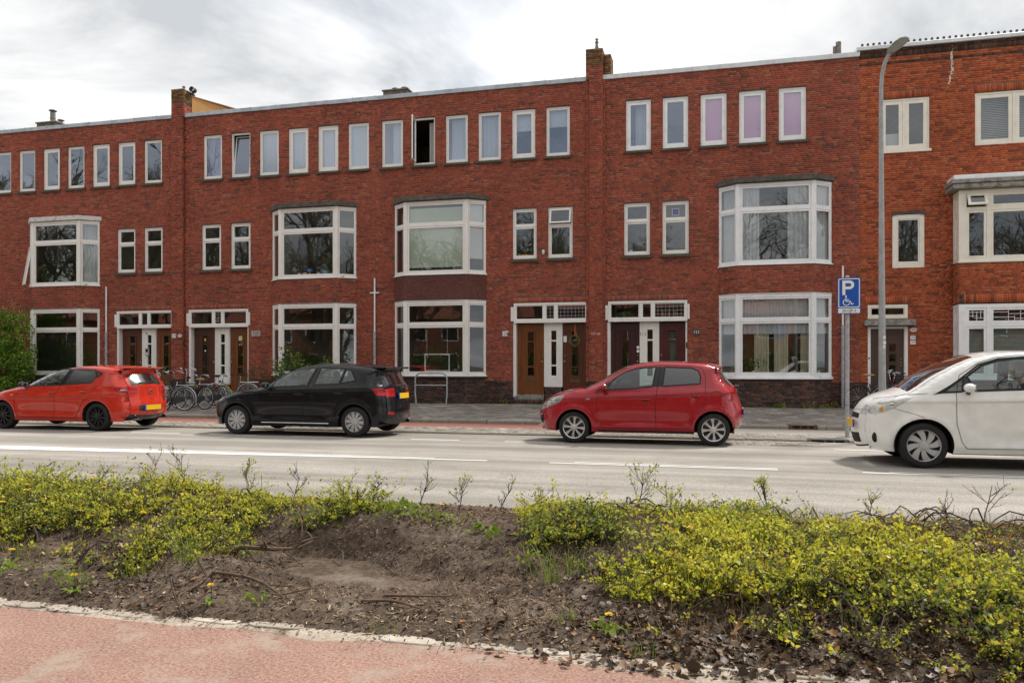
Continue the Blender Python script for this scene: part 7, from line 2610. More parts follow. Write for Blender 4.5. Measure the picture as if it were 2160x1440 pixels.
def stroke(b, pts, w, y=-.0635):
	for i in range(len(pts) - 1):
		a, c = Vector(pts[i]), Vector(pts[i + 1])
		d = (c - a).normalized()
		nrm = Vector((-d.y, d.x)) * w / 2
		e = d * w * .35
		b.add([((a - e + nrm).x, y, (a - e + nrm).y), ((a - e - nrm).x, y, (a - e - nrm).y), ((c + e - nrm).x, y, (c + e - nrm).y), ((c + e + nrm).x, y, (c + e + nrm).y)], [(0, 1, 2, 3)])
		y -= .00012
wc_ = MB()
stroke(wc_, [(-.035, 2.745), (-.033, 2.675), (.045, 2.675), (.072, 2.618), (.10, 2.630)], .017)
stroke(wc_, [(-.034, 2.712), (.02, 2.712)], .013, -.0642)
stroke(wc_, [(-.025 + .06 * cos(a), 2.655 + .06 * sin(a)) for a in [radians(120) + radians(225) * i / 14 for i in range(15)]], .014, -.065)
wc_.add([(-.033 + .018 * cos(2 * pi * i / 12), -.0668, 2.773 + .018 * sin(2 * pi * i / 12)) for i in range(12)], [tuple(range(12))])
wc_.build("wheelchair_symbol", M_signwhite, pb)
MB().prism(rrect(x0 + .014, x1 - .014, 2.445, 2.535, .006), -.0655, -.0625).build("number_strip", M_signwhite, pb)
text_mesh("number", "·20-GJP-3·", .083, M_ink, pb, Matrix.Translation(((x0 + x1) / 2, -.0668, 2.488)) @ Matrix.Rotation(pi / 2, 4, 'X') @ Matrix.Diagonal((.84, 1, 1, 1)))
for z in (2.58, 3.02):
	MB().box(-.06, .06, -.044, .045, z - .015, z + .015).build("clamp", M_galv, sg)
hx, hy = -8.88, -.85
hp = root("bike_hoop", (hx, hy, PZ(hy)), "grey steel cycle hoop with a cross bar before the middle bay", "bike stand")
w_ = 1.10
zt = 1.02
pts = [(-w_ / 2 + .03, 0, 0), (-w_ / 2, 0, .35), (-w_ / 2, 0, zt - .22)] + [(-w_ / 2 + .2 - .2 * cos(a), 0, zt - .22 + .22 * sin(a)) for a in [pi / 2 * i / 6 for i in range(1, 7)]] + [(w_ / 2 - .2 + .2 * sin(a), 0, zt - .22 + .22 * cos(a)) for a in [pi / 2 * i / 6 for i in range(0, 7)]] + [(w_ / 2, 0, .35), (w_ / 2 - .03, 0, 0)]
MB().tube(pts, .027, 12).build("hoop", M_galv, hp, smooth=True)
MB().tube([(-w_ / 2, 0, .62), (w_ / 2, 0, .62)], .019, 10).build("cross_bar", M_galv, hp, smooth=True)
# ------------------------------------------------------------------ hedge and shrubs against the houses
_vr = np.random.default_rng(77)
def foliage_blobs(blobs, dens, size, rng, up=.25):
	Vs, Fs, base = [], [], 0
	for (c, rad) in blobs:
		n = int(dens * rad[0] * rad[1] * rad[2] ** .6)
		d = rng.normal(size=(n, 3))
		d /= np.linalg.norm(d, axis=1)[:, None]
		r = 1 - np.abs(rng.normal(0, .16, n))
		p = np.array(c) + d * r[:, None] * np.array(rad)
		V, F = leaves_at(p, size, rng, d, up)
		Vs.append(V); Fs.append(F + base); base += len(V)
	return np.vstack(Vs), np.vstack(Fs)
hg = root("hedge_shrub", (-26.2, -1.3, PZ(-1.3)), "tall dense green evergreen shrub at the left edge beside the bay", "shrub", world=True)
bl = []
for i in range(90):
	x = _vr.uniform(-29.5, -24.40)
	z = _vr.uniform(.4, 3.15 - .25 * max(0, (x + 25.2)) ** 2)
	bl.append(((x, -1.3 + _vr.uniform(-.45, .35), z), (_vr.uniform(.28, .5), _vr.uniform(.28, .45), _vr.uniform(.22, .4))))
V, F = foliage_blobs(bl, 3800, .085, _vr)
# loose shoots on the top
tp = np.stack([_vr.uniform(-29, -24.5, 900), _vr.uniform(-1.7, -.9, 900), 3.1 + np.abs(_vr.normal(0, .22, 900))], 1)
V2, F2 = leaves_at(tp, .07, _vr, up=.8)
o = link("foliage", np_mesh("foliage", np.vstack([V, V2]), np.vstack([F, F2 + len(V)]), M_hedge, _vr.random(len(F) + len(F2)) ** .9), hg)
sb = MB()
for i in range(14):
	x = -29 + i * .33
	sb.tube([(x, -1.3, .1), (x + _vr.uniform(-.2, .2), -1.3 + _vr.uniform(-.2, .2), 1.4), (x + _vr.uniform(-.3, .3), -1.3 + _vr.uniform(-.3, .3), 2.7)], [.03, .02, .008], 6)
sb.build("stems", M_bark, hg)
M_brownleaf = leafmat("brownish_leaf", [(0, (.07, .045, .02)), (.5, (.13, .10, .035)), (1, (.16, .17, .05))], .3)
def wild_shrub(x0, x1, y, h0, label, n_stem, mat, leaf, size, rng, zt):
	r = root("garden_shrub", ((x0 + x1) / 2, y, PZ(y)), label, "shrub", "garden shrubs by the bay", world=True)
	sb = MB()
	P = []
	for i in range(n_stem):
		x = rng.uniform(x0, x1)
		yy = y + rng.uniform(-.25, .2)
		hh = zt((x - x0) / (x1 - x0)) * rng.uniform(.6, 1.1)
		lx = rng.uniform(-.3, .3)
		ly = rng.uniform(-.15, .1)
		pts = [(x + lx * t ** 1.5 + .03 * sin(9 * t + i), yy + ly * t, .12 + hh * t) for t in (0, .25, .5, .75, 1.0)]
		sb.tube(pts, [.008, .007, .006, .004, .002], 4)
		for k in range(leaf):
			t = rng.uniform(.15, 1.0)
			P.append((x + lx * t ** 1.5 + rng.normal(0, .05), yy + ly * t + rng.normal(0, .05), .12 + hh * t))
			if k % 9 == 0:
				q = P[-1]
				sb.tube([(x + lx * t ** 1.5, yy + ly * t, .12 + hh * t), (q[0] + rng.uniform(-.12, .12), q[1] + rng.uniform(-.08, .08), q[2] + rng.uniform(0, .14))], .002, 3, cap=False)
	sb.build("stems", M_bark, r)
	V, F = leaves_at(np.array(P), size, rng, up=.4)
	link("foliage", np_mesh("foliage", V, F, mat, rng.random(len(F))), r)
wild_shrub(-15.9, -14.2, -1.0, 1.6, "straggly brown shrub between the 125 plate and the left bay", 46, M_brownleaf, 34, .045, _vr, lambda t: .9 + .9 * sin(pi * min(1, t * 1.2)))
wild_shrub(-14.4, -12.2, -.95, 1.9, "green leafy shrub before the ground-floor bay behind the black car", 70, M_hedge, 46, .075, _vr, lambda t: 1.75 - .55 * t + .2 * sin(9 * t))
# weeds at the foot of the walls
for i, (x, n_) in enumerate(((1.98, 26), (2.75, 14), (3.25, 18), (3.55, 16), (-6.6, 10), (0.3, 8))):
	yy = -.06 if abs(x - 1.86) > 1.6 else -.52
	p = np.stack([_vr.normal(x, .09, n_ * 3), _vr.normal(yy - .03, .02, n_ * 3), PZ(yy) + np.abs(_vr.normal(0, .06, n_ * 3))], 1)
	V, F = leaves_at(p, .06, _vr, up=1.0)
	o = link("wall_weed", np_mesh("wall_weed", V, F, M_grass, _vr.random(len(F))))
	tag(o, ["bright weed by the plinth vents under the flowery bay", "small weed right of the plinth vents", "weed at the plinth left of the rain pipe", "weed at the rain pipe's foot behind the sign post", "weed at the plinth left of the orange-brown door", "weed behind the crimson car at the plinth"][i], "weed", "weeds along the plinth")
# ------------------------------------------------------------------ planting strip
_pr = np.random.default_rng(404)
def vnoise(x, y, s, seed=0):
	"""cheap smooth value noise on arrays"""
	r = np.random.default_rng(seed)
	tab = r.random((64, 64))
	u, v = np.asarray(x) * s + 100.0, np.asarray(y) * s + 100.0
	i, j = np.floor(u).astype(int), np.floor(v).astype(int)
	fu, fv = u - i, v - j
	fu, fv = fu * fu * (3 - 2 * fu), fv * fv * (3 - 2 * fv)
	a, b = tab[i % 64, j % 64], tab[(i + 1) % 64, j % 64]
	c, d = tab[i % 64, (j + 1) % 64], tab[(i + 1) % 64, (j + 1) % 64]
	return (a * (1 - fu) + b * fu) * (1 - fv) + (c * (1 - fu) + d * fu) * fv - .5
def soil_z(x, y):
	x, y = np.asarray(x, float), np.asarray(y, float)
	t = np.clip((y + 21.22) / 3.6, 0, 1)
	z = -.006 + .018 * np.clip(t * 22, 0, 1) + .17 * np.sin(pi * t) ** .85
	z += .05 * np.clip((x + 1.2) / 1.5, 0, 1) * np.sin(pi * t)
	z += .03 * np.clip((-3.4 - x) / 1.0, 0, 1) * np.sin(pi * t)
	z -= .24 * np.exp(-((x + 2.75) / .85) ** 2 - ((y + 19.95) / .40) ** 4)
	z -= .13 * np.exp(-((x + 1.7) / .8) ** 2 - ((y + 20.35) / .40) ** 4)
	z += .09 * np.exp(-((x + 2.5) / 1.2) ** 2 - ((y + 19.2) / .26) ** 2)
	e = np.clip(np.minimum(t, 1 - t) * 8, 0, 1)
	z += e * (.08 * vnoise(x, y, 1.6, 1) + .06 * vnoise(x, y, 4.2, 2) + .045 * vnoise(x, y, 9, 3) + .024 * vnoise(x, y, 21, 4))
	return z
SX0, SX1 = -11.0, 6.0
nx, ny = 760, 190
gx = np.linspace(SX0, SX1, nx)
gy = np.linspace(-21.26, -17.62, ny)
XX, YY = np.meshgrid(gx, gy, indexing='ij')
ZZ = soil_z(XX, YY) + RNG.normal(0, .0035, XX.shape)
V = np.stack([XX, YY, ZZ], -1).reshape(-1, 3)
ii = (np.arange(nx - 1)[:, None] * ny + np.arange(ny - 1)[None]).ravel()
F = np.stack([ii, ii + ny, ii + ny + 1, ii + 1], 1)
soil = link("planting_soil", np_mesh("planting_soil", V, F, G_soil, smooth=True))
tag(soil, kind="structure")
_fs = sheet("planting_bed_base", G_soil, [(-21.27, -.02), (-17.61, -.02)], 1)
PL = [(-12, -18.6), (-6.86, -18.6), (-5.49, -18.45), (-3.79, -18.55), (-2.60, -18.7), (-2.5, -19.22), (-2.98, -19.55), (-3.40, -19.45), (-3.35, -19.8), (-3.2, -20.3), (-2.95, -20.85), (-3.2, -21.02), (-3.74, -20.85), (-4.2, -20.75), (-4.86, -20.6), (-12, -20.6)]
PR = [(-1.55, -18.5), (-.98, -18.25), (.50, -18.2), (.55, -19.1), (1.1, -19.6), (1.9, -19.95), (6, -20.05), (6, -21.3), (1.5, -21.25), (.85, -21.14), (.25, -21.06), (-.12, -21.08), (-.40, -20.98), (-.58, -20.5), (-.90, -20.1), (-1.28, -19.6)]
PT = [(.52, -18.1), (6, -18.0), (6, -20.1), (1.96, -20.0), (1.05, -19.6)]
def inpoly_np(x, y, poly):
	c = np.zeros(len(x), bool)
	n = len(poly)
	j = n - 1
	for i in range(n):
		xi, yi = poly[i]
		xj, yj = poly[j]
		m = ((yi > y) != (yj > y)) & (x < (xj - xi) * (y - yi) / (yj - yi + 1e-12) + xi)
		c ^= m
		j = i
	return c
def edge_dist(x, y, poly):
	d = np.full(len(x), 9.0)
	n = len(poly)
	for i in range(n):
		ax, ay = poly[i]
		bx, by = poly[(i + 1) % n]
		L2 = (bx - ax) ** 2 + (by - ay) ** 2
		t = np.clip(((x - ax) * (bx - ax) + (y - ay) * (by - ay)) / L2, 0, 1)
		d = np.minimum(d, np.hypot(x - ax - t * (bx - ax), y - ay - t * (by - ay)))
	return d
def sprigs(poly, n, hmax, seed, xlim=(-9.5, 4.6), lo=.05):
	"""base points, directions and lengths of low arching shoots inside a patch"""
	r = np.random.default_rng(seed)
	xs = [p[0] for p in poly]
	ys = [p[1] for p in poly]
	x = r.uniform(max(min(xs), xlim[0]), min(max(xs), xlim[1]), n * 4)
	y = r.uniform(min(ys), max(ys), n * 4)
	wob = .12 * vnoise(x, y, 3.0, seed + 5)
	k = inpoly_np(x + wob, y + wob, poly)
	x, y = x[k][:n], y[k][:n]
	e = edge_dist(x, y, poly)
	dn = vnoise(x, y, 2.2, seed + 1) + .5 * vnoise(x, y, 5.5, seed + 2)
	keep = r.random(len(x)) < np.clip(.06 + 3.0 * (dn + .17) + .12 * e, .02, 1)
	x, y, e, dn = x[keep], y[keep], e[keep], dn[keep]
	h = hmax * (.40 + .6 * np.clip(e / .35, 0, 1)) * (.72 + .9 * (vnoise(x, y, 1.4, seed + 3) + .15)) * r.lognormal(-.1, .45, len(x))
	h = np.clip(h, lo, hmax * 2.1)
	return x, y, h, dn
def creepers(poly, n, seed, name, parent):
	r = random.Random(seed)
	nr = np.random.default_rng(seed)
	x, y, h, dn = sprigs(poly, n, .2, seed)
	b = MB()
	for i in range(len(x)):
		a = r.uniform(0, 6.28)
		L = r.uniform(.2, .55)
		pts = []
		hh = r.uniform(.03, .17)
		for k in range(6):
			f = k / 5
			xx, yy = x[i] + cos(a + .5 * f) * L * f + r.uniform(-.01, .01), y[i] + sin(a + .5 * f) * L * f * .8
			pts.append((xx, yy, float(soil_z(xx, yy)) + hh * sin(pi * min(1, f * 1.15 + .08)) + .01))
		q = r.uniform(.0035, .008)
		b.tube(pts, [q, q * .95, q * .85, q * .7, q * .5, q * .3], 5, cap=False)
	o = b.build(name, M_bark, parent)
	tag(o, kind="stuff")
def build_patch(name, poly, n, hmax, seed, label, per=15, size=.028, green=0.0, old=0.05, cr=420):
	r = np.random.default_rng(seed + 50)
	x, y, h, dn = sprigs(poly, n, hmax, seed)
	m = len(x)
	z = soil_z(x, y)
	az = r.uniform(0, 2 * pi, m)
	lean = r.uniform(.5, 2.2, m) * h
	# leaves along each shoot, crowding towards the tip
	t = r.random((m, per)) ** .55
	nodes = np.array([.3, .5, .5, .68, .68, .82, .82, .82, .93, .93, 1.0, 1.0, 1.02, 1.02, .4, .6, .75])
	t = np.clip(nodes[None, :per] + r.normal(0, .025, (m, per)), .1, 1.05)
	px = x[:, None] + (lean * np.cos(az))[:, None] * t ** 1.6 + r.normal(0, .011, (m, per))
	py = y[:, None] + (lean * np.sin(az))[:, None] * t ** 1.6 + r.normal(0, .011, (m, per))
	pz = z[:, None] + h[:, None] * (1.15 * t - .15 * t * t) + r.normal(0, .008, (m, per))
	P = np.stack([px, py, pz], -1).reshape(-1, 3)
	V, F = leaves_at(P, size * np.repeat(r.uniform(.65, 1.3, m), per), r, up=.55, wid=.33)
	shoot = np.repeat(r.random(m), per)
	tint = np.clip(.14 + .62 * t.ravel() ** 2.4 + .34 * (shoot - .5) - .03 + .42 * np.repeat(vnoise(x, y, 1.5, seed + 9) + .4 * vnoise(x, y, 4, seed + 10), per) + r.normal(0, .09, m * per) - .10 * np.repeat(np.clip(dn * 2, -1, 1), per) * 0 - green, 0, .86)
	old = r.random(m * per) < old * (.6 + 2.4 * (np.repeat(r.random(m), per) < .2))
	tint[old] = r.uniform(.9, 1.0, old.sum())
	rt = root(name, (float(np.mean(x)), float(np.mean(y)), .1), label, "ground cover", "low shrub patches in the planting strip", world=True)
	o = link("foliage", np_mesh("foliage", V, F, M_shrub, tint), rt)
	tag(o, kind="stuff")
	# stems: three-sided tubes as raw arrays
	sel = r.random(m) < .85
	xs, ys, zs, hs, ls, as_ = x[sel], y[sel], z[sel], h[sel], lean[sel], az[sel]
	k = len(xs)
	tt = np.array([0, .35, .7, 1.0])
	VV = np.zeros((k, 4, 3, 3))
	rad = np.array([.0050, .0044, .0036, .002])
	for a in range(4):
		cx = xs + ls * np.cos(as_) * tt[a] ** 1.6 + r.normal(0, .008, k)
		cy = ys + ls * np.sin(as_) * tt[a] ** 1.6 + r.normal(0, .008, k)
		cz = zs - .01 + hs * (1.15 * tt[a] - .15 * tt[a] ** 2)
		for b in range(3):
			VV[:, a, b, 0] = cx + rad[a] * cos(b * 2.094)
			VV[:, a, b, 1] = cy + rad[a] * sin(b * 2.094)
			VV[:, a, b, 2] = cz
	f = []
	for a in range(3):
		for b in range(3):
			f.append((a * 3 + b, a * 3 + (b + 1) % 3, (a + 1) * 3 + (b + 1) % 3, (a + 1) * 3 + b))
	FF = (np.arange(k)[:, None, None] * 12 + np.array(f)[None]).reshape(-1, 4)
	o = link("stems", np_mesh("stems", VV.reshape(-1, 3), FF, M_bark), rt)
	tag(o, kind="stuff")
	creepers(poly, cr, seed + 77, "woody_stems", rt)
	return rt
build_patch("low_shrub", PL, 10500, .13, 11, "yellow-green low shrub patch with dandelions at the left of the strip", per=14, size=.024, green=-.02)
build_patch("low_shrub", PR, 15000, .125, 23, "yellow-green low shrub patch filling the right of the strip", per=14, size=.0235, green=.0)
build_patch("low_shrub", PT, 4200, .09, 37, "sparse brownish shrub growth at the far right by the road", per=8, size=.020, green=.0, old=.5)
M_straw = leafmat("straw", [(0, (.16, .10, .055)), (.6, (.32, .23, .13)), (1, (.46, .37, .24))], .2, .1)
def straw(area, n, seed, hmax, dens):
	r = np.random.default_rng(seed)
	x, y = r.uniform(area[0], area[1], n), r.uniform(area[2], area[3], n)
	k = r.random(n) < dens(x, y)
	x, y = x[k], y[k]
	n = len(x)
	z = soil_z(x, y)
	a = r.uniform(0, 2 * pi, n)
	L = hmax * r.uniform(.3, 1.0, n)
	el = r.uniform(.05, 1.3, n)
	w = .0016
	tx, ty, tz = x + L * np.cos(a) * np.cos(el), y + L * np.sin(a) * np.cos(el), z + .01 + L * np.sin(el)
	V = np.stack([np.stack([x - w * np.sin(a), y + w * np.cos(a), z], 1), np.stack([x + w * np.sin(a), y - w * np.cos(a), z], 1), np.stack([tx + w * .6 * np.sin(a), ty, tz], 1), np.stack([tx - w * .6 * np.sin(a), ty, tz + .001], 1)], 1).reshape(-1, 3)
	o = link("dry_stalks", np_mesh("dry_stalks", V, np.arange(4 * n).reshape(n, 4), M_straw, r.random(n)))
	tag(o, kind="stuff")
straw((-1.3, 3.2, -21.0, -17.9), 14000, 5, .16, lambda x, y: np.clip(.35 + 1.8 * vnoise(x, y, 1.8, 9) + .4 * (x > .6) * (y > -19.6), 0, 1))
straw((-7.5, -2.8, -20.9, -18.1), 6000, 6, .13, lambda x, y: np.clip(.3 + 1.8 * vnoise(x, y, 1.8, 10), 0, 1))
straw((-3.2, -.9, -21.15, -17.8), 4500, 7, .08, lambda x, y: np.clip(.4 + 1.5 * vnoise(x, y, 2.5, 11), 0, 1) * .7)
# branching bare twigs that stick out above the patches
def twig_thing(x, y, h, seed, label, leafy=.3, spread=.5, name="bare_twig", n1=7):
	r = random.Random(seed)
	z0 = float(soil_z(x, y)) - .02
	rt = root(name, (x, y, z0), label, "twig", "bare shoots above the ground cover")
	b = MB()
	tips = []
	def grow(p, d, L, rad, lev):
		pts = [p]
		q = Vector(p)
		dd = Vector(d)
		for i in range(3):
			dd = (dd + Vector((r.uniform(-.22, .22), r.uniform(-.22, .22), r.uniform(-.1, .2)))).normalized()
			q = q + dd * L / 3
			pts.append(tuple(q))
		b.tube(pts, [rad, rad * .85, rad * .65, rad * .4], 4)
		# thorns
		for i in range(2):
			a = Vector(pts[1]).lerp(Vector(pts[3]), r.random())
			e = Vector((r.uniform(-1, 1), r.uniform(-1, 1), r.uniform(-.2, 1))).normalized() * .018
			b.tube([a, a + e], [.0016, .0006], 3, cap=False)
		tips.append((q, lev))
		if lev < 2:
			for i in range(n1 if lev == 0 else 3):
				k = r.uniform(.25, 1.0)
				a = Vector(pts[0]).lerp(Vector(pts[3]), k)
				nd = (dd * .55 + Vector((r.uniform(-1, 1), r.uniform(-.7, .7), r.uniform(-.1, .9)))).normalized()
				grow(tuple(a), nd, L * r.uniform(.35, .6), rad * .6, lev + 1)
	grow((0, 0, 0), Vector((r.uniform(-spread, spread), r.uniform(-.2, .2), 1)).normalized(), h * .75, .0055, 0)
	b.build("branches", M_bark, rt)
	P = []
	for q, lev in tips:
		if r.random() < leafy:
			for i in range(5):
				P.append((q.x + r.gauss(0, .012), q.y + r.gauss(0, .012), q.z + r.gauss(0, .010)))
	if P:
		rr = np.random.default_rng(seed)
		V, F = leaves_at(np.array(P), .024, rr, up=.5, wid=.32)
		o = link("young_leaves", np_mesh("young_leaves", V, F, M_shrub, rr.uniform(.4, .85, len(F))), rt)
TW = [(-5.35, -18.5, .46, "branched thorny shoot with the highest tip at the left", .25), (-4.85, -18.55, .50, "thorny shoot right beside the highest left one", .15), (-6.4, -18.6, .36, "arching bare shoot near the left edge", .3),
      (-5.85, -18.6, .34, "second arching shoot from the left edge", .2), (-4.2, -18.5, .36, "leafy-tipped shoot in the left patch's middle", .6), (-3.75, -18.5, .36, "bare shoot at the right part of the left patch", .3), (-3.35, -18.4, .34, "spreading bare shoot before the road left of the gap", .15),
      (-3.0, -18.3, .34, "thin shoot left of the bare gap by the kerb", .2), (-2.62, -18.2, .42, "upright bare shoot in the gap by the kerb", .2), (-2.25, -18.2, .40, "yellow-budded shoot in the gap by the kerb", .45), (-1.85, -18.25, .30, "low bare shoot in the gap by the kerb", .1),
      (-1.5, -18.25, .28, "long low bare shoot where the right patch starts", .2), (-.62, -18.3, .46, "leafy upright shoot at the top of the right patch", .8), (-.3, -18.35, .36, "leafy shoot right of the upright one", .7), (.46, -18.2, .45, "tall single leafy shoot against the road right of the middle", .8),
      (1.25, -18.1, .26, "low leafy shoot at the far right edge of the road", .5), (1.85, -18.05, .28, "bare fan of twigs at the far right", .05), (2.12, -18.0, .52, "tall straight bare shoot at the far right", .05)]
for i, (x, y, h, lb, lf) in enumerate(TW):
	twig_thing(x, y, h, 900 + i * 7, lb, lf, spread=.15 if "straight" in lb or "single" in lb else .55, n1=4 if "straight" in lb else 7)
# ------------------------------------------------------------------ mulch, dry leaves, crumbs
def scatter_flat(name, n, area, size, mat, label_kind, seed, aspect=4.0, tintf=None, reject=None, lift=.004, thick=.3):
	r = np.random.default_rng(seed)
	x = r.uniform(area[0], area[1], n)
	y = r.uniform(area[2], area[3], n)
	if reject is not None:
		k = r.random(n) < reject(x, y)
		x, y = x[k], y[k]
	n = len(x)
	s = size * np.minimum(r.lognormal(0, .4, n), 2.0)
	a = r.uniform(0, 2 * pi, n)
	ca, sa = np.cos(a), np.sin(a)
	w = s / aspect * r.uniform(.6, 1.5, n)
	onsoil = y > -21.25
	z = np.where(onsoil, soil_z(x, y), 0.003) + lift + r.random(n) * lift
	tl = r.normal(0, .22, n) * s
	tw = r.normal(0, .35, n) * w
	V = np.zeros((n, 6, 3))
	for k, (u, v, zz) in enumerate(((-1, -1, -1), (1, -1, 1), (1, 1, 1), (-1, 1, -1))):
		V[:, k, 0] = x + (u * s * ca - v * w * sa) / 2
		V[:, k, 1] = y + (u * s * sa + v * w * ca) / 2
		V[:, k, 2] = z + zz * tl / 2 + v * tw / 2 + np.abs(tl) / 2
	V[:, 4] = (V[:, 0] + V[:, 3]) / 2
	V[:, 5] = (V[:, 1] + V[:, 2]) / 2
	V[:, 4, 2] += w * thick
	V[:, 5, 2] += w * thick
	base = np.arange(n)[:, None, None] * 6
	f = np.array([(0, 1, 5, 4), (4, 5, 2, 3)])
	F = (base + f[None]).reshape(-1, 4)
	t = (tintf(r, n, x, y) if tintf else r.random(n))
	o = link(name, np_mesh(name, V.reshape(-1, 3), F, mat, np.repeat(t, 2)))
	tag(o, kind="stuff")
	return o
def chip_density(x, y):
	d = .30 + .9 * np.exp(-((y + 20.95) / .22) ** 2) * np.clip((x + 3.2) / 1.2, 0, 1)
	d += .8 * np.exp(-((y + 18.25) / .35) ** 2)
	d += .55 * np.exp(-((x + 1.2) / .7) ** 2 - ((y + 20.5) / .5) ** 2)
	d -= .5 * np.exp(-((x + 2.8) / .7) ** 2 - ((y + 19.9) / .4) ** 2)
	return np.clip(d + .5 * vnoise(x, y, 3, 8), .03, 1)
scatter_flat("wood_chips", 62000, (-8.5, 4.2, -21.55, -17.64), .019, M_chips, "stuff", 61, 4.5,
             lambda r, n, x, y: np.clip(r.random(n) ** 1.25 * .85 + .25 * np.exp(-((y + 21.0) / .25) ** 2), 0, 1), lambda x, y: chip_density(x, y) * np.where(y < -21.26, np.clip(.5 + (y + 21.3) * 3.5, .02, .6) * (x > -3.2), 1))
scatter_flat("fine_litter", 30000, (-8.5, 4.2, -21.3, -17.64), .015, M_chips, "stuff", 62, 3.0, lambda r, n, x, y: r.random(n) ** 1.8 * .8, lambda x, y: np.full_like(x, .8))
def litter(name, n, area, size, seed, dens, up):
	r = np.random.default_rng(seed)
	x, y = r.uniform(area[0], area[1], n), r.uniform(area[2], area[3], n)
	k = r.random(n) < dens(x, y)
	x, y = x[k], y[k]
	n = len(x)
	P = np.stack([x, y, soil_z(x, y) + r.uniform(.002, .016, n)], 1)
	a = r.normal(size=(n, 3)) * np.array([1, 1, up])
	a /= np.linalg.norm(a, axis=1)[:, None]
	b = np.cross(a, np.array([0, 0, 1.]) + r.normal(0, .45, (n, 3)))
	b /= np.linalg.norm(b, axis=1)[:, None] + 1e-9
	c = np.cross(a, b)
	c *= np.sign(c[:, 2:3])
	s = (size * np.minimum(r.lognormal(0, .4, n), 2.2))[:, None]
	w = s * r.uniform(.22, .5, (n, 1))
	cl = s * r.uniform(.05, .4, (n, 1))
	V = np.stack([P, P + a * s * .35 + b * w * .8 + c * cl, P + a * s * .75 + b * w + c * cl * .6, P + a * s + c * cl * .2, P + a * s * .7 - b * w + c * cl * .9, P + a * s * .3 - b * w * .7 + c * cl * .4, P + a * s * .5], 1)
	F = (np.arange(n)[:, None, None] * 7 + np.array([(0, 1, 2, 6), (6, 2, 3, 4), (0, 6, 4, 5)])[None]).reshape(-1, 4)
	o = link(name, np_mesh(name, V.reshape(-1, 3), F, M_dryleaf, np.repeat(r.random(n) ** 1.3, 3)))
	tag(o, kind="stuff")
litter("dry_leaves", 15000, (-1.3, 3.6, -21.36, -19.4), .034, 63, lambda x, y: np.clip(1.2 - (y + 21.2) * .9 + .3 * (x > 0), .03, 1) * np.clip((x + 1.15) / .9, .05, 1), .4)
litter("dry_leaves_far", 9000, (-8.0, 3.6, -19.9, -17.7), .026, 64, lambda x, y: np.clip(.3 + .8 * np.exp(-((x + 2) / 1.2) ** 2 - ((y + 18.4) / .5) ** 2), 0, 1), .4)
litter("dry_leaves_left", 5000, (-8.0, -2.8, -21.25, -19.9), .024, 66, lambda x, y: np.clip(.3 + 2 * vnoise(x, y, 2, 3), 0.05, 1), .4)
scatter_flat("soil_crumbs", 16000, (-7.5, 3.0, -21.25, -18.4), .009, plain("soil_crumb", (.085, .064, .05), .95, var=.4, vscale=60), "stuff", 65, 1.2, None, None, .003, .6)
# thin roots and stems littering the bare soil
_tr = random.Random(12)
tb = MB()
for i in range(520):
	x = _tr.uniform(-5.5, 2.8)
	y = _tr.uniform(-21.2, -18.0)
	a = _tr.uniform(0, 6.28)
	L = _tr.uniform(.06, .30)
	pts = []
	for k in range(4):
		xx, yy = x + cos(a) * L * k / 3 + _tr.uniform(-.01, .01), y + sin(a) * L * k / 3 + _tr.uniform(-.01, .01)
		pts.append((xx, yy, float(soil_z(xx, yy)) + .008 + (.02 * sin(k * 1.2) if i % 5 == 0 else 0)))
	tb.tube(pts, [.0030, .0028, .0022, .0012], 4, cap=False)
o = tb.build("fine_roots", M_bark2)
tag(o, kind="stuff")
def branch(pts, r0, label, twigs=3, seed=1, mat=M_bark2):
	rr = random.Random(seed)
	z = lambda x, y, h: float(soil_z(x, y)) + h
	P = [(x, y, z(x, y, h)) for x, y, h in pts]
	rt = root("fallen_branch", P[0], label, "branch", "dead branches on the bare soil", world=True)
	# smooth
	Q, _ = catmull(P, .05)
	n = len(Q)
	MB().tube([tuple(q) for q in Q], [r0 * (1 - .65 * i / max(1, n - 1)) for i in range(n)], 7).build("stem", mat, rt, smooth=True)
	for k in range(twigs):
		i = rr.randrange(n // 4, n)
		a = Vector(Q[i])
		d = Vector((rr.uniform(-1, 1), rr.uniform(-.8, .8), rr.uniform(0, .5))).normalized() * rr.uniform(.1, .25)
		m1 = a + d * .5 + Vector((0, 0, rr.uniform(0, .03)))
		e = a + d
		e.z = max(e.z, z(e.x, e.y, .01))
		m1.z = max(m1.z, z(m1.x, m1.y, .01))
		MB().tube([a, m1, e], [r0 * .45, r0 * .35, r0 * .15], 5).build("side_twig", mat, rt)
branch([(-3.42, -20.10, .03), (-3.28, -20.02, .08), (-3.10, -19.98, .10), (-2.95, -19.82, .12), (-2.88, -19.70, .14)], .022, "thickest dead branch lying across the hollow", 6, 3)
branch([(-3.30, -20.25, .02), (-3.05, -20.17, .05), (-2.85, -20.13, .04), (-2.68, -20.12, .02)], .012, "dead branch just below the thickest one in the hollow", 5, 4)
branch([(-3.35, -19.95, .02), (-3.15, -19.85, .10), (-2.98, -19.9, .08), (-2.80, -19.95, .05)], .010, "thin dead branch arching over the hollow", 5, 5)
branch([(-3.20, -19.45, .02), (-3.10, -19.5, .09), (-3.02, -19.62, .08), (-2.98, -19.80, .04)], .008, "thin curved dead twig at the top of the hollow", 2, 6)
branch([(-3.02, -20.72, .03), (-2.80, -20.70, .05), (-2.60, -20.80, .04), (-2.36, -20.98, .02)], .012, "curved dead branch above the edging stones", 4, 7)
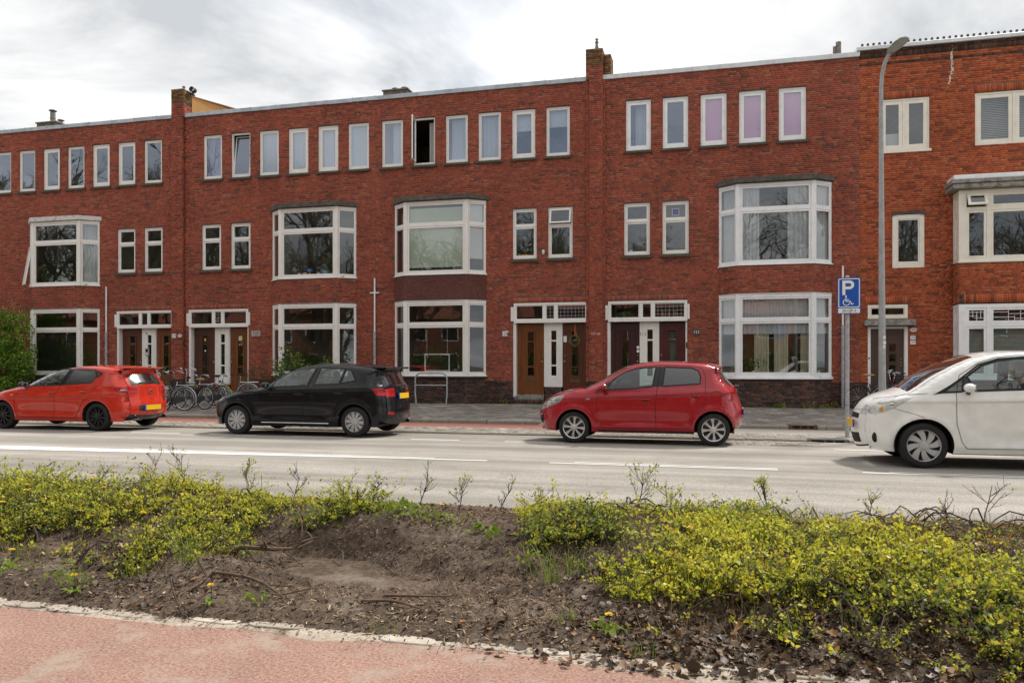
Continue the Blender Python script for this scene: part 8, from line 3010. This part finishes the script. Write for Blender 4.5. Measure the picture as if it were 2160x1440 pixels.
branch([(-3.03, -20.70, .03), (-3.02, -20.85, .03), (-3.05, -21.0, .015), (-2.95, -21.12, .01)], .009, "short dead branch pointing down to the edging stones", 2, 8)
branch([(-1.95, -20.85, .01), (-1.75, -20.86, .02), (-1.55, -20.93, .02)], .012, "short straight dead stick on the wood chips", 0, 9)
branch([(-1.92, -20.60, .02), (-1.70, -20.55, .03), (-1.52, -20.50, .02)], .011, "mossy dead stick in the middle of the bare soil", 1, 10)
branch([(1.08, -18.95, .02), (1.35, -18.75, .05), (1.62, -18.6, .06), (1.85, -18.42, .05)], .018, "pale dead branch at the far right of the strip", 3, 11, plain("pale_dead_wood", (.24, .19, .14), .9, var=.3, vscale=20))
branch([(-2.60, -19.95, .0), (-2.57, -19.85, .10), (-2.62, -19.75, .12), (-2.70, -19.72, .06)], .010, "dark root stump curling out of the hollow's far bank", 1, 12, M_bark)
branch([(1.3, -19.2, .02), (1.55, -19.3, .06), (1.8, -19.28, .05), (2.1, -19.35, .02)], .009, "thin pale twig at the right of the strip", 2, 13)
# ------------------------------------------------------------------ dandelions, grass tufts, young weeds
DN = [(-5.40, -18.85), (-5.44, -19.14), (-4.90, -19.53), (-5.14, -19.40), (-4.47, -19.68), (-5.32, -19.87), (-5.17, -20.03), (-5.45, -20.15), (-5.04, -20.36), (-4.54, -20.75), (-3.88, -20.30), (-3.75, -21.05), (-2.78, -21.08), (-4.07, -18.50), (-2.59, -18.45), (-2.21, -18.72), (-.51, -20.98), (-.13, -20.0), (1.25, -18.9)]
DL = ["at the back of the left patch near the road", "in the back half of the left patch", "large one in the middle of the left patch", "left of the large one in the left patch", "large one right of the left patch's middle", "upper one of a pair at the left", "lower one of a pair at the left", "at the left below the pair", "near the left edge of the photo, upper", "near the left edge of the photo, lower", "at the right end of the left patch", "alone on bare soil at the lower left", "alone beside the pale edging stones", "tallest, by the road above the left patch", "in the gap before the kerb, left", "in the gap before the kerb, right", "at the lower left corner of the right patch", "inside the right patch", "at the far right by the road"]
_dr = np.random.default_rng(31)
def petals(n, R, z, tilt, rng):
	a = rng.uniform(0, 2 * pi, n)
	V = np.zeros((n, 4, 3))
	w = .0022
	for k, (rr, s) in enumerate(((.1, 0), (.75, 1), (1.0, 0), (.75, -1))):
		V[:, k, 0] = R * rr * np.cos(a) - s * w * np.sin(a)
		V[:, k, 1] = R * rr * np.sin(a) + s * w * np.cos(a)
		V[:, k, 2] = z + R * rr * tilt
	return V.reshape(-1, 3), np.arange(4 * n).reshape(n, 4)
for i, ((x, y), d) in enumerate(zip(DN, DL)):
	hh = (.24 if x < -3.5 and y > -20.6 else .10) * _dr.uniform(.9, 1.15)
	if 0 > x > -.3:
		hh = .26
	z0 = float(soil_z(x, y))
	rt = root("dandelion", (x, y, z0), "yellow dandelion " + d, "flower", "dandelions in the strip")
	Vs, Fs, b = [], [], 0
	for n_, R, tl in ((34, .024, .10), (26, .019, .45), (16, .012, .9)):
		v, f = petals(n_, R, hh, tl, _dr)
		Vs.append(v); Fs.append(f + b); b += len(v)
	fo = link("flower_head", np_mesh("flower_head", np.vstack(Vs), np.vstack(Fs), M_petal), rt)
	fo.rotation_euler = (_dr.uniform(.05, .4), _dr.uniform(-.25, .25), 0)
	fo.rotation_euler = (0, 0, 0)
	MB().tube([(0, 0, 0), (.004, .003, hh * .6), (0, 0, hh)], .0025, 5).build("stalk", M_grass, rt)
	a = _dr.uniform(0, 6.28, 8)
	P, F = [], []
	for k in range(8):
		L = _dr.uniform(.05, .11)
		ca, sa = cos(a[k]), sin(a[k])
		q = len(P)
		P += [(0, 0, .005), (ca * L * .6 - sa * .011, sa * L * .6 + ca * .011, .03), (ca * L, sa * L, .015), (ca * L * .6 + sa * .011, sa * L * .6 - ca * .011, .03)]
		F.append((q, q + 1, q + 2, q + 3))
	link("leaves", np_mesh("leaves", P, F, M_grass, _dr.uniform(0, .6, 8)), rt)
def tuft(x, y, n, h, label, seed, spread=.10, dry=.2):
	r = np.random.default_rng(seed)
	z0 = float(soil_z(x, y)) - .005
	rt = root("grass_tuft", (x, y, z0), label, "grass", "grass tufts in the strip", world=False)
	V, F, T = [], [], []
	for i in range(n):
		bx, by = r.normal(0, spread * .5), r.normal(0, spread * .35)
		a = r.uniform(0, 2 * pi)
		hh = h * r.uniform(.5, 1.1)
		le = r.uniform(.1, .7) * hh
		w = r.uniform(.0022, .0042)
		k = len(V)
		for t in (0, .4, .75, 1.0):
			cx, cy, cz = bx + cos(a) * le * t ** 2, by + sin(a) * le * t ** 2, hh * t * (1 - .18 * t * (le / hh))
			ww = w * (1 - t * .85)
			V += [(cx - sin(a) * ww, cy + cos(a) * ww, cz), (cx + sin(a) * ww, cy - cos(a) * ww, cz)]
		for q in range(3):
			F.append((k + 2 * q, k + 2 * q + 1, k + 2 * q + 3, k + 2 * q + 2))
			T.append(1.0 if r.random() < dry * .3 else r.uniform(.1, .75))
	o = link("blades", np_mesh("blades", V, F, M_grass, T), rt)
	tag(o, kind="stuff")
for i, (x, y, n, h, lb) in enumerate([(-.96, -20.25, 40, .30, "tall grass tuft at the left border of the right patch"), (-.80, -20.2, 22, .22, "smaller grass tuft right of the border one"), (.24, -19.66, 46, .36, "tallest grass tuft in the right patch"), (.40, -19.5, 36, .34, "grass tuft just behind the tallest one"), (.10, -19.2, 22, .26, "grass tuft near the road in the right patch"),
                                      (.80, -19.9, 24, .28, "grass tuft with long blades right of the tallest"), (-3.30, -20.6, 60, .20, "grass tuft at the right end of the left patch"), (-3.55, -20.75, 30, .14, "short grass at the lower end of the left patch"), (-.40, -20.6, 40, .22, "pale grass tuft inside the right patch, left"), (-.12, -20.5, 44, .24, "pale grass tuft inside the right patch, middle"),
                                      (-.30, -21.15, 16, .10, "short grass near the edging stones below the right patch"), (-1.7, -21.12, 16, .06, "tiny grass at the edging stones left of the middle"), (-.75, -20.9, 20, .09, "thin grass on the wood chips"), (-4.6, -20.6, 30, .12, "short grass at the left edge below the shrubs")]):
	tuft(x, y, n, h, lb, 700 + i, dry=.5 if "pale" in lb else .2)
def weed(x, y, rad, n, size, label, seed, mat=None):
	r = np.random.default_rng(seed)
	px = r.normal(x, rad, n)
	py = r.normal(y, rad * .45, n)
	P = np.stack([px, py, soil_z(px, py) + r.uniform(.01, .06, n)], 1)
	V, F = leaves_at(P, size, r, up=.4, wid=.42)
	o = link("leafy_weed", np_mesh("leafy_weed", V, F, mat or M_grass, r.uniform(.25, .75, n)))
	tag(o, label, "weed", "leafy weeds in the strip")
for i, (x, y, rad, n, s, lb) in enumerate([(-2.35, -19.25, .16, 200, .036, "bright green leafy weed patch on the bank above the hollow"), (-3.0, -19.32, .16, 150, .036, "bright green weed patch left of the bank's one"), (-1.95, -19.3, .10, 60, .03, "small weed patch right of the bank's one"), (-1.66, -19.45, .05, 16, .05, "single broad weed on the bare soil"), (-1.52, -19.62, .03, 10, .06, "broad-leaved seedling below the single weed"),
                                           (-3.35, -19.95, .09, 50, .04, "weed at the left bank of the hollow"), (-2.55, -21.0, .05, 16, .04, "small weed on the edging beside the curved branch"), (-3.9, -20.95, .10, 60, .035, "low weed at the lower left"), (-4.4, -20.9, .12, 70, .03, "low weed near the left edge"), (-1.15, -20.0, .06, 26, .04, "weed before the right patch's corner"), (-.52, -21.0, .05, 20, .045, "weed at the lower left of the right patch")]):
	weed(x, y, rad, n, s, lb, 800 + i)
# ------------------------------------------------------------------ edging stones between soil and near cycle path
edge = root("path_edging", (0, -21.2, 0), None, None)
tag(edge, kind="structure")
_er = random.Random(4)
x = -9.0
while x < 4.0:
	L = _er.uniform(.16, .42)
	w0, w1 = _er.uniform(.05, .075), _er.uniform(.05, .08)
	if _er.random() < .85:
		h = _er.uniform(.004, .014)
		n = 9
		pl = []
		for i in range(n):
			a = 2 * pi * i / n
			rx, ry = L / 2 * (.92 + _er.uniform(-.08, .05)), (w0 + w1) / 2 * (.9 + _er.uniform(-.15, .15))
			c_, s_ = cos(a), sin(a)
			pl.append((rx * (abs(c_) ** .5) * (1 if c_ > 0 else -1), ry * (abs(s_) ** .6) * (1 if s_ > 0 else -1)))
		b = MB()
		b.add([(p[0], p[1], h) for p in pl] + [(p[0] * 1.04, p[1] * 1.06, -.05) for p in pl], [tuple(range(n))] + [(i, n + i, n + (i + 1) % n, (i + 1) % n) for i in range(n)])
		o = b.build("edging_stone", STONE, edge, loc=(x + L / 2, _er.uniform(-.025, .02), 0), bevel=.004)
	x += L + .012
sd = sheet("sandy_edge", G_sand, [(-21.35, .0003), (-21.32, .0022), (-21.16, .0055)], 400)
me = sd.data
co = np.zeros(len(me.vertices) * 3)
me.vertices.foreach_get("co", co)
co = co.reshape(-1, 3)
k = co[:, 1] < -21.25
co[k, 1] += .16 * vnoise(co[k, 0], co[k, 0] * 0, .9, 5) + .09 * vnoise(co[k, 0], co[k, 0] * 0, 3.1, 6)
me.vertices.foreach_set("co", co.ravel())
# scrap of white paper
b = MB()
b.add([(0, 0, .0), (.05, .01, .02), (.06, .05, .005), (.02, .06, .03), (-.02, .03, .015)], [(0, 1, 3), (1, 2, 3), (0, 3, 4)])
o = b.build("paper_scrap", M_signwhite)
o.location = (-2.46, -19.85, float(soil_z(-2.46, -19.85)) + .004)
tag(o, "crumpled white paper scrap on the bare soil of the hollow", "litter")
# ------------------------------------------------------------------ what stands behind the viewer (seen mirrored in the windows and car paint)
def tree_mesh(seed, H, name):
	r = np.random.default_rng(seed)
	segs = []       # (p0, p1, r0, r1)
	def grow(p, d, L, rad, lev):
		q = p
		k = 4 if lev < 2 else 3
		pts = [p]
		dd = d
		for i in range(k):
			dd = dd + r.normal(0, .13 + .05 * lev, 3) + np.array([0, 0, .05 if lev else .02])
			dd /= np.linalg.norm(dd)
			q = q + dd * L / k
			pts.append(q)
		for i in range(k):
			segs.append((pts[i], pts[i + 1], rad * (1 - .5 * i / k), rad * (1 - .5 * (i + 1) / k)))
		if lev >= 5:
			return
		nb = [7, 6, 5, 4, 2][lev]
		for i in range(nb):
			t = r.uniform(.35 if lev else .42, 1.0)
			a = pts[min(k, int(t * k))]
			o = r.normal(0, 1, 3)
			o -= dd * o.dot(dd)
			o /= np.linalg.norm(o) + 1e-9
			nd = dd * r.uniform(.5, .9) + o * r.uniform(.5, .9) + np.array([0, 0, .2])
			nd /= np.linalg.norm(nd)
			grow(a, nd, L * r.uniform(.48, .72), rad * .48, lev + 1)
	grow(np.array([0., 0., 0.]), np.array([0., 0., 1.]), H * .42, H * .020, 0)
	n = len(segs)
	A = np.array([s[0] for s in segs]); B = np.array([s[1] for s in segs])
	r0 = np.maximum(np.array([s[2] for s in segs]), .008); r1 = np.maximum(np.array([s[3] for s in segs]), .007)
	d = B - A
	d /= np.linalg.norm(d, axis=1)[:, None] + 1e-9
	up = np.where(np.abs(d[:, 2:3]) < .9, np.array([[0, 0, 1.]]), np.array([[1., 0, 0]]))
	u = np.cross(d, up)
	u /= np.linalg.norm(u, axis=1)[:, None]
	v = np.cross(d, u)
	V = np.zeros((n, 6, 3))
	for k in range(3):
		c, s = cos(2.0944 * k), sin(2.0944 * k)
		V[:, k] = A + (u * c + v * s) * r0[:, None]
		V[:, 3 + k] = B + (u * c + v * s) * r1[:, None]
	F = (np.arange(n)[:, None, None] * 6 + np.array([(0, 1, 4, 3), (1, 2, 5, 4), (2, 0, 3, 5)])[None]).reshape(-1, 4)
	return np_mesh(name, V.reshape(-1, 3), F, M_treebark), np.array([B[i] for i in range(n) if r1[i] <= .012])
_t = [tree_mesh(s, h, "crown") for s, h in ((5, 16.5), (9, 19.0), (14, 15.5))]
_br = np.random.default_rng(8)
buds = []
for me, tips in _t:
	idx = _br.choice(len(tips), min(2600, len(tips)), replace=False)
	V, F = leaves_at(tips[idx] + _br.normal(0, .05, (len(idx), 3)), .10, _br, up=.3)
	buds.append(np_mesh("young_leaves", V, F, M_hedge, _br.uniform(.4, 1.0, len(F))))
trunk = MB().tube([(0, 0, -.1), (.02, 0, .5), (0, .03, 1.5), (.03, 0, 2.6), (.02, .02, 4.2)], [.36, .27, .24, .22, .18], 12).mesh("trunk", M_treebark, True)
spots = [(-60, -31, 1), (-53, -29.5, 1), (-46, -31, 1), (-40, -29.8, 1), (-34, -31, 0), (-28.5, -30, 1), (-22.5, -31.5, 0), (-17, -30, 0), (-12, -32, 2), (-6.5, -31, 2), (1, -33, 2), (8, -31, 0), (15, -30.5, 1), (22, -31, 0)]
for i, (x, y, k) in enumerate(spots):
	rt = root("street_tree", (x, y, 0.0), ["leftmost", "second", "third", "fourth", "fifth", "sixth", "seventh", "eighth", "ninth", "tenth", "eleventh", "twelfth", "thirteenth", "rightmost"][i] + " bare street tree in the row behind the viewer, mirrored in the windows", "tree", "bare trees across the road")
	rt.rotation_euler = (0, 0, i * 1.3)
	s = (.92 + .07 * (i % 3)) * (1.5 if x < -38 else 1.18)
	rt.scale = (s, s, s)
	link("trunk", trunk, rt)
	c = link("crown", _t[k][0], rt)
	link("young_leaves", buds[k], c)
# hedge and opposite houses
hd = root("roadside_hedge", (-20, -33.5, 0), "low green hedge across the road, mirrored in the ground-floor windows", "hedge", world=True)
n = 30000
P = np.stack([_br.uniform(-66, 26, n), -33.5 + _br.normal(0, .35, n), np.abs(_br.normal(1.3, .9, n))], 1)
V, F = leaves_at(P, .22, _br, up=.2)
link("foliage", np_mesh("foliage", V, F, M_hedge, _br.random(n)), hd)
M_rooftile = plain("red_roof_tile", (.26, .08, .045), .8, var=.25, vscale=3)
for i in range(7):
	x0 = -78 + i * 15.5
	y0 = -52.0
	h = 6.2 if i % 2 else 7.0
	ho = root("opposite_house", (x0 + 7, y0, 0), ["leftmost", "second", "third", "fourth", "fifth", "sixth", "rightmost"][i] + " red-roofed brick house of the row behind the viewer, mirrored in the windows", "house", "houses across the road", world=True)
	MB().box(x0, x0 + 14.4, y0 - 9, y0, 0, h).build("wall", BR_far, ho)
	b = MB()
	b.add([(x0 - .3, y0 + .4, h), (x0 + 14.7, y0 + .4, h), (x0 + 14.7, y0 - 9.4, h), (x0 - .3, y0 - 9.4, h), (x0 - .3, y0 - 4.5, h + 4.2), (x0 + 14.7, y0 - 4.5, h + 4.2)], [(0, 1, 5, 4), (2, 3, 4, 5), (1, 2, 5), (3, 0, 4), (0, 3, 2, 1)])
	rf = b.build("roof", M_rooftile, ho)
	MB().box(x0 + 6.6, x0 + 7.6, y0 - 5, y0 - 4, h + 3, h + 5.4).build("chimney", BR_far, rf)
	for fl in range(2):
		for k in range(4):
			xx = x0 + 1.2 + k * 3.4
			zz = .9 + fl * 3.0
			w_ = MB().frame(xx, xx + 1.8, zz, zz + 1.7, .09, y0, y0 + .05).build("window", M_white, ho)
			MB().quad((xx + .09, y0 + .012, zz + .09), (xx + 1.71, y0 + .012, zz + .09), (xx + 1.71, y0 + .012, zz + 1.61), (xx + .09, y0 + .012, zz + 1.61)).build("pane", M_blackgloss, w_)
